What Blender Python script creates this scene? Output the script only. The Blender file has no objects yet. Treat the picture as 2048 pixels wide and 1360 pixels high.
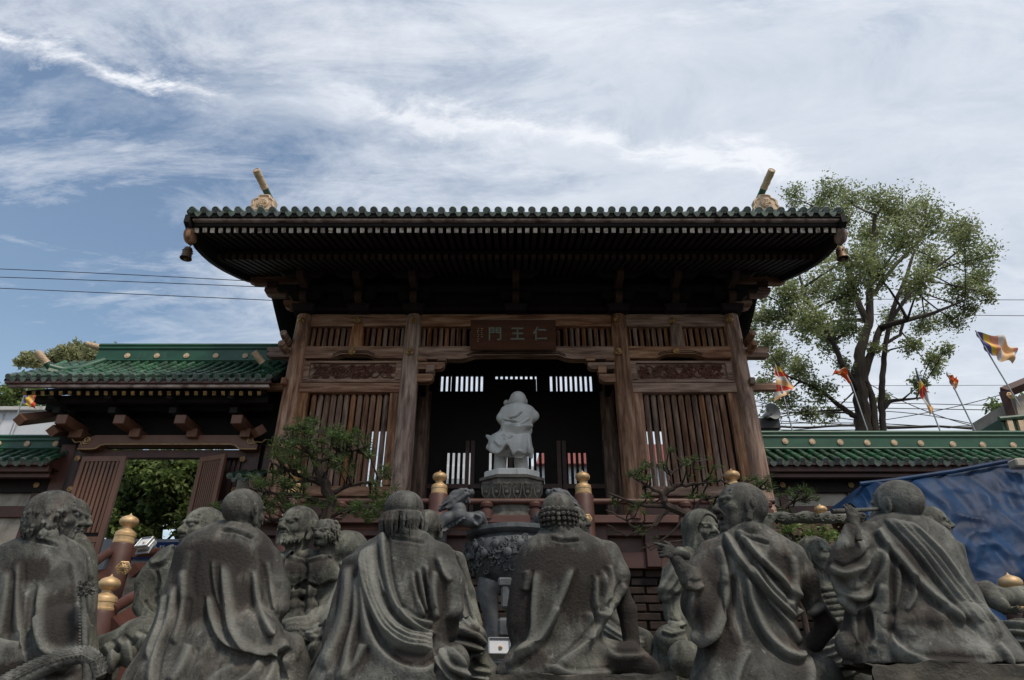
import bpy, math, random
import numpy as np
from mathutils import Vector, Matrix, Euler, noise
random.seed(7); np.random.seed(7)
SC = bpy.context.scene
COL = SC.collection
R = math.radians
# ---------------------------------------------------------------- camera
TH = R(28.6); FPX = 1320.0; EYE = 1.5
cam_d = bpy.data.cameras.new('camera'); cam = bpy.data.objects.new('camera', cam_d); COL.objects.link(cam)
cam_d.sensor_width = 36; cam_d.lens = FPX/2048*36; cam_d.clip_start = .05; cam_d.clip_end = 3000
cam.location = (0, 0, EYE); cam.rotation_euler = (R(90)+TH, 0, 0)
SC.camera = cam
# ---------------------------------------------------------------- world: sky with thin cloud
SUN_EL, SUN_AZ = R(57), R(142)       # azimuth of the sun measured from +Y clockwise: behind the camera, to the right
w = bpy.data.worlds.new("World"); SC.world = w; w.use_nodes = True
nt = w.node_tree; N = nt.nodes; L = nt.links; N.clear()
def nd(t, **k):
    n = N.new(t)
    for a, b in k.items(): setattr(n, a, b)
    return n
wo = nd('ShaderNodeOutputWorld'); bg = nd('ShaderNodeBackground'); bg.inputs['Strength'].default_value = .125
sky = nd('ShaderNodeTexSky', sky_type='NISHITA', sun_disc=False, sun_elevation=SUN_EL, sun_rotation=SUN_AZ, air_density=1.5, dust_density=.2, ozone_density=1.4)
tc = nd('ShaderNodeTexCoord'); sep = nd('ShaderNodeSeparateXYZ'); L.new(tc.outputs['Generated'], sep.inputs[0])
def wm(op, a, b=None, c=None):
    n = nd('ShaderNodeMath', operation=op)
    for i, v in enumerate((a, b, c)):
        if v is None: continue
        if isinstance(v, (int, float)): n.inputs[i].default_value = v
        else: L.new(v, n.inputs[i])
    return n.outputs[0]
zc = wm('MAXIMUM', sep.outputs[2], .06); zc = wm('ADD', zc, .12)
u = wm('DIVIDE', sep.outputs[0], zc); v = wm('DIVIDE', sep.outputs[1], zc)
comb = nd('ShaderNodeCombineXYZ'); L.new(u, comb.inputs[0]); L.new(v, comb.inputs[1])
def wnoise(scale, rot, sc, det, rough, dist, off=(0, 0, 0)):
    mp = nd('ShaderNodeMapping'); L.new(comb.outputs[0], mp.inputs[0])
    mp.inputs['Rotation'].default_value = (0, 0, R(rot)); mp.inputs['Scale'].default_value = (sc[0], sc[1], 1); mp.inputs['Location'].default_value = off
    n = nd('ShaderNodeTexNoise'); n.inputs['Scale'].default_value = scale; n.inputs['Detail'].default_value = det
    n.inputs['Roughness'].default_value = rough; n.inputs['Distortion'].default_value = dist; L.new(mp.outputs[0], n.inputs[0])
    return n.outputs[0]
def wramp(x, stops):
    r = nd('ShaderNodeValToRGB'); L.new(x, r.inputs[0]); e = r.color_ramp.elements
    while len(e) < len(stops): e.new(.5)
    for q, (p, c) in zip(e, stops):
        q.position = p; q.color = (c, c, c, 1) if isinstance(c, (int, float)) else (*c, 1)
    return r.outputs[0]
n1 = wnoise(1.3, 28, (1.0, 1.6), 11, .58, .25, (3.1, 1.7, 0))
n2 = wnoise(4.2, 34, (1.0, 1.8), 13, .66, .45, (8.0, 2.2, 0))
n3 = wnoise(.5, 0, (1, 1), 3, .5, .2, (1.0, 5.0, 0))
veil = wm('ADD', wm('MULTIPLY', n1, .56), wm('MULTIPLY', n2, .44))
bias = wm('MULTIPLY', wm('ADD', sep.outputs[0], .16), .30)       # thicker to the right
veil = wm('ADD', veil, bias)
clr = wm('MULTIPLY', wramp(wm('MULTIPLY', sep.outputs[0], -1), [(.36, 0.), (.58, 1.)]), wramp(sep.outputs[2], [(.40, 1.), (.60, 0.)]))     # a gap in the cloud low on the left
veil = wm('SUBTRACT', veil, wm('MULTIPLY', clr, .19))
low = wm('MULTIPLY', wm('SUBTRACT', .30, sep.outputs[2]), -.25)
vm = wramp(wm('ADD', veil, wm('MULTIPLY', wm('SUBTRACT', n3, .5), .22)), [(.32, .04), (.43, .50), (.58, .95)])
# bright wisps: a narrow streak across the sky
wx = wnoise(2.6, 30, (.7, 2.2), 13, .70, .5, (2.0, 9.4, 0))
wisp = wramp(wm('ADD', wx, wm('MULTIPLY', wm('SUBTRACT', n3, .5), .5)), [(.54, 0.), (.68, .35), (.80, .6)])
def streak(u0, v0, sl, ua, ub, wd, k):
    d = wm('SUBTRACT', v, wm('ADD', wm('MULTIPLY', wm('SUBTRACT', u, u0), sl), v0))
    d = wm('ABSOLUTE', wm('ADD', d, wm('MULTIPLY', wm('SUBTRACT', n2, .5), .16)))
    d = wm('ADD', wm('DIVIDE', d, wd), wm('MULTIPLY', wm('SUBTRACT', n2b, .5), 3.2))
    e = wramp(wm('DIVIDE', wm('SUBTRACT', u, ua), ub-ua), [(.0, 0.), (.12, 1.), (.85, 1.), (1., 0.)])
    return wm('MULTIPLY', wm('MULTIPLY', wramp(d, [(.05, 1.), (.55, .35), (1., 0.)]), e), k)
n2b = wnoise(9., 30, (.8, 1.8), 12, .7, .6, (4.0, 1.0, 0))
wisp = wm('MAXIMUM', wisp, wm('MAXIMUM', streak(-.269, .775, .16, -.34, .62, .045, .62), streak(-.746, .635, .384, -.86, -.44, .035, .85)))
ccol = nd('ShaderNodeMixRGB'); L.new(n2, ccol.inputs[0]); ccol.inputs[1].default_value = (3.6, 4.25, 5.2, 1); ccol.inputs[2].default_value = (7.4, 7.7, 8.2, 1)
mx = nd('ShaderNodeMixRGB'); L.new(vm, mx.inputs[0]); L.new(sky.outputs[0], mx.inputs[1]); L.new(ccol.outputs[0], mx.inputs[2])
mx2 = nd('ShaderNodeMixRGB'); L.new(wisp, mx2.inputs[0]); L.new(mx.outputs[0], mx2.inputs[1]); mx2.inputs[2].default_value = (8.3, 8.4, 8.7, 1)
# bright haze near the horizon
hz = nd('ShaderNodeMixRGB'); L.new(wm('MULTIPLY', wramp(sep.outputs[2], [(.0, .95), (.22, .55), (.42, .0)]), wramp(sep.outputs[0], [(.0, .12), (.12, .35), (.35, 1.)])), hz.inputs[0]); L.new(mx2.outputs[0], hz.inputs[1]); hz.inputs[2].default_value = (6.4, 7.0, 7.4, 1)
L.new(hz.outputs[0], bg.inputs[0]); L.new(bg.outputs[0], wo.inputs[0])
# ---------------------------------------------------------------- sun (veiled: soft)
sd = bpy.data.lights.new('sun', 'SUN'); sun = bpy.data.objects.new('sun', sd); COL.objects.link(sun)
sd.energy = 2.7; sd.angle = R(12); sd.color = (1, .90, .76)
sdir = Vector((math.sin(SUN_AZ)*math.cos(SUN_EL), math.cos(SUN_AZ)*math.cos(SUN_EL), math.sin(SUN_EL)))
sun.rotation_euler = sdir.to_track_quat('Z', 'Y').to_euler(); sun.location = (5, -5, 20)
SC.view_settings.view_transform = 'Standard'; SC.view_settings.look = 'None'; SC.view_settings.gamma = 1; SC.view_settings.exposure = 0
SC.view_settings.use_curve_mapping = False
# ---------------------------------------------------------------- helpers
CT, ST = math.cos(TH), math.sin(TH)
def at(px, py, Y):
    "world point at depth Y on the sight line of a photo pixel: used to lay things out at real depths"
    v = (680-py)/FPX; yc = CT - v*ST; t = Y/yc
    return Vector(((px-1024)/FPX*t, Y, EYE + t*(ST+v*CT)))
def zat(py, Y): return at(1024, py, Y).z
def sc_at(py, Y): return Y/(CT-(680-py)/FPX*ST)/FPX      # metres per photo pixel
def wloc(o):
    v = Vector((0, 0, 0))
    while o: v += o.location; o = o.parent
    return v
def thing(name, label, cat, loc=(0, 0, 0), group=None):
    o = bpy.data.objects.new(name, None); COL.objects.link(o); o.location = loc; o.empty_display_size = .1
    o['label'] = label; o['category'] = cat
    if group: o['group'] = group
    return o
def tag(o, label=None, cat=None, group=None, kind=None):
    for k, x in (('label', label), ('category', cat), ('group', group), ('kind', kind)):
        if x: o[k] = x
    return o
def mesh_np(name, V, F, smooth=False, mat=None):
    me = bpy.data.meshes.new(name)
    V = np.asarray(V, dtype=np.float32); F = np.asarray(F, dtype=np.int32)
    me.vertices.add(len(V)); me.vertices.foreach_set('co', V.ravel())
    k = F.shape[1]; me.loops.add(F.size); me.loops.foreach_set('vertex_index', F.ravel())
    me.polygons.add(len(F)); me.polygons.foreach_set('loop_start', np.arange(0, F.size, k, dtype=np.int32))
    me.polygons.foreach_set('loop_total', np.full(len(F), k, dtype=np.int32))
    me.update(calc_edges=True)
    if smooth: me.polygons.foreach_set('use_smooth', np.ones(len(F), bool))
    if mat: me.materials.append(mat)
    return me
def link(name, me, parent=None, loc=(0, 0, 0), rot=(0, 0, 0), scale=None):
    o = bpy.data.objects.new(name, me); COL.objects.link(o); o.location = loc; o.rotation_euler = rot
    if scale: o.scale = scale
    if parent: o.parent = parent
    return o
class MB:
    def __init__(s): s.v = []; s.f = []; s.m = []; s.cur = 0
    def add(s, vs, fs):
        b = len(s.v); s.v += [tuple(x) for x in vs]; s.f += [tuple(b+i for i in q) for q in fs]; s.m += [s.cur]*len(fs); return s
    def box(s, c, d, rot=None, ch=0., top=1.):
        "box centred at c, size d, optional rotation (euler), chamfer ch, top scale"
        M = (Euler(rot).to_matrix() if rot else Matrix.Identity(3)); c = Vector(c)
        hx, hy, hz = d[0]/2, d[1]/2, d[2]/2
        if ch <= 0:
            vs = []
            for z in (-1, 1):
                k = top if z > 0 else 1
                for x, y in ((-1, -1), (1, -1), (1, 1), (-1, 1)): vs.append(c + M @ Vector((x*hx*k, y*hy*k, z*hz)))
            return s.add(vs, [(3, 2, 1, 0), (4, 5, 6, 7), (0, 1, 5, 4), (1, 2, 6, 5), (2, 3, 7, 6), (3, 0, 4, 7)])
        ch = min(ch, hx*.9, hy*.9, hz*.9)
        idx = {}; vs = []
        for x in (-1, 1):
            for y in (-1, 1):
                for z in (-1, 1):
                    k = top if z > 0 else 1
                    for a in range(3):
                        q = [x*(hx-ch)*k, y*(hy-ch)*k, z*(hz-ch)]; q[a] = (x*hx*k, y*hy*k, z*hz)[a]
                        idx[(x, y, z, a)] = len(vs); vs.append(c + M @ Vector(q))
        fs = []
        for a in range(3):
            b, e = (a+1) % 3, (a+2) % 3
            for sg in (-1, 1):
                q = []
                for p, r in ((-1, -1), (1, -1), (1, 1), (-1, 1)):
                    k = [0, 0, 0]; k[a] = sg; k[b] = p; k[e] = r; q.append(idx[(*k, a)])
                fs.append(tuple(q if sg > 0 else q[::-1]))
        for a in range(3):       # edges along axis a
            b, e = (a+1) % 3, (a+2) % 3
            for p in (-1, 1):
                for r in (-1, 1):
                    k0 = [0, 0, 0]; k0[a] = -1; k0[b] = p; k0[e] = r; k1 = list(k0); k1[a] = 1
                    q = [idx[(*k0, b)], idx[(*k1, b)], idx[(*k1, e)], idx[(*k0, e)]]
                    fs.append(tuple(q if p*r < 0 else q[::-1]))
        for x in (-1, 1):
            for y in (-1, 1):
                for z in (-1, 1):
                    q = [idx[(x, y, z, a)] for a in range(3)]; fs.append(tuple(q if x*y*z > 0 else q[::-1]))
        return s.add(vs, fs)
    def tube(s, pts, rad, n=8, cap=True, sq=1.):
        pts = [Vector(p) for p in pts]
        if isinstance(rad, (int, float)): rad = [rad]*len(pts)
        vs = []; fs = []; up = None
        for i, p in enumerate(pts):
            t = (pts[min(i+1, len(pts)-1)] - pts[max(i-1, 0)])
            t = t.normalized() if t.length > 1e-9 else Vector((0, 0, 1))
            if up is None: up = Vector((0, 0, 1)) if abs(t.z) < .9 else Vector((0, 1, 0))
            a = t.cross(up); a = a.normalized() if a.length > 1e-6 else t.orthogonal().normalized()
            b = a.cross(t).normalized(); up = b
            for k in range(n):
                an = 2*math.pi*k/n; vs.append(p + (a*math.cos(an) + b*math.sin(an)*sq)*rad[i])
        for i in range(len(pts)-1):
            for k in range(n):
                k2 = (k+1) % n; fs.append((i*n+k, i*n+k2, (i+1)*n+k2, (i+1)*n+k))
        if cap:
            fs.append(tuple(range(n))[::-1]); fs.append(tuple((len(pts)-1)*n+k for k in range(n)))
        return s.add(vs, fs)
    def lathe(s, c, prof, n=20, axis=None):
        "prof: (r, z) list; axis: optional direction"
        c = Vector(c); M = (Vector(axis).normalized().to_track_quat('Z', 'Y').to_matrix() if axis else Matrix.Identity(3))
        vs = []; fs = []
        for r, z in prof:
            for k in range(n):
                a = 2*math.pi*k/n; vs.append(c + M @ Vector((r*math.cos(a), r*math.sin(a), z)))
        for i in range(len(prof)-1):
            for k in range(n):
                k2 = (k+1) % n; fs.append((i*n+k, i*n+k2, (i+1)*n+k2, (i+1)*n+k))
        fs.append(tuple(range(n))[::-1]); fs.append(tuple((len(prof)-1)*n+k for k in range(n)))
        return s.add(vs, fs)
    def prism(s, poly, y0, y1, M=None):
        "polygon in XZ extruded along Y"
        n = len(poly); vs = [Vector((x, y0, z)) for x, z in poly] + [Vector((x, y1, z)) for x, z in poly]
        if M: vs = [M @ q for q in vs]
        fs = [tuple(range(n)), tuple(range(n, 2*n))[::-1]] + [(i, i+n, (i+1) % n+n, (i+1) % n) for i in range(n)]
        return s.add(vs, fs)
    def strip(s, up, lo, y0, y1):
        "solid between an upper and a lower XZ polyline (same length)"
        n = len(up); vs = [(x, y0, z) for x, z in up]+[(x, y0, z) for x, z in lo]+[(x, y1, z) for x, z in up]+[(x, y1, z) for x, z in lo]; fs = []
        for i in range(n-1):
            fs += [(i, i+1, n+i+1, n+i)[::-1], (2*n+i, 2*n+i+1, 3*n+i+1, 3*n+i), (i, i+1, 2*n+i+1, 2*n+i), (n+i, n+i+1, 3*n+i+1, 3*n+i)[::-1]]
        fs += [(0, n, 3*n, 2*n), (n-1, 3*n-1, 4*n-1, 2*n-1)]
        return s.add(vs, fs)
    def mesh(s, name, mats, smooth=False, off=(0, 0, 0)):
        me = bpy.data.meshes.new(name); o = Vector(off)
        me.from_pydata([tuple(Vector(p)-o) for p in s.v], [], s.f)
        for m in (mats if isinstance(mats, (list, tuple)) else [mats]): me.materials.append(m)
        if s.cur or any(s.m): me.polygons.foreach_set('material_index', s.m)
        if smooth:
            me.polygons.foreach_set('use_smooth', [True]*len(me.polygons))
            try: me.set_sharp_from_angle(angle=R(38 if smooth is True else smooth))
            except Exception: pass
        me.update(); return me
    def build(s, name, mats, parent=None, smooth=False):
        off = wloc(parent) if parent else Vector((0, 0, 0))
        return link(name, s.mesh(name, mats, smooth, off), parent)
    def struct(s, name, mats, smooth=False, kind='structure'):
        o = s.build(name, mats, None, smooth); o['kind'] = kind; return o
# ---------------------------------------------------------------- materials
def lin(h):
    c = [int(h[i:i+2], 16)/255 for i in (0, 2, 4)]
    return tuple(((x/12.92) if x <= .04045 else ((x+.055)/1.055)**2.4) for x in c)
def mat(name, stops, scale=(6, 6, 6), det=6, rough=.7, bump=.2, bsc=None, metal=0., rnd=0., rough2=None, layer=None, dist=.3, nrough=.6, sub=None, hue=None, spec=.5, emit=None):
    "stops: [(pos, rgb)] ramp driven by noise; layer: (stops-mask pos0,pos1, colour, scale) second stain layer"
    m = bpy.data.materials.new(name); m.use_nodes = True; t = m.node_tree; N = t.nodes; L = t.links
    bs = N['Principled BSDF']; tcn = N.new('ShaderNodeTexCoord'); oi = N.new('ShaderNodeObjectInfo')
    av = N.new('ShaderNodeVectorMath'); av.operation = 'MULTIPLY_ADD'
    L.new(oi.outputs['Random'], av.inputs[0]); av.inputs[1].default_value = (31, 17, 23); L.new(tcn.outputs['Object'], av.inputs[2])
    def noise_(sc, d, r=.6, ds=.3):
        mp = N.new('ShaderNodeMapping'); L.new(av.outputs[0], mp.inputs[0]); mp.inputs['Scale'].default_value = sc
        n = N.new('ShaderNodeTexNoise'); n.inputs['Scale'].default_value = 1; n.inputs['Detail'].default_value = d
        n.inputs['Roughness'].default_value = r; n.inputs['Distortion'].default_value = ds; L.new(mp.outputs[0], n.inputs[0]); return n.outputs[0]
    n = noise_(scale, det, nrough, dist)
    rp = N.new('ShaderNodeValToRGB'); L.new(n, rp.inputs[0]); e = rp.color_ramp.elements
    while len(e) < len(stops): e.new(.5)
    for q, (p, c) in zip(e, stops): q.position = p; q.color = (*c, 1)
    out = rp.outputs[0]
    for ly in (layer or []):
        p0, p1, col, sc = ly[:4]; k = ly[4] if len(ly) > 4 else 1.
        n2 = noise_(sc, 8, .65, .5); mr = N.new('ShaderNodeMapRange'); L.new(n2, mr.inputs[0]); mr.inputs[1].default_value = p0; mr.inputs[2].default_value = p1; mr.inputs[4].default_value = k
        mx = N.new('ShaderNodeMixRGB'); L.new(mr.outputs[0], mx.inputs[0]); L.new(out, mx.inputs[1]); mx.inputs[2].default_value = (*col, 1); out = mx.outputs[0]
    if rnd or hue:
        hs = N.new('ShaderNodeHueSaturation'); L.new(out, hs.inputs['Color'])
        mr = N.new('ShaderNodeMapRange'); L.new(oi.outputs['Random'], mr.inputs[0]); mr.inputs[3].default_value = 1-rnd; mr.inputs[4].default_value = 1+rnd; L.new(mr.outputs[0], hs.inputs['Value'])
        if hue:
            wn = N.new('ShaderNodeTexWhiteNoise'); wn.noise_dimensions = '1D'; L.new(oi.outputs['Random'], wn.inputs['W'])
            m2 = N.new('ShaderNodeMapRange'); L.new(wn.outputs[0], m2.inputs[0]); m2.inputs[3].default_value = 1-hue; m2.inputs[4].default_value = 1+hue; L.new(m2.outputs[0], hs.inputs['Saturation'])
        out = hs.outputs[0]
    L.new(out, bs.inputs['Base Color'])
    bs.inputs['Metallic'].default_value = metal; bs.inputs['Specular IOR Level'].default_value = spec
    if rough2 is not None:
        mr = N.new('ShaderNodeMapRange'); L.new(n, mr.inputs[0]); mr.inputs[3].default_value = rough; mr.inputs[4].default_value = rough2; L.new(mr.outputs[0], bs.inputs['Roughness'])
    else: bs.inputs['Roughness'].default_value = rough
    if sub: bs.inputs['Transmission Weight'].default_value = 0
    if bump:
        bp = N.new('ShaderNodeBump'); bp.inputs['Strength'].default_value = bump; bp.inputs['Distance'].default_value = .02
        L.new(noise_(bsc or tuple(x*2.5 for x in scale), 8, .65, .2), bp.inputs['Height']); L.new(bp.outputs[0], bs.inputs['Normal'])
    return m
M = {}
M['wood'] = mat('weathered_wood', [(.34, (.105, .048, .028)), (.5, (.265, .142, .088)), (.66, (.42, .27, .18))], (14, 14, 1.6), 8, .75, .35, (40, 40, 3), rnd=.2, hue=.3,
                layer=[(.52, .66, (.07, .030, .018), (3, 3, .8), .8), (.60, .74, (.30, .20, .145), (22, 22, 1.2), .5)])
M['beam'] = mat('weathered_beam', [(.34, (.10, .048, .029)), (.5, (.25, .138, .090)), (.66, (.39, .26, .185))], (1.6, 14, 14), 8, .75, .35, (3, 40, 40), rnd=.15, hue=.2,
                layer=[(.56, .74, (.06, .024, .015), (1, 5, 5), .75), (.62, .8, (.28, .20, .155), (1.4, 20, 20), .5)])
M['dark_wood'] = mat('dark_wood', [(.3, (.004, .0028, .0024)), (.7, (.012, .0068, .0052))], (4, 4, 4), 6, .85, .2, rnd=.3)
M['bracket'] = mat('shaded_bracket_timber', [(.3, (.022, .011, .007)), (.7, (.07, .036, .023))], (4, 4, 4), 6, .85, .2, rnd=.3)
M['red_wood'] = mat('red_brown_paint', [(.35, (.046, .015, .010)), (.65, (.092, .034, .024))], (2, 2, 2), 6, .55, .12, (9, 9, 9), rnd=.15, layer=[(.6, .75, (.028, .010, .008), (1.5, 1.5, 4), .6)])
M['door'] = mat('brown_paint', [(.3, (.135, .058, .033)), (.7, (.185, .084, .050))], (6, 6, 1.5), 6, .5, .1, rnd=.1)
M['carve'] = mat('carved_wood', [(.3, (.06, .020, .012)), (.6, (.145, .055, .034)), (.8, (.17, .09, .06))], (12, 12, 12), 6, .7, .3)
M['gold'] = mat('gold_paint', [(.3, (.36, .23, .11)), (.5, (.52, .35, .18)), (.7, (.62, .43, .24))], (9, 9, 5), 8, .42, .14, (40, 40, 40), metal=.45, rnd=.1, rough2=.65, layer=[(.58, .68, (.17, .11, .06), (14, 14, 5), .6)])
M['old_gold'] = mat('tarnished_brass', [(.35, (.14, .075, .03)), (.6, (.42, .26, .10))], (14, 14, 14), 5, .45, .15, metal=.7)
M['cream'] = mat('cream_ceramic', [(.3, (.50, .35, .22)), (.7, (.66, .49, .33))], (14, 14, 14), 6, .6, .25, rnd=.1)
M['tile'] = mat('green_glazed_tile', [(.31, (.016, .052, .028)), (.5, (.032, .092, .050)), (.68, (.075, .14, .085))], (9, 9, 9), 6, .38, .12, rnd=.42, hue=.25, layer=[(.55, .72, (.08, .10, .085), (14, 14, 14), .6)])
M['tile_end'] = mat('weathered_tile_end', [(.35, (.045, .066, .052)), (.65, (.125, .152, .130))], (9, 9, 9), 6, .55, .15, rnd=.4, hue=.3, layer=[(.55, .7, (.19, .20, .17), (20, 20, 20), .6)])
M['green'] = mat('green_paint', [(.33, (.010, .055, .028)), (.67, (.022, .098, .050))], (1.5, 3, 3), 6, .42, .06, (8, 8, 8), layer=[(.6, .74, (.10, .14, .12), (5, 5, 1.5), .35)])
M['eave_pale'] = mat('weathered_eave_board', [(.34, (.14, .09, .075)), (.48, (.36, .27, .24)), (.64, (.55, .47, .43))], (5, 5, 5), 8, .8, .3)
M['rafter_end'] = mat('worn_white_paint', [(.38, (.16, .11, .08)), (.5, (.42, .36, .30)), (.7, (.62, .58, .52))], (16, 16, 16), 7, .8, .2, rnd=.4)
M['stucco'] = mat('stained_stucco', [(.3, (.22, .19, .155)), (.6, (.37, .33, .28)), (.8, (.44, .40, .35))], (2.2, 2.2, 2.2), 9, .9, .4, (20, 20, 20), layer=[(.56, .72, (.10, .085, .065), (2.5, 2.5, 1), .6)])
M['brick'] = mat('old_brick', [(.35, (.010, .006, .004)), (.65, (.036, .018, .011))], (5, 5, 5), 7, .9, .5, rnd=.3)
M['rock'] = mat('rough_rock', [(.3, (.030, .027, .022)), (.55, (.085, .075, .060)), (.75, (.15, .13, .105))], (4, 4, 9), 9, .9, 1., (16, 16, 16))
def stone(name, tint=(1, 1, 1), red=.5):
    T = lambda c: tuple(a*b for a, b in zip(c, tint))
    m = mat(name, [(.36, T((.034, .0335, .030))), (.46, T((.064, .0635, .056))), (.55, T((.110, .110, .098))), (.65, T((.195, .195, .174)))], (5, 5, 3.4), 10, .85, .55, (60, 60, 60),
        layer=[(.60, .70, (.085, .10, .055), (4, 4, 4), .35), (.62, .68, (.33, .33, .30), (28, 28, 22), .35), (.53, .63, (.018, .015, .012), (22, 22, 6), .6)], nrough=.66)
    t = m.node_tree; N = t.nodes; L = t.links; bs = N['Principled BSDF']; src = bs.inputs['Base Color'].links[0].from_socket
    at_ = N.new('ShaderNodeAttribute'); at_.attribute_name = 'stain'; tcn = N.new('ShaderNodeTexCoord')  # mask of stained patches that also puts shade on the backs into the colour
    def layer(src, sc, k, p0, p1, col, a):
        mp = N.new('ShaderNodeMapping'); mp.inputs['Scale'].default_value = sc; L.new(tcn.outputs['Object'], mp.inputs[0])
        n = N.new('ShaderNodeTexNoise'); n.inputs['Scale'].default_value = 1; n.inputs['Detail'].default_value = 9; n.inputs['Roughness'].default_value = .7; L.new(mp.outputs[0], n.inputs[0])
        ma = N.new('ShaderNodeMath'); ma.operation = 'MULTIPLY_ADD'; L.new(at_.outputs['Fac'], ma.inputs[0]); ma.inputs[1].default_value = k; L.new(n.outputs[0], ma.inputs[2])
        mr = N.new('ShaderNodeMapRange'); L.new(ma.outputs[0], mr.inputs[0]); mr.inputs[1].default_value = p0; mr.inputs[2].default_value = p1; mr.inputs[4].default_value = a
        mx = N.new('ShaderNodeMixRGB'); L.new(mr.outputs[0], mx.inputs[0]); L.new(src, mx.inputs[1]); mx.inputs[2].default_value = (*col, 1); return mx.outputs[0]
    o = layer(src, (7, 7, 2), .34, .60, .76, (.075, .044, .032), red)
    o = layer(o, (10, 10, 2.2), .50, .62, .80, (.016, .0125, .010), .92)
    aw = N.new('ShaderNodeAttribute'); aw.attribute_name = 'fold_highlight'; mw = N.new('ShaderNodeMath'); mw.operation = 'MULTIPLY'; L.new(aw.outputs['Fac'], mw.inputs[0]); mw.inputs[1].default_value = .42  # light catching the fold ridges, painted in as a paler colour
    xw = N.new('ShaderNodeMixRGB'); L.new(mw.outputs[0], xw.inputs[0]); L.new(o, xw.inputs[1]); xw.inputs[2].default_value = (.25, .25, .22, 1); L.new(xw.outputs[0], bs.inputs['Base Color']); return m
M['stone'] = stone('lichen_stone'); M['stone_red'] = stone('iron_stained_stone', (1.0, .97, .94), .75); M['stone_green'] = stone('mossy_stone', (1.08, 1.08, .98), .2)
M['stone_pale'] = mat('pale_granite', [(.3, (.44, .43, .41)), (.7, (.62, .61, .59))], (5, 5, 2), 8, .8, .25, (40, 40, 40), layer=[(.56, .7, (.20, .15, .12), (5, 5, 1), .5)])
M['stone_dark'] = mat('dark_granite', [(.3, (.035, .037, .040)), (.6, (.088, .093, .10)), (.8, (.15, .155, .165))], (8, 8, 8), 8, .6, .35, (30, 30, 30))
M['ped'] = mat('stained_pedestal', [(.3, (.05, .046, .038)), (.6, (.14, .13, .11)), (.8, (.22, .20, .175))], (6, 6, 3), 8, .85, .4, (30, 30, 30))
M['ground'] = mat('paved_ground', [(.3, (.045, .042, .036)), (.7, (.09, .085, .075))], (.6, .6, .6), 8, .9, .2)
M['bark'] = mat('tree_bark', [(.3, (.016, .012, .009)), (.7, (.060, .045, .034))], (8, 8, 2), 7, .95, .6)
M['bark2'] = mat('pine_bark', [(.3, (.014, .009, .007)), (.7, (.055, .036, .027))], (12, 12, 5), 7, .95, .6)
M['wire'] = mat('black_cable', [(.3, (.012, .012, .013)), (.7, (.02, .02, .02))], (2, 2, 2), 2, .6, 0)
M['tarp'] = mat('blue_tarpaulin', [(.35, (.004, .017, .050)), (.5, (.005, .028, .082)), (.66, (.008, .042, .115))], (2.5, 2.5, 2.5), 8, .55, .35, (14, 14, 14), spec=.2)
M['white'] = mat('white_painted_wall', [(.3, (.55, .57, .60)), (.7, (.70, .72, .75))], (1, 1, 1), 5, .8, .1)
M['redroof'] = mat('red_metal_roof', [(.3, (.36, .10, .09)), (.7, (.48, .15, .13))], (2, 2, 2), 4, .5, .1)
M['grey_metal'] = mat('grey_metal', [(.3, (.25, .26, .27)), (.7, (.42, .43, .44))], (6, 6, 6), 4, .4, .05, metal=.5)
M['sign_blue'] = mat('blue_banner', [(.3, (.012, .05, .20)), (.7, (.018, .065, .25))], (2, 2, 2), 3, .6, 0)
M['white_print'] = mat('white_lettering', [(.3, (.7, .7, .7)), (.7, (.8, .8, .8))], (2, 2, 2), 2, .6, 0)
M['board'] = mat('lacquered_board', [(.3, (.045, .016, .008)), (.7, (.085, .030, .014))], (1.5, 6, 10), 7, .6, .1, spec=.15)
M['carved_letter'] = mat('grey_green_lettering', [(.3, (.10, .11, .085)), (.7, (.17, .18, .14))], (20, 20, 20), 4, .7, .1)
M['bronze'] = mat('aged_bronze', [(.3, (.08, .05, .03)), (.7, (.22, .14, .085))], (18, 18, 18), 6, .5, .3, metal=.6)
M['flag_or'] = mat('orange_cloth', [(.3, (.70, .17, .02)), (.7, (.85, .27, .04))], (5, 5, 5), 4, .9, .1)
for k, c in dict(blue=(.11, .10, .27), yel=(.80, .52, .06), red=(.62, .06, .03), wht=(.72, .70, .66), ora=(.84, .50, .24), redor=(.75, .13, .02), pred=(.72, .30, .20)).items():
    M['f_'+k] = mat('flag_cloth_'+{'yel': 'yellow', 'wht': 'white', 'ora': 'pale_orange', 'redor': 'red_orange'}.get(k, k), [(.3, tuple(x*.8 for x in c)), (.7, c)], (5, 5, 5), 4, .9, .1)
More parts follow.
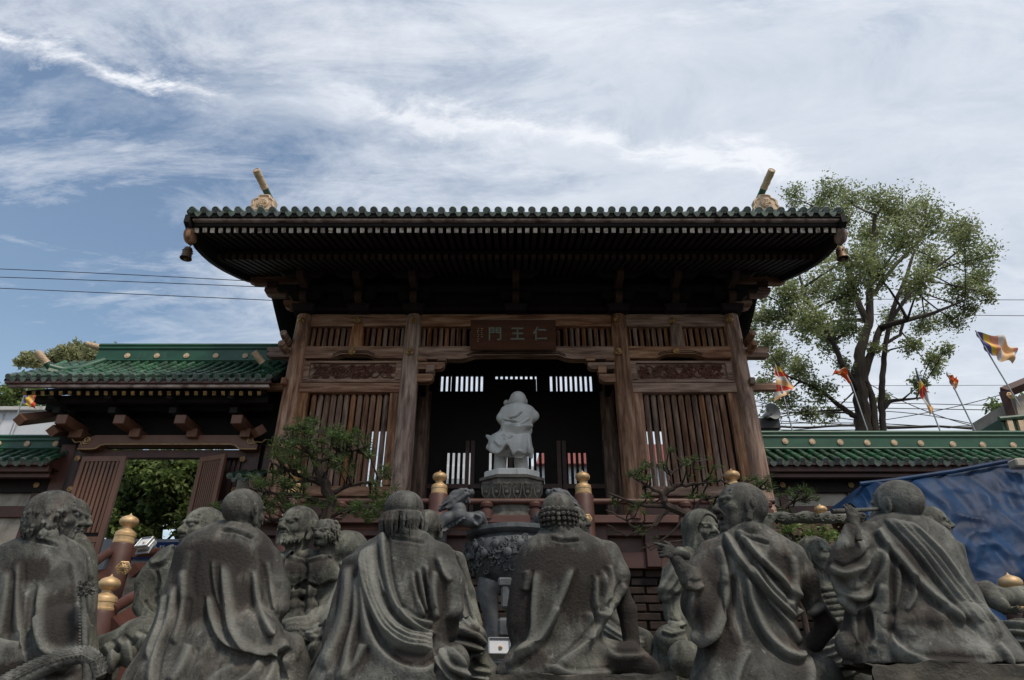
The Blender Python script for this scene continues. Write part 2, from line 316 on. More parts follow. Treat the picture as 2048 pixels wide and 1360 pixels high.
def leafmat(name, a, b, tr=.35, c=None):
    m = bpy.data.materials.new(name); m.use_nodes = True; t = m.node_tree; N = t.nodes; L = t.links
    bs = N['Principled BSDF']; tcn = N.new('ShaderNodeTexCoord'); g = N.new('ShaderNodeNewGeometry')
    n = N.new('ShaderNodeTexNoise'); n.inputs['Scale'].default_value = 1.4; n.inputs['Detail'].default_value = 5; L.new(tcn.outputs['Object'], n.inputs[0])
    ad = N.new('ShaderNodeMath'); ad.operation = 'MULTIPLY_ADD'; L.new(g.outputs['Random Per Island'], ad.inputs[0]); ad.inputs[1].default_value = .5; L.new(n.outputs[0], ad.inputs[2])
    rp = N.new('ShaderNodeValToRGB'); L.new(ad.outputs[0], rp.inputs[0]); e = rp.color_ramp.elements
    e[0].position = .35; e[0].color = (*a, 1); e[1].position = .95; e[1].color = (*b, 1)
    if c: q = e.new(.99); q.color = (*c, 1)
    L.new(rp.outputs[0], bs.inputs['Base Color']); bs.inputs['Roughness'].default_value = .55; bs.inputs['Specular IOR Level'].default_value = .3
    ts = N.new('ShaderNodeBsdfTranslucent'); L.new(rp.outputs[0], ts.inputs[0]); mx = N.new('ShaderNodeMixShader'); mx.inputs[0].default_value = tr
    L.new(bs.outputs[0], mx.inputs[1]); L.new(ts.outputs[0], mx.inputs[2]); L.new(mx.outputs[0], N['Material Output'].inputs[0]); return m
M['leaf_tree'] = leafmat('light_green_leaf', (.085, .108, .042), (.36, .41, .19), .45)
M['leaf_dark'] = leafmat('dark_green_leaf', (.03, .05, .015), (.20, .27, .08), .4)
M['leaf_bb'] = leafmat('feathery_leaf', (.12, .15, .06), (.42, .42, .22), .45)
M['needle'] = leafmat('pine_needle', (.020, .040, .012), (.085, .125, .035), .25)
# ================================================================ ground and terraces
g = MB(); g.box((0, 0, -.5), (1600, 1600, 1.0)); tag(g.struct('ground', M['ground']), 'paved courtyard ground')
g = MB(); g.box((0, 58, 1.7), (160, 90, 3.4)); tag(g.struct('upper_ground', M['ground']), 'raised ground behind the gates')
g = MB(); g.box((0, 8.15, .66), (40, 9.7, 1.62)); g.struct('terrace', M['ground'])
# ================================================================ main gate
CX = [-4.36, -2.06, 2.23, 4.60]; YF, YB = 12.0, 14.3; ZFL = 3.95
zF = lambda py: zat(py, YF)
gate = thing('main_gate', 'large dark timber temple gate with slatted bays and deep tiled roof behind the statues', 'temple gate', (0.1, 13.1, ZFL))
ztop = zF(634)
def col_mesh(z0, z1, r):
    b = MB(); h = z1-z0; b.lathe((0, 0, 0), [(r*1.03, 0), (r*1.03, h*.3), (r*1.0, h*.6), (r*.93, h*.9), (r*.86, h)], 28); return b.mesh('column', M['wood'], True)
cm = col_mesh(ZFL, ztop, .185)
off = wloc(gate)
for y in (YF, YB):
    for x in CX:
        link('column', cm, gate, Vector((x, y, ZFL))-off, (0, 0, random.random()*6))
# horizontal members, front plane
def beam(name, x0, x1, pt, pb, y, dy, m='beam', ch=.012, parent=gate, zf=None):
    zt = zat(pt, y-dy/2) if zf is None else pt; zb = zat(pb, y-dy/2) if zf is None else pb
    b = MB(); b.box(((x0+x1)/2, y, (zt+zb)/2), (x1-x0, dy, abs(zt-zb)), ch=ch); return b.build(name, M[m], parent, True)
def kouryou(x0, x1, pt, pb, ins, rise, y=YF, dy=.2):
    "beam whose underside is cut up in a shallow arch with stepped ends"
    zt, zb = zat(pt, y), zat(pb, y); n = 28; up = []; lo = []
    for i in range(n+1):
        x = x0+(x1-x0)*i/n; up.append((x, zt)); d = min(x-x0, x1-x)
        t = min(1, max(0, (d-ins)/.28)); lo.append((x, zb+rise*(t*t*(3-2*t))))
    b = MB(); b.strip(up, lo, y-dy/2, y+dy/2); o = b.build('carved_beam', M['beam'], gate)
    for k in (0, 1):     # moulded lines under the arch
        b = MB(); pts = [(x, y-dy/2-.004, z+.03+k*.035) for x, z in lo if ins+.05 < min(x-x0, x1-x)]
        b.tube(pts, .009, 5); b.build('moulding', M['dark_wood'], o)
    return o
bays = [(CX[0]+.15, CX[1]-.15), (CX[1]+.15, CX[2]-.15), (CX[2]+.15, CX[3]-.15)]
for i, (a, b_) in enumerate(bays):
    beam('top_beam', a, b_, 628, 652, YF+.02, .16)
    if i != 1: kouryou(a, b_, 697, 720, .5, .09)
    else: kouryou(a, b_, 697, 722, .9, .09)
# boards behind and interior ceiling: timber, dark
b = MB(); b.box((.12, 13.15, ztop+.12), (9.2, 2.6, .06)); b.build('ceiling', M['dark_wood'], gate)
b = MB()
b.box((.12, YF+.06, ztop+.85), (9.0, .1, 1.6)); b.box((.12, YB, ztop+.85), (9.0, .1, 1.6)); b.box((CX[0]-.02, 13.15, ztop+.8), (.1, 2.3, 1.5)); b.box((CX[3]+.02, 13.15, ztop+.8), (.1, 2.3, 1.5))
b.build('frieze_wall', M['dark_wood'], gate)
def bar_mesh(h, w_=.058):
    b = MB(); s_ = w_
    # diamond-ish bar: chamfered front so each bar shows a lit and a shaded side, pointed top
    P = [(-s_/2, .02), (0, -.04), (s_/2, .02), (s_/2, .05), (-s_/2, .05)]; n = 5
    vs = [(x, y, 0) for x, y in P]+[(x, y, h-.05) for x, y in P]+[(x*.2, y*.3+.02, h) for x, y in P]; fs = []
    for k in range(2):
        for i in range(n): fs.append((k*n+i, k*n+(i+1) % n, (k+1)*n+(i+1) % n, (k+1)*n+i))
    fs.append((10, 11, 12, 13, 14)); b.add(vs, fs); return b
hU = zF(652)-zF(697)-.005
ub = bar_mesh(hU, .082).mesh('bar', M['wood'])
def bars(x0, x1, n, z, me, y=YF+.03, pad=.5):
    for i in range(n):
        link('bar', me, gate, Vector((x0+(x1-x0)*(i+pad)/(n-1+2*pad), y, z))-off, (0, 0, random.uniform(-.03, .03)))
zu = zF(697)-.002
for a, b_ in (bays[0], bays[2]):
    mid = (a+b_)/2; bars(a, mid-.13, 7, zu, ub); bars(mid+.13, b_, 7, zu, ub)
    q = MB(); zt, zb = zF(650), zF(696); q.prism([(mid-.11, zt), (mid+.11, zt), (mid+.14, zb), (mid-.14, zb)], YF-.07, YF+.06); q.build('strut', M['wood'], gate)
bars(bays[1][0], -.93, 8, zu, ub); bars(1.05, bays[1][1], 8, zu, ub)
bars(-.93, 1.05, 12, zu, ub, YF+.1)
# gilt bosses
bm = MB(); bm.lathe((0, 0, 0), [(.075, 0), (.08, .012), (.062, .026), (.045, .024), (.028, .045), (.012, .05)], 8, axis=(0, -1, 0)); bmesh_ = bm.mesh('boss', M['old_gold'])
for px, py, dy in ((602, 640, .19), (715, 640, .1), (828, 640, .19), (1233, 638, .19), (1345, 641, .1), (1458, 638, .19), (820, 703, .2), (704, 703, .12), (1237, 703, .2), (1353, 702, .12)):
    p = at(px, py, YF-dy-.005); link('boss', bmesh_, gate, p-off)
# side bays: carved panel, lower rail, lower bars
def carved_panel(a, b_, seed):
    zt, zb = zF(724), zF(766)
    fr = MB(); y = YF-.02
    fr.box(((a+b_)/2, YF+.03, (zt+zb)/2), (b_-a, .05, zt-zb)); o = fr.build('panel_board', M['beam'], gate)
    q = MB()
    for (cx_, cz_, sx, sz) in (((a+b_)/2, zt-.02, b_-a-.02, .05), ((a+b_)/2, zb+.03, b_-a-.02, .07), (a+.07, (zt+zb)/2, .12, zt-zb-.06), (b_-.07, (zt+zb)/2, .12, zt-zb-.06)):
        q.box((cx_, y, cz_), (sx, .07, sz), ch=.008)
    q.build('panel_frame', M['beam'], gate)
    # relief: swirling scrolls mirrored about the middle
    q = MB(); rr = random.Random(seed); cz = (zt+zb)/2+.01; H = (zt-zb)/2-.06; W = (b_-a)/2-.2; cx_ = (a+b_)/2
    for s in (-1, 1):
        for k in range(30):
            u = rr.uniform(.0, 1); v_ = rr.uniform(-1, 1); px_ = u*W; r0 = rr.uniform(.03, .075); turns = rr.uniform(.7, 1.6); dr = rr.choice((-1, 1)); ph = rr.random()*6.28
            pts = []; rd = []; dz_ = v_*H*.8
            for j in range(11):
                t = j/10; an = ph+dr*t*turns*6.28; r_ = r0*(1-t*.85)
                pts.append((cx_+s*(px_+math.cos(an)*r_), y+.02-.055*t-rr.random()*.012, cz+max(-H, min(H, dz_+math.sin(an)*r_)))); rd.append(.017*(1-.5*t))
            q.tube(pts, rd, 5)
        for k in range(5):
            pts = []; ph = rr.random()*6
            for j in range(16):
                t = j/15; pts.append((cx_+s*t*W, y+.015, cz+math.sin(t*9+ph)*H*.75))
            q.tube(pts, .013+.005*rr.random(), 5)
    q.build('relief_carving', M['carve'], gate, True)
for i, (a, b_) in enumerate((bays[0], bays[2])): carved_panel(a, b_, 3+i); beam('rail', a-.02, b_+.02, 765, 784, YF-.01, .16)
zl0, zl1 = zF(972), zF(785); lb = bar_mesh(zl1-zl0-.005, .098).mesh('bar', M['wood'])
for a, b_ in (bays[0], bays[2]):
    for s, x in ((1, a+.1), (-1, b_-.1)):
        q = MB(); q.box((x, YF, (zl0+zl1)/2), (.19, .12, zl1-zl0), ch=.01); q.build('jamb', M['wood'], gate, True)
    bars(a+.22, b_-.22, 12, zl0, lb); beam('rail', a-.02, b_+.02, 972, 992, YF, .15)
    q = MB(); q.box(((a+b_)/2, YF+.02, (zF(992)+ZFL)/2), (b_-a, .05, zF(992)-ZFL)); q.build('skirting_board', M['red_wood'], gate)
# bracket arms inside the doorway
def arm_profile(x0, x1, z0, z1, s):
    "x0 is at the column, x1 the free end with a rounded underside"
    h = z0-z1; r = h*.75; P = [(x0, z0), (x1, z0), (x1, z0-h*.35)]
    for k in range(5):
        a = k/4*math.pi/2; P.append((x1-s*(r-r*math.cos(a)), z0-h*.35-(h*.65)*math.sin(a)))
    P.append((x0, z1)); return P if s < 0 else P[::-1]
for s, cx_ in ((1, CX[1]+.12), (-1, CX[2]-.12)):
    for pt, pb, ln in ((728, 741, .58), (751, 767, .37)):
        q = MB(); q.prism(arm_profile(cx_, cx_+s*ln, zF(pt), zF(pb), s), YF-.08, YF+.08); q.build('bracket_arm', M['beam'], gate)
    for px_, pt, pb, w_ in ((.12, 718, 726, .18), (.52, 718, 726, .18), (.30, 735, 750, .17)):
        q = MB(); q.box((cx_+s*px_, YF-.02, (zF(pt)+zF(pb))/2), (w_, .2, zF(pt)-zF(pb)), ch=.01); q.build('bearing_block', M['beam'], gate)
# beam noses past the corner columns
for s, cx_ in ((-1, CX[0]), (1, CX[3])):
    q = MB(); z1, z0 = zF(698), zF(717); e = cx_+s*.62
    q.prism([(cx_+s*.1, z1), (e, z1), (e+s*.04, z1-.05), (e-s*.03, z1-.09), (e+s*.02, z0+.04), (e-s*.06, z0), (cx_+s*.1, z0)], YF-.08, YF+.08); q.build('beam_nose', M['beam'], gate)
    q = MB(); q.box((cx_+s*.4, YF, (zF(768)+zF(782))/2), (.5, .12, zF(768)-zF(782)), ch=.01); q.build('beam_nose', M['beam'], gate)
    for pz in (682, 702):
        q = MB(); p = at(1024, pz, YF-.1); q.tube([(cx_+s*.24, YF+.4, p.z), (cx_+s*.24, YF-.33, p.z), (cx_+s*.24, YF-.42, p.z+.02)], [.075, .075, .07], 10); q.build('beam_nose', M['wood'], gate, True)
    q = MB(); q.box((cx_+s*.12, YF-.2, zF(772)), (.1, .16, .14), ch=.015); q.build('wedge', M['wood'], gate)
# rear wall (dark) with slatted openings
q = MB(); zr = lambda py: zat(py, YB)
def wallpiece(x0, x1, z0, z1, y=YB, d=.08): q.box(((x0+x1)/2, y, (z0+z1)/2), (x1-x0, d, z1-z0))
zo0, zo1 = zr(970), zr(905); zu0, zu1 = zr(784), zr(752)
wallpiece(CX[0], CX[3], zu1, ztop+.1); wallpiece(CX[1]+.62, CX[1]+.72, zu0, zu1)
wallpiece(CX[1], CX[2], zo1, zu0)
for a, b_ in ((CX[1]-.02, CX[1]+.55),(CX[1]+1.18, CX[1]+1.5), (CX[2]-1.5, CX[2]-1.22), (CX[2]-.55, CX[2])): wallpiece(a, b_, zo0, zo1)
wallpiece(CX[1], CX[2], ZFL, zo0)
for s, x0, x1 in ((-1, CX[0], CX[1]), (1, CX[2], CX[3])):
    wallpiece(x0, x1, zr(862), zu0); wallpiece(x0, x0+(1.1 if s < 0 else .25), ZFL, zr(862)); wallpiece(x1-(.25 if s < 0 else 1.1), x1, ZFL, zr(862)); wallpiece(x0, x1, ZFL, ZFL+.5)
    wallpiece(x0 if s < 0 else x0+.1, x1-.1 if s < 0 else x1, zu0, zu1)
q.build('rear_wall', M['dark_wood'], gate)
rb = MB(); rb.box((0, 0, (zu1-zu0)/2), (.06, .05, zu1-zu0)); rbm = rb.mesh('bar', M['dark_wood'])
rb2 = MB(); rb2.box((0, 0, (zo1-zo0)/2), (.062, .05, zo1-zo0)); rbm2 = rb2.mesh('bar', M['dark_wood'])
x = CX[1]+.1
while x < CX[2]-.05:
    link('bar', rbm, gate, Vector((x, YB, zu0))-off)
    link('bar', rbm2, gate, Vector((x, YB, zo0))-off); x += .118
q = MB()
for px in (985, 1078): p = at(px, 752, YB-.1); q.box((p.x, YB-.08, (zu0+zu1)/2), (.12, .06, zu1-zu0+.1))
q.box((at(1031, 770, YB).x, YB-.09, zu0+(zu1-zu0)*.3), (.98, .05, (zu1-zu0)*.75)); q.build('door_head', M['dark_wood'], gate)
for a_, b2 in ((858, 879), (970, 988), (1082, 1098), (1108, 1112), (1187, 1206)):
    xa_, xb_ = at(a_, 768, YB-.08).x, at(b2, 768, YB-.08).x; q = MB(); q.box(((xa_+xb_)/2, YB-.11, (zu0+zu1)/2), (xb_-xa_, .05, zu1-zu0+.06)); q.build('door_head', M['dark_wood'], gate)
for a_, b2 in ((825, 859), (1205, 1230)):
    xa_, xb_ = at(a_, 768, YB-.08).x, at(b2, 768, YB-.08).x; q = MB(); q.box(((xa_+xb_)/2, YB-.11, zu0+(zu1-zu0)*.75), (xb_-xa_, .05, (zu1-zu0)*.56)); q.build('door_head', M['dark_wood'], gate)
for x0, x1 in ((CX[1]+.1, -.95), (-.93, .02), (.06, 1.1), (1.12, CX[2]-.1)):       # framed door leaves, red-brown
    q = MB(); zz = zo0
    q.box(((x0+x1)/2, YB-.07, ZFL+.12), (x1-x0, .04, .24)); q.box(((x0+x1)/2, YB-.07, zo0-.05), (x1-x0, .04, .1))
    q.box((x0+.05, YB-.07, (ZFL+zo1)/2), (.09, .045, zo1-ZFL+.5)); q.box((x1-.05, YB-.07, (ZFL+zo1)/2), (.09, .045, zo1-ZFL+.5)); q.build('door_leaf', M['red_wood'], gate)
for x in (CX[0]-.02, CX[3]+.02): q = MB(); q.box((x, 13.15, (ZFL+ztop)/2), (.06, 2.1, ztop-ZFL)); q.build('side_wall', M['dark_wood'], gate)
for x in (CX[1], CX[2]):
    q = MB(); q.box((x, 13.2, ztop-.5), (.1, 2.1, .8)); q.build('cross_beam', M['dark_wood'], gate)
# brackets under the eave
def bset(x, corner=0):
    p = MB(); z = ztop+.02
    p.box((x, YF-.04, z+.08), (.42, .42, .16), top=1.15, ch=.01); p.build('bracket_block', M['dark_wood'], gate)
    for k, (ln, zz) in enumerate(((.42, .26), (.80, .58), (1.15, .90))):
        m = 'wood' if corner and k < 2 else 'dark_wood'
        q = MB(); y1 = YF-ln
        P = [(YF+.1, z+zz+.1), (y1, z+zz+.1), (y1, z+zz+.02), (y1+.05, z+zz-.06), (y1+.16, z+zz-.1), (YF+.1, z+zz-.1)]
        Mx = Matrix(((0, 1, 0), (1, 0, 0), (0, 0, 1)))
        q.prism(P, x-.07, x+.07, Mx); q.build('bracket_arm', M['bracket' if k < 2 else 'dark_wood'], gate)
        if k < 3:
            q = MB(); hw = .34+.1*k; q.prism([(x-hw, z+zz+.16), (x-hw, z+zz+.08), (x-hw+.1, z+zz), (x+hw-.1, z+zz), (x+hw, z+zz+.08), (x+hw, z+zz+.16)], YF-ln+.1, YF-ln+.24); q.build('bracket_arm', M['dark_wood'], gate)
            q = MB()
            for dx in (-hw+.08, 0, hw-.08): q.box((x+dx, YF-ln+.17, z+zz+.22), (.17, .17, .12), top=1.1)
            q.build('bearing_block', M['dark_wood'], gate)
        if corner:
            s = corner; q = MB(); e = x+s*ln*1.2
            P = [(x, z+zz+.1), (e, z+zz+.1), (e, z+zz+.02), (e-s*.05, z+zz-.06), (e-s*.16, z+zz-.11), (x, z+zz-.11)]
            q.prism(P if s < 0 else P[::-1], YF-.07, YF+.07); q.build('bracket_arm', M['beam'], gate)
            q = MB(); q.box((e-s*.15, YF, z+zz+.17), (.2, .2, .13), top=1.1); q.build('bearing_block', M['bracket'], gate)
for x, c in ((CX[0], -1), ((CX[0]+CX[1])/2, 0), (CX[1], 0), (.08, 0), (CX[2], 0), ((CX[2]+CX[3])/2, 0), (CX[3], 1)): bset(x, c)
for y, z in ((YF-.42+.17, ztop+.55), (YF-.8+.17, ztop+.88), (YF-1.15+.17, ztop+1.2)):
    q = MB(); q.box((.12, y, z), (9.9+(YF-y)*1.0, .13, .14), ch=.01); q.build('purlin', M['dark_wood'], gate)
# main roof
XE0, XE1 = -5.70, 5.82; YE, ZE = 9.2, zat(428, 9.2); YR, ZR = 13.15, ZE+2.15
def rz(y):      # roof surface height: concave sweep
    t = abs(YR-y)/(YR-YE); return ZR-(ZR-ZE)*(1.16*t-.16*t*t)
for sgn in (1, -1):
    q = MB(); n = 14
    ys = [YE-.02+(YR-YE+.02)*i/n for i in range(n+1)]
    if sgn < 0: ys = [y for y in (2*YR-y_ for y_ in ys) if y < 16.15]; n = len(ys)-1
    vs = []; fs = []
    for y in ys:
        for x in (XE0, XE1): vs += [(x, y, rz(y)), (x, y, rz(y)-.07)]
    for i in range(n):
        a = i*4; f = [(a, a+2, a+6, a+4), (a+1, a+5, a+7, a+3), (a, a+4, a+5, a+1), (a+2, a+3, a+7, a+6)]
        fs += f if sgn > 0 else [k[::-1] for k in f]
    fs += [(0, 1, 3, 2)]
    q.add(vs, fs); q.build('roof_deck', M['dark_wood'], gate)
def capmesh(L_, r, m='tile', end=False):
    b = MB(); n = 12; b.tube([(0, -.01, 0), (0, .02, 0), (0, .03, 0), (0, L_+.03, 0)], [r*1.12, r*1.12, r, r*.9], n)
    if end: b.cur = 1; b.lathe((0, -.008, 0), [(r*1.2, 0), (r*1.22, .02), (r*1.0, .03), (r*.9, .024), (r*.2, .028)], 14, axis=(0, -1, 0))
    return b.mesh('round_tile', [M[m], M['tile_end']], True)
def panmesh(w_, d=.072, th=.022):
    "drip tile between two round tiles: a drooping lip"
    n = 9; up = [(w_*(i/(n-1)-.5), -d*.35*math.cos((i/(n-1)-.5)*math.pi)+.012) for i in range(n)]
    lo = [(w_*(i/(n-1)-.5), -d*(.35+1.0*math.cos((i/(n-1)-.5)*math.pi)**.8 if 0 < i < n-1 else .4)) for i in range(n)]
    b = MB(); b.strip(up, lo, -.034, th-.02)
    # trough behind the lip
    n2 = len(up); vs = [(x, 0, z) for x, z in up]+[(x, .3, z+.01) for x, z in up]; b.add(vs, [(i, i+1, n2+i+1, n2+i)[::-1] for i in range(n2-1)])
    return b.mesh('drip_tile', M['tile_end'], 30)
def slope_tiles(parent, x0, x1, fz, y0, y1, n, rows, single=99, r=.058, lift=.05, rest=True):
    "n columns of round tiles from eave y0 up to y1 over height function fz"
    off = wloc(parent); L_ = (y1-y0)/rows; sp = (x1-x0)/n
    sl = math.hypot(L_, fz(y0+L_)-fz(y0)) ; ce = capmesh(sl, r, end=True); cmx = capmesh(sl, r); pm = panmesh(sp-r*1.4)
    for i in range(n+1):
        x = x0+sp*i
        for j in range(min(rows, single)):
            y = y0+L_*j; a = math.atan2(fz(y+L_)-fz(y), L_)
            link('round_tile', ce if j == 0 else cmx, parent, Vector((x+random.uniform(-.008, .008), y+random.uniform(-.008, .008), fz(y)+lift+random.uniform(-.006, .006)))-off, (a+random.uniform(-.012, .012), 0, random.uniform(-.025, .025)))
        if i < n:
            a = math.atan2(fz(y0+L_)-fz(y0), L_); link('drip_tile', pm, parent, Vector((x+sp/2, y0+.01, fz(y0)+lift*.5))-off, (a*.5+random.uniform(-.03, .03), random.uniform(-.03, .03), 0))
    # trough field
    b = MB(); nx = n*4; yy = [y0+.02+(y1-y0-.02)*j/(rows*2) for j in range(rows*2+1)]; vs = []; fs = []
    for j, y in enumerate(yy):
        for i in range(nx+1):
            vs.append((x0+(x1-x0)*i/nx, y, fz(y)+lift*.5-.022*math.cos(2*math.pi*(i/4-.5))-(.012 if j % 2 else 0)+.0))
    for j in range(len(yy)-1):
        for i in range(nx): a = j*(nx+1)+i; fs.append((a, a+1, a+nx+2, a+nx+1))
    b.add(vs, fs); o = b.build('trough_tiles', M['tile'], parent, True); o['kind'] = 'stuff'
    if rest and single < rows:
        b = MB()
        for i in range(n+1):
            b.tube([(x0+sp*i, y0+L_*single+(y1-y0-L_*single)*k/6, fz(y0+L_*single+(y1-y0-L_*single)*k/6)+lift) for k in range(7)], r*.95, 8)
        o = b.build('upper_round_tiles', M['tile'], parent, True); o['kind'] = 'stuff'
slope_tiles(gate, XE0+.06, XE1-.06, rz, YE-.04, YR, 57, 16, single=2, r=.055, lift=.068)
q = MB()
for i in range(58): q.tube([(XE0+.06+i*(XE1-XE0-.12)/57, YR+(16.15-YR)*k/6, rz(2*YR-(YR+(16.15-YR)*k/6))+.04) for k in range(7)], .05, 6)
q.build('rear_round_tiles', M['tile'], gate, True)['kind'] = 'stuff'
q = MB(); q.box((.07, YR, ZR+.12), (XE1-XE0-.6, .3, .34), ch=.04); q.build('main_ridge', M['green'], gate)
# eave board, rafters with whitewashed ends
q = MB(); q.box((.07, YE+.07, ZE-.085), (XE1-XE0-.06, .09, .055), ch=.012); q.build('eave_board', M['eave_pale'], gate)
q = MB(); q.box((.07, YE+.14, ZE-.15), (XE1-XE0-.1, .08, .075), ch=.008); q.build('eave_board', M['dark_wood'], gate)
a1 = math.atan2(rz(YE+1.2)-rz(YE), 1.2)
rf = MB(); rf.box((0, .75, 0), (.082, 1.5, .10)); rf.cur = 1; rf.box((0, -.004, 0), (.074, .008, .09)); rfm = rf.mesh('rafter', [M['dark_wood'], M['rafter_end']])
NR = 82
for i in range(NR):
    x = XE0+.10+(XE1-XE0-.2)*i/(NR-1)
    link('rafter', rfm, gate, Vector((x+random.uniform(-.004, .004), YE+.17, ZE-.232+random.uniform(-.004, .004)))-off, (a1*.78, 0, random.uniform(-.01, .01)))
q = MB(); q.box((.07, YE+1.17, ZE-.02), (XE1-XE0-.12, .1, .08)); q.build('eave_purlin', M['dark_wood'], gate)
rf = MB(); rf.box((0, 1.0, 0), (.09, 2.0, .11)); rf.cur = 1; rf.box((0, -.004, 0), (.084, .006, .10)); rfm2 = rf.mesh('rafter', [M['dark_wood'], M['bracket']])
for i in range(NR):
    x = XE0+.10+(XE1-XE0-.2)*i/(NR-1)
    link('rafter', rfm2, gate, Vector((x, YE+1.12, ZE-.12))-off, (a1*.9, 0, 0))
# curved verge boards
for s, x in ((-1, XE0-.02), (1, XE1+.02)):
    for mir in (0, 1):
        up = []; lo = []
        for i in range(15):
            t = i/14; y = YE-.03+(YR-YE+.03)*t; z = rz(y)-.02
            drop = float(np.interp(t, [0, .06, .12, .25, .4, .66, 1], [.16, .40, .56, .74, .86, 1.0, 1.1]))
            Y = YR+(YR-y)*.76 if mir else y; z = rz(YR-(Y-YR)) -.02 if mir else z; up.append((Y, z)); lo.append((Y, z-drop))
        q = MB(); q.strip(up, lo, x-.045, x+.045); q.v = [(b_, a_, c_) for a_, b_, c_ in q.v]
        q.build('verge_board', M['dark_wood'], gate)
    q = MB(); q.lathe((x, YE+.22, ZE-.32), [(.05, -.07), (.13, -.06), (.17, 0), (.13, .06), (.05, .07)], 16, axis=(1, 0, 0)); q.build('verge_scroll', M['wood'], gate, True)
    q = MB(); q.tube([(x, YE+(YR-YE)*k/10, rz(YE+(YR-YE)*k/10)+.05) for k in range(11)], .06, 8); q.build('verge_tile', M['tile'], gate, True)
# descending ridge with cream end plaque and horn
def plaque(parent, c, s=1.0, m='cream'):
    q = MB(); P = [(-.27, 0), (.27, 0), (.30, .1), (.25, .17), (.26, .29), (.20, .35), (.15, .36), (.13, .44), (.08, .46), (-.08, .46), (-.13, .44), (-.15, .36), (-.20, .35), (-.26, .29), (-.25, .17), (-.30, .1)]
    q.prism([(c[0]+x*s, c[2]+z*s) for x, z in P], c[1]-.04, c[1]+.1); P2 = [(x*.82, z*.86+.03) for x, z in P]
    o = q.build('ridge_plaque', M[m], parent)
    q = MB(); q.tube([(c[0]+x*s, c[1]-.045, c[2]+z*s) for x, z in P2+P2[:1]], .014, 5); q.build('plaque_rim', M[m], o)
    q = MB(); q.lathe((c[0], c[1]-.04, c[2]+.2*s), [(.12*s, 0), (.125*s, .02), (.1*s, .035), (.09*s, .03), (.02, .04)], 20, axis=(0, -1, 0))
    rr = random.Random(5)
    for k in range(26):
        a = rr.random()*6.28; r_ = rr.random()**.5*.085*s; q.lathe((c[0]+r_*math.cos(a), c[1]-.07, c[2]+.2*s+r_*math.sin(a)), [(.014, 0), (.013, .012), (.004, .02)], 6, axis=(0, -1, 0))
    q.build('medallion', M[m], o, True)
def horn(parent, p0, p1, r, gm=True, frac=.5):
    p0, p1 = Vector(p0), Vector(p1); mid = p0.lerp(p1, 1-frac)
    q = MB(); q.tube([p0, mid], [r*.95, r], 16); o = q.build('ridge_horn', M['green'], parent, True)
    q = MB(); q.tube([mid, mid.lerp(p1, .05), mid.lerp(p1, .08), p1], [r*1.12, r*1.12, r*1.02, r*1.08], 18)
    d = (p1-p0).normalized(); q.lathe(p1, [(r*1.08, 0), (r*.9, .006), (r*.85, -.002), (r*.1, .002)], 18, axis=d)
    a_ = d.orthogonal().normalized(); b2 = d.cross(a_)
    rr = random.Random(3)
    for k in range(34):      # low swirling relief on the sleeve
        t = rr.uniform(.15, .95); an = rr.random()*6.28; c_ = mid.lerp(p1, t); pts = []
        for j in range(5):
            aa = an+j*.22; pts.append(c_+d*(.02*math.sin(j+k))+(a_*math.cos(aa)+b2*math.sin(aa))*r*1.04)
        q.tube(pts, r*.09, 4)
    q.build('horn_sleeve', M['cream'], o, True)
for px, sg in ((525, -1), (1533, 1)):
    c = at(px, 424, 10.25); zb = c.z-.03
    q = MB(); x = c.x; q.tube([(x, 10.3+(YR-10.3)*k/8, max(zb+.18-.02*k, rz(10.3+(YR-10.3)*k/8)+.16)) for k in range(9)], .14, 10); q.build('descending_ridge', M['green'], gate, True)
    q = MB(); q.box((x, 10.3, (zb+rz(10.3))/2), (.5, .2, zb-rz(10.3)+.02)); q.build('ridge_foot', M['green'], gate)
    plaque(gate, (x, 10.22, zb), .92)
    e = at(512 if sg < 0 else 1544, 340, 9.85); s_ = at(540 if sg < 0 else 1518, 398, 10.45)
    horn(gate, s_, e, .068, frac=.62)
# wind bells
for i, (px, lab) in enumerate(((374, 'small bronze wind bell hanging under the left corner of the big roof'), (1683, 'small bronze wind bell hanging under the right corner of the big roof'))):
    p = at(px, 508, 9.7); b_ = thing('wind_bell', lab, 'wind bell', p, 'wind bells under the gate eave')
    q = MB(); n = [(.035, .14), (.06, .13), (.078, .09), (.082, .0), (.09, -.06), (.105, -.10), (.09, -.10), (.07, -.05)]; q.lathe(p, n[::-1], 16); q.build('bell_body', M['bronze'], b_, True)
    q = MB()
    for k in range(8):
        a = k*math.pi/4; q.lathe(p+Vector((math.cos(a)*.08, math.sin(a)*.08, .05)), [(.016, 0), (.012, .015), (.003, .02)], 6, axis=(math.cos(a), math.sin(a), 0))
    q.build('knob_band', M['bronze'], b_, True)
    q = MB(); q.tube([p+Vector((0, 0, .13)), Vector((XE0 if i == 0 else XE1, 9.7, rz(9.7)-.2))], .008, 5); q.build('hanger', M['wire'], b_)
    q = MB(); q.tube([p+Vector((0, 0, .0)), p+Vector((0, 0, -.12))], .006, 5); q.lathe(p+Vector((0, 0, -.14)), [(.01, 0), (.03, .01), (.03, .03), (.01, .04)], 8); q.build('clapper', M['bronze'], b_)
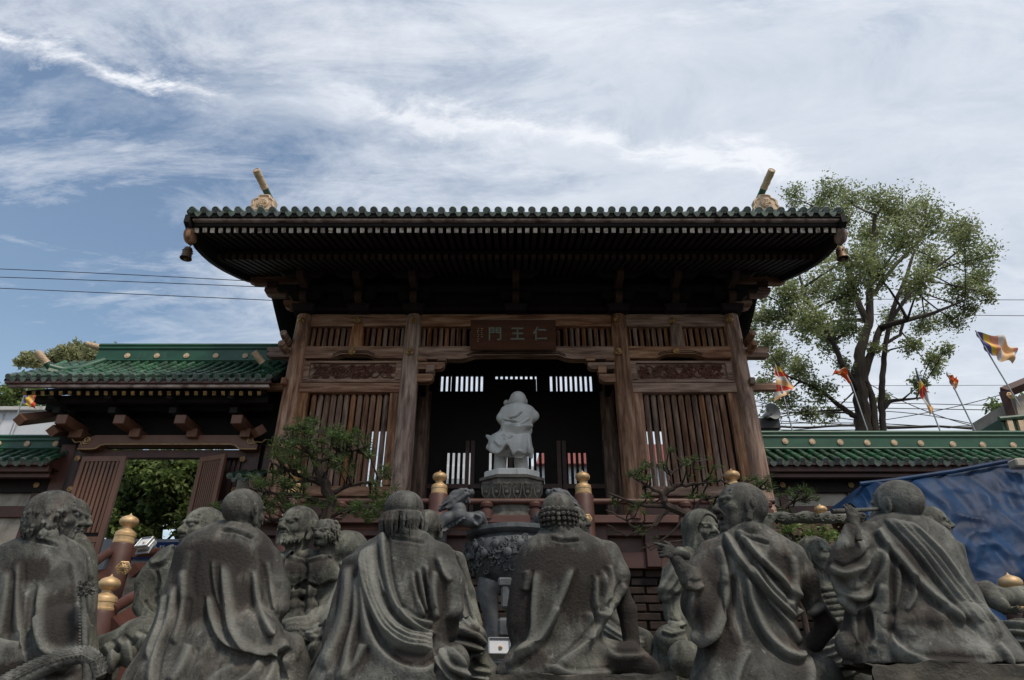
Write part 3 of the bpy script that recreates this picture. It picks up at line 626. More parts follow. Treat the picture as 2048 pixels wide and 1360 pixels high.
# name board with carved writing
p0, p1 = at(942, 643, YF-.35), at(1112, 702, YF-.2)
nb = thing('name_board', 'dark lacquered name board with three carved characters hung above the gate opening', 'sign', ((p0.x+p1.x)/2, YF-.27, p1.z))
tilt = R(14)
cz = (p0.z+p1.z)/2; cxx = (p0.x+p1.x)/2; W_, H_ = (p1.x-p0.x), (p0.z-p1.z)+.03; yc_ = YF-.32
q = MB(); q.box((cxx, yc_, cz), (W_, .06, H_), rot=(tilt, 0, 0), ch=.008); q.build('board', M['board'], nb)
Rm = Euler((tilt, 0, 0)).to_matrix()
fr = MB(); fr.box(Vector((cxx, yc_, cz))+Rm @ Vector((0, 0, H_/2+.006)), (W_+.02, .085, .02), rot=(tilt, 0, 0)); fr.build('board_edge', M['beam'], nb)
def text_mesh(s, size, ext, m, name='lettering', bold=0.):
    cu = bpy.data.curves.new(name, 'FONT'); cu.body = s; cu.size = size; cu.extrude = ext; cu.align_x = 'CENTER'; cu.align_y = 'CENTER'; cu.offset = bold; cu.resolution_u = 3
    o = bpy.data.objects.new('tmp', cu); COL.objects.link(o); dg = bpy.context.evaluated_depsgraph_get(); me = bpy.data.meshes.new_from_object(o.evaluated_get(dg)); bpy.data.objects.remove(o)
    me.name = name; me.materials.clear(); me.materials.append(m); return me
off2 = wloc(nb)
for ch, px, py in (('仁', 1080, 672), ('王', 1035, 672), ('門', 990, 672)):
    tx = at(px, py, yc_).x; pos = Vector((tx, yc_, cz))+Rm @ Vector((0, -.036, 0))
    me = text_mesh(ch, .30, .008, M['carved_letter'], 'carved_character', .004)
    link('carved_character', me, nb, pos-off2, (R(90)+tilt, 0, 0), (1, 1.0, 1))
q = MB(); rr = random.Random(2)
for px, m_ in ((956, 0), (964, 1)):
    for k in range(7 if m_ == 0 else 5):
        c = Vector((at(px, 672, yc_).x, yc_, cz))+Rm @ Vector((0, -.034, .13-.043*k))
        for s_ in range(3): q.box(c+Vector((rr.uniform(-.012, .012), 0, rr.uniform(-.01, .01))), (rr.uniform(.006, .02), .004, .005), rot=(tilt, rr.uniform(-1, 1), 0))
q.build('small_inscription', M['cream'], nb)
# ================================================================ platform
ZP = zat(1133, 11.0)
pl = thing('gate_platform', 'red-brown panelled base under the big gate above old brickwork', 'platform', (0, 12.6, 1.55))
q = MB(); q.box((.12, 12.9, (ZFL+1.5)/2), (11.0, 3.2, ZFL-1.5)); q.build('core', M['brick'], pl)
q = MB(); q.box((.12, 11.22, ZFL-.03), (11.0, .3, .1), ch=.01); q.build('floor_edge', M['red_wood'], pl)
q = MB(); q.box((.12, 11.2, (zat(1043, 11.1)+zat(1060, 11.1))/2), (11, .16, .17), ch=.01); q.build('rail', M['red_wood'], pl)
q = MB(); q.box((.12, 11.25, (ZFL+ZP)/2), (11, .08, ZFL-ZP-.02)); q.build('panel', M['red_wood'], pl)
q = MB(); q.box((.12, 11.2, ZP+.12), (11, .14, .26), ch=.01); q.build('rail', M['red_wood'], pl)
for x in (-4.4, -3.0, -1.3, 1.45, 2.3, 3.4, 4.9):
    q = MB(); q.box((x, 11.16, (ZFL+.2+ZP)/2), (.24, .2, ZFL+.2-ZP), ch=.012); q.build('post', M['red_wood'], pl)
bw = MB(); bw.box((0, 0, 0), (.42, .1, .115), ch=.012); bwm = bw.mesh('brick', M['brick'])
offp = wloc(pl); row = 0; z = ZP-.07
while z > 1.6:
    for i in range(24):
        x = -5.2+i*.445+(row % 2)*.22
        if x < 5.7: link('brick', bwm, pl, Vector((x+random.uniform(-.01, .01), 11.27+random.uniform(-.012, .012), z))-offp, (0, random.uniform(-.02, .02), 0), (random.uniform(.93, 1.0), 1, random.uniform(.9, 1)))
    z -= .13; row += 1
# balustrade
def finial(parent, c, s=1.0):
    prof = [(.148, 0), (.152, .012), (.152, .03), (.144, .036), (.144, .10), (.15, .105), (.15, .125), (.142, .13), (.142, .165), (.132, .175), (.118, .185), (.085, .205), (.068, .225), (.066, .245), (.085, .262), (.118, .285), (.134, .32), (.132, .352), (.110, .385), (.07, .408), (.035, .42), (.014, .438), (.004, .458)]
    q = MB(); q.lathe(c, [(r*s, z*s) for r, z in prof], 28); return q.build('finial', M['gold'], parent, 50)
def hexboss(parent, c, r=.09, ax=(0, -1, 0)):
    q = MB(); q.lathe(c, [(r, 0), (r, .015), (r*.82, .022), (r*.8, .012), (r*.45, .02), (r*.42, .035), (r*.15, .05), (r*.05, .06)], 6, axis=ax)
    for k in range(12):
        a = k*math.pi/6; M_ = Vector(ax).to_track_quat('Z', 'Y').to_matrix(); q.lathe(Vector(c)+M_ @ Vector((math.cos(a)*r*.62, math.sin(a)*r*.62, .012)), [(r*.12, 0), (r*.1, .012), (.002, .016)], 6, axis=ax)
    return q.build('boss', M['gold'], parent)
YBL = 10.95
bal = thing('balustrade', 'red-brown railing with gold finials in front of the big gate', 'balustrade', (0, YBL, ZFL))
zr_ = zat(1003, YBL)
for px, py in ((585, 968), (877, 966), (1167, 966), (1470, 962)):
    fz = zat(990, YBL); x = at(px+ (1 if px < 1024 else 0), 990, YBL).x
    q = MB(); q.lathe((x, YBL, ZP), [(.165, 0), (.165, fz-ZP-.03), (.15, fz-ZP)], 24); o = q.build('newel_post', M['red_wood'], bal, True); finial(o, (x, YBL, fz), .93 if px in (877, 1167) else 1.0)
    hexboss(bal, (x+(.02 if px > 1024 else -.02), YBL-.165, zat(1038, YBL-.16)), .085)
xs = [at(p, 1003, YBL).x for p in (500, 585, 877, 1167, 1470, 1560)]
for a, b_ in zip(xs[:-1], xs[1:]):
    q = MB(); q.tube([(a+.1, YBL, zr_), (b_-.1, YBL, zr_)], .052, 12); q.build('handrail', M['red_wood'], bal, True)
    n = 2; 
    for k in range(n):
        x = a+(b_-a)*(k+1)/(n+1)
        q = MB(); q.lathe((x, YBL, zr_-.30), [(.105, 0), (.11, .1), (.11, .15), (.075, .165), (.07, .19), (.10, .2), (.11, .25), (.08, .29)], 16); q.build('baluster', M['red_wood'], bal, True)
    q = MB(); q.box(((a+b_)/2, YBL, zr_-.30), (b_-a-.2, .12, .13), ch=.01); q.build('lower_rail', M['red_wood'], bal)
# ================================================================ left side gate
YS = 13.0
sg = thing('side_gate', 'small gate with green tiled roof and open slatted doors left of the big gate', 'gate', (-7.1, YS, 3.4))
offs = wloc(sg)
ZSE = zat(757, 11.6); YSE = 11.6; ZSR = zat(727, YS)
def fzs(y): t = (YS-y)/(YS-YSE); return ZSR-(ZSR-ZSE)*(1.2*t-.2*t*t)
XS0, XS1 = -9.78, -4.72
slope_tiles(sg, XS0, XS1, fzs, YSE, YS-.05, 25, 8, r=.052, lift=.045)
q = MB()
n = 10; vs = []; fs = []
for side in (0, 1):
    b0 = len(vs)
    for i in range(n+1):
        y = YSE+.02+(YS-YSE-.02)*i/n; Y = 2*YS-y if side else y
        for x in (XS0-.08, XS1+.08): vs += [(x, Y, fzs(y)), (x, Y, fzs(y)-.06)]
    for i in range(n):
        a = b0+i*4; f = [(a, a+2, a+6, a+4), (a+1, a+5, a+7, a+3), (a, a+4, a+5, a+1), (a+2, a+3, a+7, a+6)]; fs += f if not side else [k[::-1] for k in f]
q.add(vs, fs); q.build('roof_deck', M['dark_wood'], sg)
xr0, xr1 = at(200, 710, YS).x, -4.5
q = MB(); zb, zt = ZSR-.02, zat(694, YS); h = zt-zb
q.box(((xr0+xr1)/2, YS, (zb+zt)/2-.02), (xr1-xr0, .2, h*.9)); q.build('ridge', M['green'], sg)
q = MB(); q.tube([(xr0-.02, YS, zt), (xr1, YS, zt)], .11, 14, sq=.62); q.build('ridge_cap', M['green'], sg, True)
q = MB(); q.tube([(xr0, YS-.11, zt-h*.22), (xr1, YS-.11, zt-h*.22)], .02, 8); q.tube([(xr0, YS-.11, zb+h*.1), (xr1, YS-.11, zb+h*.1)], .022, 8); q.build('ridge_moulding', M['green'], sg, True)
dm = MB(); dm.lathe((0, 0, 0), [(.062, 0), (.062, .02), (.05, .026), (.046, .02), (.034, .022), (.03, .028), (.01, .03)], 18, axis=(0, -1, 0)); dmm = dm.mesh('disc', M['cream'], True)
for px in (255, 314, 373, 432, 491): p = at(px, 712, YS-.1); link('disc', dmm, sg, p-offs)
for pth in (((208, 722, 12.9), (160, 738, 12.5), (125, 741, 12.2), (98, 734, 12.05)), ((600, 728, 12.95), (572, 744, 12.5), (548, 744, 12.2), (530, 730, 12.05))):
    pts = [at(*p) for p in pth]; P = []
    for i in range(len(pts)-1):
        for k in range(4): P.append(pts[i].lerp(pts[i+1], k/4))
    P.append(pts[-1]); q = MB(); q.tube(P, .085, 10); q.tube([p+Vector((0, 0, -.1)) for p in P], .1, 8); q.build('descending_ridge', M['green'], sg, True)
horn(sg, at(100, 734, 12.05), at(74, 704, 11.85), .068, frac=.75); horn(sg, at(531, 733, 12.05), at(508, 704, 11.85), .065, frac=.75)
horn(sg, at(208, 697, YS), at(173, 688, 12.85), .06, frac=.85)
q = MB(); q.box(((XS0+XS1)/2, YSE+.05, ZSE-.06), (XS1-XS0+.1, .08, .07), ch=.01); q.build('eave_board', M['red_wood'], sg)
q = MB(); q.box(((XS0+XS1)/2, YSE+.1, ZSE-.12), (XS1-XS0, .08, .06), ch=.01); q.build('eave_board', M['eave_pale'], sg)
rf = MB(); rf.box((0, .65, 0), (.075, 1.3, .085)); rf.cur = 1; rf.box((0, -.004, 0), (.07, .008, .08)); rm = rf.mesh('rafter', [M['dark_wood'], M['old_gold']])
asl = math.atan2(fzs(YSE+1)-fzs(YSE), 1)
for i in range(27): link('rafter', rm, sg, Vector((XS0+.3+i*(XS1-XS0-.5)/26, YSE+.17, ZSE-.235))-offs, (asl*.8, 0, 0))
# bracket beams protruding towards the court, in two tiers
def corbel(px, py, w_px, h_px, y0, ln, m='door', yaw=0.):
    p = at(px, py, y0); w_ = w_px*sc_at(py, y0); h = h_px*sc_at(py, y0)
    q = MB(); q.box((0, ln/2, 0), (w_, ln, h), ch=.01); o = q.build('corbel', M[m]); o.parent = sg; o.location = p-offs; o.rotation_euler = (0, 0, yaw)
for px in (238, 360, 473): corbel(px, 838, 22, 19, 12.15, .9)
for px in (268, 383, 490): corbel(px, 865, 21, 18, 12.5, .5)
corbel(122, 838, 22, 20, 12.1, 1.0); corbel(150, 866, 26, 18, 12.5, .5)
for a_, b_ in (((38, 840, 11.9), (110, 832, 12.9)), ((104, 862, 12.2), (140, 858, 12.9)), ((522, 860, 12.3), (500, 870, 12.9))):
    A, B = at(*a_), at(*b_); q = MB(); q.tube([A, B], .12, 4); q.build('corbel', M['door'], sg)
# dark soffit mass: purlins and wall under the roof
zlt = zat(872, 12.8)
q = MB(); q.box((-6.9, 12.95, (zlt+ZSR)/2-.2), (4.75, .2, ZSR-zlt)); q.box((-4.9, 12.97, zlt-.5), (.75, .16, 1.6)); q.build('frieze_wall', M['dark_wood'], sg)
for y, z in ((12.1, zat(800, 12.1)), (12.45, zat(815, 12.45))):
    q = MB(); q.box((-7.15, y, z), (4.6, .12, .14)); q.build('purlin', M['dark_wood'], sg)
for x in (-9.0, -7.9, -6.7, -5.5):
    q = MB(); q.box((x, 12.4, zat(812, 12.4)), (.12, 1.1, .14)); q.box((x, 12.5, zat(835, 12.5)), (.14, .8, .12)); q.build('bracket_arm', M['dark_wood'], sg)
# lintel with gilt scrolls
xa, xb = at(163, 890, 12.7).x, at(518, 890, 12.7).x
zt, zb = zat(873, 12.7), zat(900, 12.7); up = []; lo = []
n = 40
for i in range(n+1):
    x = xa+(xb-xa)*i/n; d = min(x-xa, xb-x); up.append((x, zt-.20*max(0, 1-d/.28)**1.5)); t = min(1, max(0, (d-.32)/.18)); lo.append((x, zb-.02+.10*(t*t*(3-2*t))))
q = MB(); q.strip(up, lo, 12.62, 12.82); q.build('lintel', M['door'], sg)
q = MB(); q.tube([(x, 12.615, z+.012) for x, z in lo], .013, 6); q.build('gilt_line', M['gold'], sg)
for s, cx_ in ((1, xa), (-1, xb)):
    q = MB(); pts = []
    for j in range(22):
        t = j/21; an = 3.4+t*9.5; r_ = .085*(1-.75*t); pts.append((cx_+s*(.14+math.cos(an)*r_), 12.605, (zt+zb)/2+.03+math.sin(an)*r_))
    q.tube(pts, [.012+.006*math.sin(k) for k in range(22)], 6)
    q.tube([(cx_-s*.16, 12.605, (zt+zb)/2+.05), (cx_-s*.08, 12.605, (zt+zb)/2-.02), (cx_+s*.02, 12.605, (zt+zb)/2), (cx_+s*.06, 12.605, (zt+zb)/2-.06)], .012, 6); q.build('gilt_scroll', M['gold'], sg)
q = MB(); q.box(((xa+xb)/2, 12.85, zat(908, 12.8)), (xb-xa-.2, .14, .16)); q.build('lintel', M['red_wood'], sg)
for x in (xa+.12, xb-.12, xa-.3, xb+.25):
    q = MB(); q.box((x, 12.9, (zat(893, 12.9)+2.6)/2), (.28, .24, zat(893, 12.9)-2.6)); q.build('door_post', M['red_wood'], sg)
for px, py in ((485, 918), (468, 980), (155, 917), (140, 978)): hexboss(sg, at(px, py, 12.72), .06)
# slatted doors
def door(px_h, px_e, pt, pb, yaw, n):
    H = at(px_h, pt, 12.55); wd = abs(at(px_e, pt, 12.55).x-H.x)/max(.3, math.cos(yaw)); h = H.z-zat(pb, 12.55); s = 1 if px_e > px_h else -1
    o = bpy.data.objects.new('door', None); 
    q = MB()
    q.box((s*.04, 0, -h/2), (.08, .06, h)); q.box((s*(wd-.05), 0, -h/2), (.10, .06, h)); q.box((s*wd/2, 0, -.05), (wd-.16, .055, .1)); q.box((s*wd/2, 0, -h+.1), (wd-.16, .055, .2)); q.box((s*wd/2, 0, -h*.72), (wd-.16, .05, .10))
    fr_ = q.build('door', M['door']); fr_.parent = sg; fr_.location = H-offs; fr_.rotation_euler = (0, 0, yaw)
    pt_ = (wd-.2)/n; sl = MB(); sl.box((0, 0, 0), (pt_*.66, .03, h*.62), ch=.004); slm = sl.mesh('slat', M['door'])
    s2 = MB(); s2.box((0, 0, 0), (pt_*.66, .03, h*.2), ch=.004); s2m = s2.mesh('slat', M['door'])
    for i in range(n):
        x = s*(.09+(wd-.2)*(i+.5)/n); link('slat', slm, fr_, (x, 0, -.1-h*.31)); link('slat', s2m, fr_, (x, 0, -h*.83))
    q = MB(); q.box((0, 0, 0), (wd-.1, .004, h-.1)); link('door_backing', q.mesh('door_backing', M['dark_wood']), fr_, (s*wd/2, .02, -h/2))
door(167, 256, 914, 1150, R(-2), 8); door(453, 392, 908, 1150, R(-22), 9)
q = MB(); A_, B_ = at(456, 906, 12.9), at(520, 906, 12.9); q.box(((A_.x+B_.x)/2, 12.99, (A_.z+3.5)/2), (B_.x-A_.x+.25, .06, A_.z-3.5)); q.build('side_panel', M['red_wood'], sg)
for k in range(5): q = MB(); q.box((A_.x+.06+k*.1, 12.93, (A_.z+3.6)/2), (.055, .04, A_.z-3.7)); q.build('slat', M['red_wood'], sg)
# stairs and their railing
ss = thing('stone_stairs', 'stairs rising to the small side gate behind the left statues', 'stairs', (-7.2, 9.5, 1.5))
for k in range(12):
    q = MB(); q.box((-7.2, 8.6+k*.32, 1.5+(k+1)*.16/2), (3.0, .32, (k+1)*.16)); q.build('step', M['rock'], ss)
sb = thing('stair_balustrade', 'brown stair railing with two gold finials behind the leftmost statues', 'balustrade', (-5, 8, 1.5))
def newel(px, py, Y, wpx, zb=1.5):
    p = at(px, py, Y); r = wpx/2*sc_at(py, Y); q = MB(); q.lathe((p.x, Y, zb), [(r, 0), (r, p.z-zb-.03), (r*.9, p.z-zb)], 24); o = q.build('newel_post', M['red_wood'], sb, True); finial(o, p, r/.165*.98); return p
n1 = newel(246, 1088, 8.2, 45); n2 = newel(204, 1222, 6.3, 52); 
hexboss(sb, at(247, 1136, 8.0), .085, (.35, -.9, 0))
for a_, b_, r_ in (((268, 1104, 8.2), (345, 1106, 9.8), .06), ((222, 1102, 8.2), (180, 1130, 7.2), .05), ((222, 1220, 6.3), (330, 1155, 7.6), .05), ((265, 1140, 8.2), (345, 1140, 9.8), .085), ((222, 1255, 6.3), (330, 1190, 7.6), .085), ((215,1150,8.2), (150,1165,7.0), .08)):
    q = MB(); q.tube([at(*a_), at(*b_)], r_, 12 if r_ < .07 else 4); q.build('handrail' if r_ < .07 else 'lower_rail', M['red_wood'], sb, True)
q = MB(); A, B = at(270, 1150, 8.3), at(360, 1300, 9.0); q.prism([(A.x, A.z), (B.x+.6, A.z), (B.x+.6, 1.5), (A.x, 1.5)], 8.5, 8.6); q.build('side_panel', M['red_wood'], sb)
# flank post right (behind the far right statue) with gold finial
rbal = thing('stair_balustrade', 'brown stair post with gold finial at the right edge beside the blue tarpaulin', 'balustrade', (6, 6, 1.5))
def newel2(px, py, Y, wpx):
    p = at(px, py, Y); r = wpx/2*sc_at(py, Y); q = MB(); q.lathe((p.x, Y, 1.5), [(r, 0), (r, p.z-1.53), (r*.9, p.z-1.5)], 24); o = q.build('newel_post', M['red_wood'], rbal, True); finial(o, p, r/.165*1.02)
newel2(2040, 1222, 5.6, 52); newel2(1648, 1050, 9.3, 30)
q = MB(); q.tube([at(1930, 1160, 7.6), at(2030, 1215, 5.7)], .05, 10); q.build('handrail', M['red_wood'], rbal, True)
# ================================================================ green-ridged walls
def ridge_wall(name, label, xa, xb, discs, py_top, ncol, dpy=888, tilt=0.):
    t = thing(name, label, 'wall', ((xa+xb)/2, YS, 3.4), 'walls with green ridges'); of = wloc(t); Yw = YS
    zt = zat(py_top, Yw); zb_ = zat(903, Yw); ze = zat(924, 12.35); ye = 12.35
    f = lambda y: zb_-(zb_-ze)*(Yw-y)/(Yw-ye)
    slope_tiles(t, xa, xb, f, ye, Yw-.05, ncol, 3, r=.052, lift=.04)
    q = MB(); q.add([(xa, ye, ze), (xb, ye, ze), (xb, Yw, zb_), (xa, Yw, zb_), (xa, ye, ze-.05), (xb, ye, ze-.05), (xb, Yw, ze-.05), (xa, Yw, ze-.05)], [(0, 1, 2, 3), (7, 6, 5, 4), (0, 4, 5, 1), (1, 5, 6, 2), (3, 7, 4, 0)]); q.build('roof_deck', M['red_wood'], t)
    q = MB(); q.box(((xa+xb)/2, Yw, (zt+zb_)/2), (xb-xa, .2, zt-zb_)); q.build('ridge', M['green'], t)
    q = MB(); q.tube([(xa, Yw, zt), (xb, Yw, zt)], .12, 14, sq=.5); q.tube([(xa, Yw-.11, zt-.09), (xb, Yw-.11, zt-.09)], .018, 6); q.tube([(xa, Yw-.11, zb_+.03), (xb, Yw-.11, zb_+.03)], .022, 6); q.build('ridge_moulding', M['green'], t, True)
    for px, py in discs: link('disc', dmm, t, at(px, py, Yw-.1)-of)
    za = zat(937, 12.45); q = MB(); q.box(((xa+xb)/2, 12.5, za), (xb-xa, .12, .13), ch=.01); q.box(((xa+xb)/2, 12.58, zat(950, 12.5)), (xb-xa, .12, .07)); q.build('eave_beam', M['red_wood'], t)
    zs = zat(986, Yw-.05); q = MB(); q.box(((xa+xb)/2, Yw+.05, (ze+2)/2), (xb-xa, .22, ze-2.02)); q.build('wall_panel', M['stucco'], t)
    q = MB(); q.box(((xa+xb)/2, Yw-.1, (zat(958, 12.9)+zat(984, 12.9))/2), (xb-xa, .12, .30)); q.build('rail', M['dark_wood'], t)
    q = MB(); q.box(((xa+xb)/2, Yw-.09, zat(1024, 12.9)), (xb-xa, .1, .22), ch=.01); q.build('rail', M['red_wood'], t)
    k = 0; x = xa+.4
    while x < xb:
        q = MB(); q.box((x, Yw-.085, (ze+2)/2-.1), (.16, .08, ze-2.3)); q.build('post', M['red_wood'], t)
        hexboss(t, (x, Yw-.16, zat(1024, 12.9)), .06); hexboss(t, (x, Yw-.17, zat(972, 12.9)), .06); x += 1.35
    return t
ridge_wall('boundary_wall', 'wall with green ridge and pale discs right of the big gate', 4.95, 11.2, [(1519, 881), (1570, 883), (1624, 884), (1680, 885), (1734, 886), (1788, 886), (1841, 887), (1905, 889), (1965, 890), (2026, 891)], 868, 28)
ridge_wall('boundary_wall', 'short wall with green ridge and stucco panels at the left edge of the photo', -12.5, -9.0, [(-3, 888), (55, 888), (112, 888)], 876, 15)
q = MB(); q.box((-5.05, 12.7, zat(950, 12.7)-.9), (.6, .2, 1.8)); 
lw = thing('boundary_wall', 'narrow stucco wall with dark tiled coping between side gate and big gate', 'wall', (-5.15, 12.7, 3.4), 'walls with green ridges')
q.build('wall_panel', M['stucco'], lw); f2 = lambda y: zat(956, 12.1)+(y-12.1)*.45
slope_tiles(lw, -5.3, -4.75, f2, 12.1, 12.75, 3, 2, r=.05, lift=.04)
# right end: roofs of the next building
rb_ = thing('hall_building', 'brown and cream gable with green ridge tiles at the right edge', 'building', (13, 17, 3.4))
A, B = at(2008, 785, 16), at(2120, 740, 16)
q = MB(); q.tube([A, B], .16, 4); q.tube([A, at(2040, 880, 16)], .14, 4); q.build('gable_board', M['red_wood'], rb_)
q = MB(); C_ = [at(2030, 795, 16.1), at(2140, 750, 16.1), at(2140, 900, 16.1), at(2046, 880, 16.1)]; q.prism([(p.x, p.z) for p in C_], 16.1, 18); q.build('wall', M['stucco'], rb_)
hexboss(rb_, at(2020, 791, 15.8), .1)
P = [at(2000, 838, 15), at(2046, 835, 15), at(2056, 872, 15), at(2012, 874, 15)]
q = MB(); q.prism([(p.x, p.z) for p in P], 15, 16); q.build('ridge', M['green'], rb_)
for px in (2012, 2034):
    P = [at(px, 841, 14.96), at(px+11, 841, 14.96), at(px+20, 872, 14.96), at(px+9, 872, 14.96)]; q = MB(); q.prism([(p.x, p.z) for p in P], 14.93, 15); q.build('gilt_panel', M['cream'], rb_)
q = MB(); q.tube([at(1998, 838, 14.95), at(2050, 833, 14.95)], .06, 8); q.build('ridge_cap', M['tile'], rb_)
P = [at(1925, 872, 17), at(2010, 848, 17), at(2060, 850, 17), at(2060, 900, 17), at(1925, 900, 17)]; q = MB(); q.prism([(p.x, p.z) for p in P], 17, 19); q.build('roof', M['dark_wood'], rb_)
# buildings behind
wb = thing('white_building', 'white building with a red metal roof seen through the gate slats', 'building', (2, 26, 3.4))
q = MB(); z1 = zat(932, 24); q.box((2.5, 27, (z1+3.4)/2), (11, 6, z1-3.4)); q.build('wall', M['white'], wb)
q = MB(); q.box((-1.2, 27, z1+.3), (3.6, 5.9, .62)); q.build('parapet', M['white'], wb)
q = MB(); q.prism([(.9, z1), (8.4, z1), (8.0, z1+.75), (1.1, z1+.75)], 23.7, 30.2); q.build('roof', M['redroof'], wb)
for k in range(7):
    q = MB(); q.box((-2.2+k*1.5, 23.97, z1-1.0), (.8, .08, 1.0)); o = q.build('window', M['grey_metal'], wb)
pb_ = thing('pale_building', 'pale panelled building behind the small side gate at far left', 'building', (-14, 17, 3.4))
q = MB(); A, B = at(-60, 822, 17), at(108, 870, 17); q.box(((A.x+B.x)/2-2, 18, (A.z+3.4)/2), (B.x-A.x+4, 2, A.z-3.4)); q.build('wall', M['white'], pb_)
q = MB(); q.box(((A.x+B.x)/2-2, 16.95, A.z+.03), (B.x-A.x+4.1, .2, .1)); q.build('coping', M['stone_pale'], pb_)
for px in (8, 42):
    q = MB(); q.tube([at(px, 826, 16.97), at(px-18, 872, 16.97)], .02, 4); q.build('panel_joint', M['grey_metal'], pb_)
lbw = thing('banner_wall', 'low white wall carrying a blue banner behind the stair railing', 'wall', (-9, 14.5, 3.4))
q = MB(); A, B = at(185, 1078, 15), at(420, 1160, 15); q.box(((A.x+B.x)/2, 15.1, (A.z+3)/2), (B.x-A.x+1.0, .2, A.z-3)); q.build('wall', M['white'], lbw)
ban = thing('banner', 'blue banner with white capital letters on the low wall left of the second statue', 'banner', ((A.x+B.x)/2, 14.9, A.z-.6))
q = MB(); b0, b1 = at(258, 1084, 14.9), at(420, 1118, 14.9); q.box(((b0.x+b1.x)/2, 14.92, (b0.z+b1.z)/2), (b1.x-b0.x, .03, b0.z-b1.z)); q.build('cloth', M['sign_blue'], ban)
for s_, px, sz in (('MÙ', 276, .24), ('NINH THUẬN', 352, .24)):
    me = text_mesh(s_, sz, .004, M['white_print'], 'lettering', .006); link('lettering', me, ban, at(px, 1100, 14.89)-wloc(ban), (R(90), 0, 0))
# ================================================================ stone statue on pedestal
ped = thing('lotus_pedestal', 'dark carved stone lotus pedestal under the standing white statue', 'pedestal', at(1024, 1000, 11.85)-Vector((0, 0, .8)))
c = at(1024, 960, 11.75); x0 = c.x
def oct_ring(r, z, sq=.8): return [(x0+r*math.copysign(min(1, abs(math.cos(a)*1.25)), math.cos(a)), 11.85+sq*r*math.copysign(min(1, abs(math.sin(a)*1.25)), math.sin(a)), z) for a in [math.pi/8+k*math.pi/4 for k in range(8)]]
def octo(name, rz_, m):
    q = MB(); vs = []; fs = []
    for r, z in rz_: vs += oct_ring(r, z)
    for i in range(len(rz_)-1):
        for k in range(8): k2 = (k+1) % 8; fs.append((i*8+k, i*8+k2, i*8+8+k2, i*8+8+k))
    fs += [tuple(range(8))[::-1], tuple((len(rz_)-1)*8+k for k in range(8))]; q.add(vs, fs); return q.build(name, M[m], ped)
Zp = lambda py: zat(py, 11.45)
octo('base', [(.46, 3.95), (.46, 4.3), (.36, 4.4), (.36, Zp(1004))], 'ped')
octo('lotus_bowl', [(.42, Zp(1004)), (.46, Zp(990)), (.52, Zp(975)), (.53, Zp(968))], 'ped')
octo('cornice', [(.53, Zp(968)), (.54, Zp(958)), (.585, Zp(956)), (.585, Zp(951)), (.55, Zp(949))], 'ped')
octo('top_slab', [(.50, Zp(949)), (.50, Zp(938)), (.47, Zp(935))], 'stone_pale')
for k in range(6):
    x = x0-.46+k*.184; q = MB(); pts = [(x-.075, 11.42, Zp(972)), (x-.05, 11.39, Zp(967)), (x, 11.385, Zp(970)), (x+.05, 11.39, Zp(967)), (x+.075, 11.42, Zp(972)), (x+.06, 11.43, Zp(988)), (x, 11.45, Zp(1000)), (x-.06, 11.43, Zp(988)), (x-.075, 11.42, Zp(972))]
    q.tube(pts, .013, 6); q.lathe((x, 11.44, Zp(984)), [(.035, 0), (.03, .02), (.005, .03)], 10, axis=(0, -1, 0)); q.build('lotus_petal', M['ped'], ped, True)
# ================================================================ incense burner
cc = at(1028, 1052, 8.3); r0 = 82*sc_at(1052, 8.3)
ib = thing('incense_burner', 'dark carved stone incense burner with dragon handles between the statues', 'incense burner', (cc.x, 8.3+.2, 1.55))
ZC = lambda py: zat(py, 8.0); yc0 = 8.3
prof = [(.30, 1175), (.60, 1165), (.86, 1140), (1.02, 1110), (1.05, 1092), (1.0, 1078), (.90, 1072), (.88, 1068), (1.0, 1064), (1.04, 1060), (1.04, 1052), (.98, 1050), (.9, 1052), (.8, 1060)]
q = MB(); q.lathe((cc.x, yc0+.1, 0), [(r_*r0*1.12, ZC(py)) for r_, py in prof], 48); q.build('bowl', M['stone_dark'], ib, 40)
rr = random.Random(9); q = MB()
for k in range(170):
    an = rr.uniform(math.pi, 2*math.pi); py = rr.uniform(1080, 1140); rad = r0*1.12*(1.05 if py < 1112 else 1.05-(py-1112)/28*.2); s0 = rr.uniform(.02, .055); ph = rr.random()*6.28; pts = []; tw = rr.choice((-1, 1))*rr.uniform(.8, 1.5)
    for j in range(9):
        t = j/8; a2 = ph+tw*t*6.28; rs = s0*(1-.8*t); aa = an+math.cos(a2)*rs/rad; pts.append((cc.x+math.cos(aa)*rad*1.01, yc0+.1+math.sin(aa)*rad*1.01, ZC(py)+math.sin(a2)*rs))
    q.tube(pts, [.014*(1-.4*j/8) for j in range(9)], 5)
for k in range(14):
    an = math.pi+k*math.pi/13; aa = an; rad = r0*1.19; q.lathe((cc.x+math.cos(aa)*rad, yc0+.1+math.sin(aa)*rad, ZC(1092 if k % 2 else 1110)), [(.05, 0), (.05, .015), (.03, .03), (.01, .032)], 10, axis=(math.cos(aa), math.sin(aa), 0))
q.build('relief_carving', M['stone_dark'], ib, True)
for k, an in enumerate((-2.3, -.85, 1.57)):
    lx, ly = cc.x+math.cos(an)*r0*.8, yc0+.1+math.sin(an)*r0*.8; q = MB()
    q.tube([(lx*1.0, ly, ZC(1160)), (lx+math.cos(an)*.06, ly, ZC(1185)), (lx, ly, ZC(1220)), (lx-math.cos(an)*.03, ly, ZC(1260)), (lx+math.cos(an)*.05, ly, 1.55)], [.15, .13, .09, .08, .12], 10); q.build('leg', M['stone_dark'], ib, True)
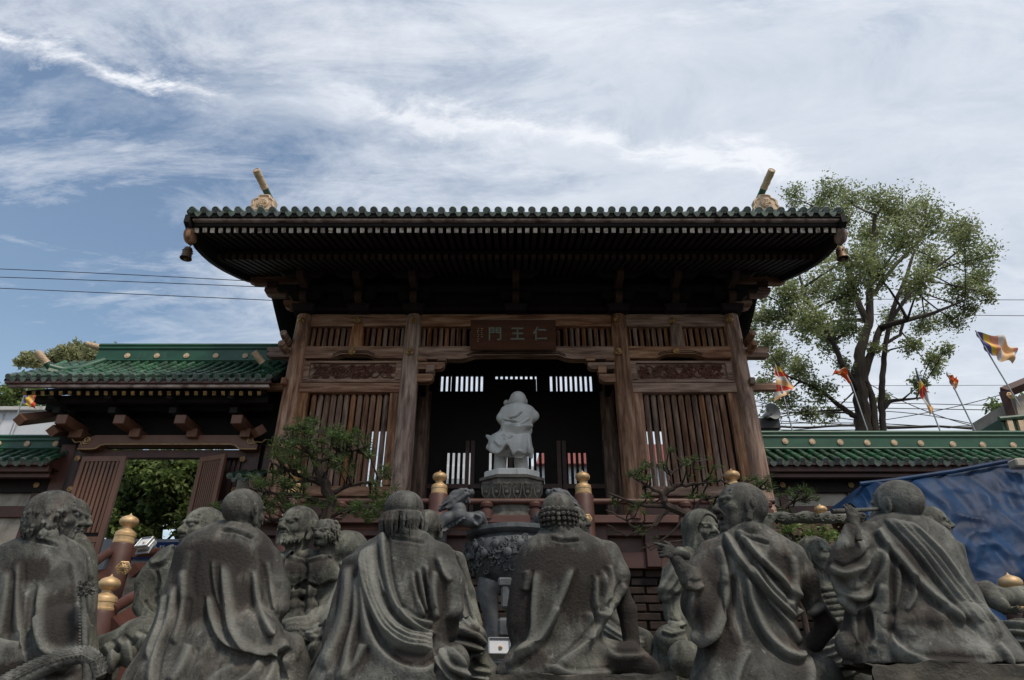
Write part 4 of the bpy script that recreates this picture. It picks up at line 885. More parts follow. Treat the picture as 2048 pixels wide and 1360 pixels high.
q = MB(); q.box((at(1010, 1170, 7.7).x, 7.75, ZC(1172)), (.16, .12, .1), ch=.02); q.box((at(1010, 1240, 7.7).x, 7.75, ZC(1200)), (.09, .1, .24), ch=.02); q.box((at(1010, 1240, 7.7).x, 7.75, ZC(1260)), (.16, .12, .2), ch=.03); q.build('leg', M['stone_dark'], ib)
q = MB(); q.box((cc.x, yc0+.1, 1.75), (1.2, .9, .42), ch=.03); q.build('plinth', M['stone_dark'], ib)
# ================================================================ vegetation
def leaves_mesh(name, C, size, mats, rng, up=.3, aspect=.5, curl=True):
    "C: (n,3) leaf centres; each leaf a folded diamond of 2 triangles-quads"
    n = len(C); d = rng.normal(size=(n, 3)); d[:, 2] = d[:, 2]*.6-up; d /= np.linalg.norm(d, axis=1)[:, None]
    r = rng.normal(size=(n, 3)); s = np.cross(d, r); s /= np.linalg.norm(s, axis=1)[:, None]
    nn = np.cross(d, s); L_ = size*rng.uniform(.6, 1.3, (n, 1)); W_ = L_*aspect
    V = np.stack([C, C+d*L_*.45+s*W_*.5+nn*L_*.08, C+d*L_-nn*L_*.08, C+d*L_*.45-s*W_*.5+nn*L_*.08], 1).reshape(-1, 3)
    F = np.arange(4*n).reshape(n, 4); return V, F
def crown_tree(name, label, cat, trunk, limbs, clumps, Y, leaf, nleaf, m_leaf, seed, spread=1.0, group=None, bark='bark', r0=.3, twigs=7, up=.25, zbase=3.3, inner=.25):
    "trunk: pixel path with radii; clumps: (px,py,rpx,dy); twigs run from the limbs into each clump"
    rng = np.random.default_rng(seed); rr = random.Random(seed)
    b = at(trunk[0][0], trunk[0][1], Y); t = thing(name, label, cat, (b.x, Y, zbase), group); of = wloc(t)
    q = MB(); nodes = []
    def path(pts):
        P = [at(p[0], p[1], Y+(p[3] if len(p) > 3 else 0)) for p in pts]; rd = [p[2]*sc_at(p[1], Y) for p in pts]; PP = []; RR = []
        for i in range(len(P)-1):
            for k in range(5):
                u = k/5; PP.append(P[i].lerp(P[i+1], u)+Vector((rr.uniform(-1, 1), rr.uniform(-1, 1), 0))*rd[i]*.15); RR.append((rd[i]+(rd[i+1]-rd[i])*u)*(.78 if r0 > .25 else 1))
        PP.append(P[-1]); RR.append(rd[-1]); q.tube(PP, RR, 9); nodes.extend(zip(PP, RR))
    tp = [(trunk[0][0], trunk[0][1], trunk[0][2])]+list(trunk)
    path(trunk); z0 = at(trunk[0][0], trunk[0][1], Y)
    q.tube([Vector((z0.x, Y, zbase)), z0], trunk[0][2]*sc_at(trunk[0][1], Y)*1.1, 9)
    for l in limbs: path(l)
    C = []
    for (px, py, rp, dy) in clumps:
        c = at(px, py, Y+dy); r = rp*sc_at(py, Y)
        best = min(nodes, key=lambda n_: (n_[0]-c).length+(2 if n_[0].z > c.z+.3 else 0)); a = best[0]
        mid = a.lerp(c, .5)+Vector((rr.uniform(-.15, .15), 0, rr.uniform(-.1, .25)))*r; w0 = min(best[1]*.7, r*.05+.012)
        q.tube([a, a.lerp(mid, .6), mid.lerp(c, .35), c], [w0, w0*.8, w0*.6, w0*.35], 6)
        for k in range(twigs):
            d = Vector((rr.gauss(0, 1), rr.gauss(0, 1), rr.gauss(0, .8)+.25)).normalized(); e = c+d*r*rr.uniform(.6, 1.0); m_ = c.lerp(e, .5)+Vector((rr.uniform(-.1, .1),)*3)*r
            q.tube([c.lerp(a, rr.random()*.3), m_, e], [w0*.35, w0*.25, w0*.1], 4)
            k2 = int(nleaf/twigs*(rp/50)**2)
            for (s_, e_, f_) in ((c, m_, .3), (m_, e, .7)):
                n_ = max(1, int(k2*f_)); u = rng.uniform(0, 1, (n_, 1)); base = np.array(s_)*(1-u)+np.array(e_)*u
                C.append(base+rng.normal(size=(n_, 3))*r*.26*spread)
    C = np.concatenate(C); V, F = leaves_mesh('crown', C, leaf, None, rng, up)
    q.build('trunk', M[bark], t, True)
    me = mesh_np('crown', V-np.array(of), F, False, M[m_leaf]); link('crown', me, t); return t
# the big tree right of the gate
rr = random.Random(11)
cl = []
base_cl = [(1590, 395, 26), (1655, 385, 34), (1700, 405, 42), (1760, 410, 44), (1815, 425, 44), (1640, 430, 40), (1860, 440, 40), (1905, 465, 38), (1680, 455, 46), (1745, 465, 50), (1930, 480, 30), (1955, 520, 36), (1800, 490, 46),
 (1870, 520, 40), (1960, 560, 34), (1700, 520, 46), (1640, 500, 40), (1600, 470, 30), (1920, 580, 38), (1985, 590, 20), (1755, 550, 42), (1840, 570, 34), (1640, 570, 44), (1590, 590, 40), (1560, 640, 36), (1700, 590, 40), (1610, 650, 44), (1530, 690, 32),
 (1660, 680, 40), (1560, 720, 38), (1530, 770, 30), (1600, 740, 38), (1640, 780, 32), (1570, 800, 32), (1540, 830, 22), (1700, 660, 30), (1780, 640, 30), (1850, 640, 34), (1905, 640, 28), (1940, 620, 24), (1830, 690, 24), (1860, 720, 24), (1840, 770, 20), (1890, 700, 16),
 (1765, 800, 18), (1615, 830, 22), (1660, 830, 20), (1690, 730, 18), (1810, 590, 26), (1700, 620, 30), (1525, 590, 16), (1525, 640, 24), (1500, 660, 16), (1750, 700, 18), (1870, 745, 16)]
for px, py, r_ in base_cl: cl.append((px, py, r_*1.08, rr.uniform(-2.4, 2.4)))
crown_tree('broadleaf_tree', 'tall airy green tree rising behind the right wall', 'tree',
  [(1728, 870, 21), (1722, 800, 18), (1714, 755, 16), (1722, 700, 13), (1738, 640, 10), (1740, 570, 8), (1745, 500, 7), (1750, 430, 4)],
  [[(1752, 870, 10), (1746, 800, 8), (1728, 752, 8)], [(1766, 868, 8), (1762, 800, 8), (1766, 740, 7), (1772, 680, 6), (1785, 620, 6), (1810, 560, 5), (1830, 500, 3, 1)],
   [(1722, 765, 12), (1745, 700, 9), (1762, 655, 8), (1815, 640, 6, -1), (1870, 625, 4, -1), (1930, 600, 2, -1)], [(1712, 780, 8), (1690, 740, 7, -1), (1668, 690, 6, -1), (1640, 640, 5, -1), (1610, 590, 4, -1), (1590, 520, 2, -1)],
   [(1715, 835, 8), (1690, 820, 7), (1660, 795, 5), (1620, 770, 4), (1570, 750, 2)], [(1738, 650, 9), (1710, 590, 7), (1690, 520, 5), (1670, 440, 3)], [(1766, 690, 5), (1800, 670, 4), (1810, 630, 3)],
   [(1765, 820, 6), (1780, 802, 5), (1820, 798, 3), (1850, 795, 2)], [(1745, 590, 6), (1790, 530, 5), (1850, 470, 3)], [(1738, 640, 6), (1680, 640, 4, 1), (1620, 660, 2, 1)], [(1766, 660, 5), (1840, 560, 4), (1920, 500, 2)]],
  cl, 17.5, .105, 1750, 'leaf_tree', 21, zbase=3.4)
# foliage seen through the open side gate
cl = [(rr.uniform(225, 420), rr.uniform(915, 1080), rr.uniform(22, 40), rr.uniform(-1.5, 1.5)) for _ in range(56)]
crown_tree('bushy_tree', 'dense leafy tree seen through the open side gate', 'tree', [(320, 1130, 10), (318, 1040, 7), (325, 980, 4)], [[(318, 1050, 5), (280, 990, 3)], [(318, 1040, 5), (370, 970, 3)]], cl, 17.5, .16, 2600, 'leaf_dark', 5, up=.7)
cl = [(rr.uniform(-60, 75), rr.uniform(765, 825), rr.uniform(18, 30), rr.uniform(-1.5, 1.5)) for _ in range(16)]
crown_tree('leafy_tree', 'green tree behind the far left end of the side gate', 'tree', [(10, 870, 8), (10, 800, 4)], [], cl, 20, .17, 1300, 'leaf_dark', 6)
cl = [(60, 722, 18, 0), (44, 722, 12, 0), (85, 722, 15, .4), (130, 710, 18, 0), (155, 706, 20, .5), (180, 708, 18, -.3), (115, 718, 17, .5), (150, 722, 18, 0), (205, 708, 14, 0), (235, 698, 8, 0)]
crown_tree('feathery_tree', 'pale feathery tree top above the side gate roof', 'tree', [(150, 800, 9), (140, 740, 6), (150, 715, 3)], [[(140, 760, 5), (90, 725, 3)]], cl, 19, .15, 5200, 'leaf_bb', 8, up=-.3)
cl = [(rr.uniform(1985, 2060), rr.uniform(800, 870), rr.uniform(14, 24), rr.uniform(-1, 1)) for _ in range(16)]
crown_tree('dark_tree', 'dark tree behind the gable at the right edge', 'tree', [(2010, 900, 6), (2010, 840, 3)], [], cl, 24, .2, 1300, 'leaf_dark', 12)
cl = [(1575, 1065, 26, 0), (1620, 1075, 26, .2), (1660, 1070, 24, 0), (1690, 1085, 20, .2), (1600, 1100, 24, 0), (1650, 1100, 20, -.2), (1560, 1040, 14, 0)]
crown_tree('garden_shrub', 'leafy shrub under the carved stone pole on the right', 'shrub', [(1620, 1160, 4), (1620, 1110, 3)], [], cl, 7.2, .055, 700, 'leaf_dark', 14, zbase=1.5, up=0)
# pines: crooked limbs with tufts of needles
def pine(label, Y, limbs, tufts, seed, r_t, nn=60, zb=1.5, extra=()):
    rng = np.random.default_rng(seed); rr = random.Random(seed); b = at(limbs[0][0][0], limbs[0][0][1], Y); t = thing('pine_tree', label, 'pine tree', (b.x, Y, zb), 'small clipped pines in front of the gate'); of = wloc(t); q = MB(); nodes = []
    for l in limbs:
        P = []; RR = []
        for i in range(len(l)-1):
            A, B = at(l[i][0], l[i][1], Y+(l[i][3] if len(l[i]) > 3 else 0)), at(l[i+1][0], l[i+1][1], Y+(l[i+1][3] if len(l[i+1]) > 3 else 0)); s = sc_at(l[i][1], Y)
            for k in range(4): u = k/4; P.append(A.lerp(B, u)+Vector((rr.uniform(-1, 1), rr.uniform(-1, 1), rr.uniform(-1, 1)))*s*2.2); RR.append((l[i][2]*(1-u)+l[i+1][2]*u)*s)
        P.append(B); RR.append(l[-1][2]*s); q.tube(P, RR, 7); nodes += list(zip(P, RR))
    q.tube([Vector((b.x, Y, zb)), b], limbs[0][0][2]*sc_at(limbs[0][0][1], Y), 8)
    V = []
    for (px, py, dy, k) in tufts:
        c = at(px, py, Y+dy); s = sc_at(py, Y); a, ra = min(nodes, key=lambda n_: (n_[0]-c).length)
        m_ = a.lerp(c, .5)+Vector((rr.uniform(-1, 1), rr.uniform(-1, 1), -rr.random()))*s*7; q.tube([a, m_, c], [min(ra, 2.2*s), 1.5*s, .9*s], 5)
        n = int(nn*k); d = rng.normal(size=(n, 3)); d[:, 2] = np.abs(d[:, 2])*.8-.15; d /= np.linalg.norm(d, axis=1)[:, None]
        st = np.array(c)+rng.normal(size=(n, 3))*s*4*k; en = st+d*(r_t*s*rng.uniform(.6, 1.1, (n, 1))); sd_ = np.cross(d, rng.normal(size=(n, 3))); sd_ /= np.linalg.norm(sd_, axis=1)[:, None]; sd_ *= s*.75
        V.append(np.stack([st-sd_, st+sd_, en], 1))
    V = np.concatenate(V).reshape(-1, 3)-np.array(of); q.build('trunk', M['bark2'], t, True)
    link('needles', mesh_np('needles', V, np.arange(len(V)).reshape(-1, 3), False, M['needle']), t)
rr = random.Random(31)
def tuft_line(pts, n, jx, jy, k=1.): 
    o = []
    for i in range(n):
        u = rr.random()*(len(pts)-1); a = int(u); u -= a; o.append((pts[a][0]*(1-u)+pts[a+1][0]*u+rr.gauss(0, jx), pts[a][1]*(1-u)+pts[a+1][1]*u+rr.gauss(0, jy), rr.uniform(-.45, .45), k*rr.uniform(.6, 1.1)))
    return o
tf = (tuft_line([(560, 880), (590, 862), (625, 850), (670, 868), (690, 880)], 46, 10, 9)+tuft_line([(545, 915), (600, 900), (650, 895), (700, 890), (745, 895)], 62, 10, 13)+tuft_line([(540, 935), (600, 935), (680, 930), (755, 925)], 26, 14, 10)
      +tuft_line([(505, 970), (560, 968), (610, 985)], 34, 12, 10)+tuft_line([(480, 1000), (540, 1010), (600, 1010)], 30, 14, 10)+tuft_line([(640, 1000), (700, 1015), (760, 1010), (800, 990)], 34, 12, 10)+tuft_line([(700, 1035), (760, 1040)], 10, 10, 8)+tuft_line([(735, 970), (775, 950), (760, 930)], 8, 6, 6)+tuft_line([(430, 1020), (445, 1010)], 6, 6, 6))
pine('full crooked pine in front of the left slatted bay', 7.0, [[(640, 1120, 13), (650, 1040, 12), (662, 1000, 11), (645, 960, 11), (630, 920, 8), (615, 885, 5), (610, 860, 3)], [(645, 965, 7), (600, 950, 5), (560, 935, 3), (540, 920, 2)], [(632, 925, 5), (680, 905, 4), (730, 895, 2)],
     [(655, 990, 6), (700, 970, 4), (750, 965, 3), (775, 950, 2)], [(660, 1010, 6), (600, 990, 4), (540, 985, 3), (500, 975, 2)], [(655, 1030, 6), (700, 1020, 4), (760, 1015, 2), (800, 995, 1.5)], [(650, 1035, 5), (590, 1030, 4), (530, 1045, 3), (480, 1080, 2)], [(620, 890, 3), (580, 875, 2), (560, 885, 1.5)], [(645, 960, 4), (590, 965, 2.5), (550, 905, 1.5)]], tf, 17, 16, 50)
tf = (tuft_line([(1245, 960), (1290, 950), (1330, 925), (1390, 930), (1450, 950)], 38, 12, 12, .7)+tuft_line([(1215, 1010), (1260, 1010), (1300, 1000)], 14, 12, 12, .7)+tuft_line([(1470, 970), (1530, 960), (1545, 990)], 16, 8, 10, .7)+tuft_line([(1400, 1000), (1440, 1010), (1360, 980)], 12, 14, 10, .7)+tuft_line([(1260, 1070), (1300, 1060)], 4, 8, 8, .6))
pine('sparse pine with bare twisting branches in front of the right slatted bay', 7.2, [[(1490, 1150, 9), (1440, 1060, 8), (1385, 1035, 8), (1335, 1012, 8), (1325, 990, 7), (1350, 972, 5), (1395, 968, 3)], [(1335, 1012, 5), (1290, 1010, 4), (1250, 1000, 3), (1215, 985, 2)], [(1340, 1015, 4), (1310, 1050, 3), (1270, 1055, 2.4), (1235, 1030, 1.6), (1212, 1020, 1.2)],
     [(1320, 1030, 3), (1300, 1060, 2), (1250, 1070, 1.6), (1215, 1050, 1.2)], [(1325, 990, 4), (1290, 970, 3), (1265, 950, 2), (1290, 930, 1.3)], [(1345, 975, 3), (1340, 950, 2), (1365, 930, 1.6), (1385, 925, 1)], [(1395, 968, 2.4), (1440, 960, 2), (1480, 975, 1.5)], [(1380, 1035, 4), (1400, 1000, 3), (1450, 990, 2), (1500, 985, 1.6), (1530, 965, 1)], [(1440, 1060, 4), (1400, 1080, 2.5), (1340, 1085, 2), (1300, 1100, 1.2), (1290, 1085, 1)],
     [(1365, 1028, 3), (1350, 1060, 2), (1310, 1090, 1.6), (1280, 1098, 1)]], tf, 23, 15, 44)
tf = tuft_line([(1560, 1000), (1600, 985), (1625, 995)], 16, 10, 10, .8)+tuft_line([(1545, 1030), (1590, 1015)], 8, 10, 8, .7)
pine('small low pine between the right gate column and the blue tarpaulin', 8.6, [[(1580, 1090, 6), (1575, 1050, 5), (1565, 1020, 4), (1590, 1000, 3), (1610, 990, 2)], [(1568, 1030, 3), (1550, 1010, 2)], [(1575, 1050, 3), (1610, 1040, 2), (1640, 1030, 1.5)]], tf, 29, 15, 46)
# ================================================================ flags
def flag(label, pole, cols, grid, Y=13.1, wav=.06, lab2=None):
    p0 = at(pole[-1][0], pole[-1][1], Y); t = thing('flag', label, 'flag', p0, 'small flags on poles along the walls'); of = wloc(t)
    q = MB(); q.tube([at(*p, Y) for p in pole], .016, 6); q.build('flag_pole', M['grey_metal'], t)
    # grid: list of rows (hoist->fly) of pixel points, interpolated
    G = [[at(x, y, Y) for x, y in r] for r in grid]; nu, nv = 20, 14; q = MB(); vs = []
    for j in range(nv+1):
        v = j/nv*(len(G)-1); a = min(int(v), len(G)-2); v -= a
        for i in range(nu+1):
            u = i/nu*(len(G[0])-1); b = min(int(u), len(G[0])-2); u -= b
            p = (G[a][b].lerp(G[a][b+1], u)).lerp(G[a+1][b].lerp(G[a+1][b+1], u), v); uu = i/nu; vv = j/nv
            vs.append(p+Vector((0, wav*math.sin(uu*9+vv*4)*uu**.5+wav*.5*math.sin(vv*11-uu*5), wav*.25*math.sin(uu*13+vv*3))))
    vs2 = [v_+Vector((0, .004, 0)) for v_ in vs]
    b = 0
    for j in range(nv):
        for i in range(nu):
            c = cols[min(int(i/nu*len(cols)), len(cols)-1)]
            if isinstance(c, list): c = c[min(int(j/nv*len(c)), len(c)-1)]
            q.f.append((j*(nu+1)+i, (j+1)*(nu+1)+i, (j+1)*(nu+1)+i+1, j*(nu+1)+i+1)); q.m.append(c)
    q.v = [tuple(v_) for v_ in vs]; q.cur = 1
    q.build('flag_cloth', [M['f_blue'], M['f_yel'], M['f_red'], M['f_wht'], M['f_ora'], M['f_redor'], M['f_pred']], t, 60)
B5 = [0, 0, 1, 6, 6, 3, 3, 3, 4, 4, 4, 4, [4, 6, 3, 4], [4, 6, 3, 4]]
flag('drooping striped flag closest to the big gate', [(1550, 728), (1568, 795), (1586, 866)], [1, 2, 3, 4, 2, 3, 4], [[(1549, 730), (1550, 765), (1551, 801)], [(1560, 736), (1570, 765), (1572, 792)], [(1563, 740), (1590, 772), (1575, 790)]], wav=.05)
flag('small orange red pennant in front of the tree trunk', [(1690, 742), (1703, 768), (1738, 870)], [5, 5, 4, 5], [[(1704, 765), (1690, 738), (1672, 738)], [(1697, 768), (1682, 748), (1663, 752)]])
flag('narrow striped flag hanging close to its pole right of the tree', [(1831, 736), (1868, 830), (1884, 872)], [0, 1, 2, 3, 4], [[(1831, 738), (1850, 778), (1868, 815)], [(1833, 748), (1842, 790), (1860, 830)]], wav=.04)
flag('small folded orange pennant between the two striped flags', [(1893, 745), (1908, 775), (1956, 874)], [5, 5, 4, 5], [[(1893, 746), (1900, 752), (1918, 751)], [(1898, 758), (1906, 760), (1912, 756)], [(1905, 776), (1912, 778), (1915, 768)]])
flag('large spread striped flag at the top of the long pole at far right', [(1951, 661), (1982, 715), (2040, 812)], B5, [[(1952, 663), (1985, 672), (2010, 674), (2028, 692)], [(1965, 690), (1995, 696), (2015, 700), (2031, 708)], [(1981, 713), (1998, 714), (2005, 722), (2026, 726)]], wav=.09)
flag('folded purple and yellow flag behind the left end of the side gate', [(55, 775), (18, 872)], [0, 1, 4, 2], [[(52, 786), (62, 784), (74, 786)], [(46, 805), (56, 812), (71, 818)]], Y=15.5, wav=.05)
# ================================================================ wires
def wire(label, pts, Y, r, grp):
    P = [at(x, y, Y) for x, y in pts]; n = 24; q = MB(); PP = []
    for i in range(n+1):
        u = i/n; p = P[0].lerp(P[-1], u); 
        if len(P) == 3: p = P[0]*((1-u)*(1-2*u))+P[1]*(4*u*(1-u))+P[2]*(u*(2*u-1))
        PP.append(p)
    q.tube(PP, r, 5); o = q.build('power_line', M['wire']); tag(o, label, 'cable', grp)
for k, (a, b_) in enumerate(((535, 566), (552, 575), (573, 601))):
    wire(('topmost', 'middle', 'lowest')[k]+' of the three thin power lines in the sky left of the big roof', [(-80, a), (240, (a+b_)/2-2+k), (640, b_+4)], 22, .016, 'power lines left of the gate')
for k, (a, m_, b_, r_) in enumerate(((597, 599, 600, .014), (628, 630, 632, .014), (772, 771, 770, .010), (800, 808, 814, .016), (812, 818, 822, .018))):
    wire(('highest thin wire behind the big tree', 'second wire behind the big tree', 'hairline wire behind the orange pennant', 'upper of two parallel wires above the right wall', 'lower of two parallel wires above the right wall')[k], [(1640 if k < 2 else 1500, a), (1860, m_), (2120, b_)], 24, r_, 'power lines right of the gate')
for k, (p) in enumerate(([(1500, 850), (1700, 846), (1900, 856)], [(1500, 845), (1760, 822), (2020, 868)], [(1500, 800), (1800, 850), (2060, 845)], [(1560, 862), (1800, 835), (2000, 790)], [(1500, 838), (1780, 852), (2060, 852)], [(1640, 700), (1800, 800), (1990, 862)], [(1520, 858), (1700, 860), (1960, 850)])):
    wire(('nearly straight wire just above the thick black bundle', 'arched wire crossing behind the tree trunks', 'deeply sagging wire of the tangle over the right wall', 'wire rising to the right through the tangle', 'flat lowest wire of the tangle over the right wall', 'steep wire slanting down right from the tree crown', 'shallow wire ending left of the rightmost pennant pole')[k], p, 25, .018, 'tangled wires over the right wall')
q = MB(); q.tube([at(1560+20*k, 853+2*math.sin(k*.7)+(0 if k < 12 else (k-12)*.4), 25) for k in range(28)], .045, 6); tag(q.build('power_line', M['wire']), 'thick bundled black cable just above the right green ridge', 'cable', 'power lines right of the gate')
# loudspeaker behind the right corner column
ls = thing('loudspeaker', 'grey horn loudspeaker on a box behind the right gate column', 'loudspeaker', at(1535, 862, 15))
d = (at(1552, 818, 14.6)-at(1530, 832, 15)).normalized(); c = at(1530, 832, 15)
q = MB(); q.lathe(c, [(.06, 0), (.08, .1), (.12, .2), (.2, .3), (.21, .31), (.1, .2), (.05, .1)], 20, axis=d); q.build('horn', M['grey_metal'], ls, True)
q = MB(); q.box(at(1530, 852, 15), (.6, .4, .28), ch=.02); q.build('box', M['wire'], ls); q = MB(); q.tube([at(1530, 866, 15), c], .03, 6); q.build('bracket', M['wire'], ls)
# floodlights
def flood(label, px, py, Y, wpx, yaw, pitch):
    c = at(px, py, Y); s = wpx*sc_at(py, Y); t = thing('floodlight', label, 'floodlight', c-Vector((0, 0, s*.5)))
    E = Euler((pitch, 0, yaw)); Mx = E.to_matrix(); q = MB()
    q.box(c+Mx @ Vector((0, .03, 0)), (s, .09, s*.72), rot=E, ch=.02); q.build('housing', M['grey_metal'], t)
    q = MB()
    for dx, dz, sx, sz in ((0, .33, 1, .07), (0, -.33, 1, .07), (.465, 0, .07, .66), (-.465, 0, .07, .66)): q.box(c+Mx @ Vector((dx*s, -.025, dz*s)), (sx*s, .03, sz*s), rot=E, ch=.006)
    q.build('frame', M['grey_metal'], t); q = MB(); q.box(c+Mx @ Vector((0, -.019, 0)), (s*.86, .006, s*.59), rot=E); q.build('glass', M['white'], t)
    q = MB(); q.tube([c+Mx @ Vector((-s*.52, .03, 0)), c+Mx @ Vector((-s*.52, .05, -s*.5)), c+Mx @ Vector((s*.52, .05, -s*.5)), c+Mx @ Vector((s*.52, .03, 0))], .012, 6); q.build('bracket', M['grey_metal'], t)
    q = MB(); q.lathe(c+Mx @ Vector((s*.05, -.024, -s*.05)), [(s*.1, 0), (s*.07, .012), (.004, .02)], 14, axis=Mx @ Vector((0, -1, 0))); q.build('lamp', M['cream'], t, True)
flood('grey floodlight tilted up beside the gold stair finial at left', 291, 1087, 7.9, 34, R(-25), R(-32))
flood('white faced floodlight low between the two middle statues', 998, 1295, 5.6, 46, R(8), R(-18))
# tarpaulin draped over something bulky
tp = thing('tarpaulin', 'blue tarpaulin draped over a bulky heap at the right', 'tarpaulin', (6.6, 10, 1.5))
ols = [(1700, 1005), (1712, 985), (1722, 968), (1745, 962), (1790, 962), (1850, 958), (1905, 945), (1960, 930), (2010, 925), (2048, 926), (2120, 930), (2200, 950)]
nx, ny = 200, 110; vs = []; fs = []; rr = random.Random(4)
for i in range(nx+1):
    u = i/nx*(len(ols)-1); a = min(int(u), len(ols)-2); u -= a; px = ols[a][0]*(1-u)+ols[a+1][0]*u; py = ols[a][1]*(1-u)+ols[a+1][1]*u
    p = at(px, py, 10.2); U = i/nx
    for j in range(ny+1):
        v = j/ny; z = p.z*(1-v)+1.5*v; flare = -1.2*v**.7
        y = 10.2+flare-.05*math.sin(px*.03+5*v+2*noise.noise((p.x, z*.6, 3)))*min(1, v*3)-.03*math.sin(px*.05+v*11+1.3)*min(1, v*2)+.07*noise.noise((p.x*2.2, z*1.6, .5))*2+.05*noise.noise((p.x*6, z*3, 1.5))
        # long diagonal creases from the high corner
        a1_ = noise.noise((p.x*1.6+z*.9, (z-p.x*.35)*3.2, 7)); a2_ = noise.noise((p.x*4+z*2, (z-p.x*.5)*7, 2)); cr = .05*(1-min(1, abs(a1_)*3))+.005*(1-min(1, abs(a2_)*4))+math.sin((z-p.x*.45)*8+4*noise.noise((p.x*.7, z*.7, 0)))*.02; x = p.x+(-.35*v if U < .12 else 0)+(.03*math.sin(v*20+U*9))
        vs.append((x, y-cr*min(1, v*4), z))
for i in range(nx):
    for j in range(ny): a = i*(ny+1)+j; fs.append((a, a+ny+1, a+ny+2, a+1)[::-1])
b0 = len(vs)
for i in range(nx+1): x, y, z = vs[i*(ny+1)]; vs.append((x, 12.0, z-.1))
for i in range(nx): fs.append((i*(ny+1), (i+1)*(ny+1), b0+i+1, b0+i))
q = MB(); q.add(vs, fs); q.build('sheet', M['tarp'], tp, True)
q = MB(); q.tube([at(1720, 968, 10.15), at(1790, 960, 10.1), at(1905, 943, 10.1), at(2010, 923, 10.1), at(2120, 928, 10.1)], .035, 8); q.build('fold', M['tarp'], tp, True)
q = MB(); q.box(at(2038, 928, 9.9), (.22, .2, .13), ch=.02); q.build('weight_block', M['stucco'], tp)
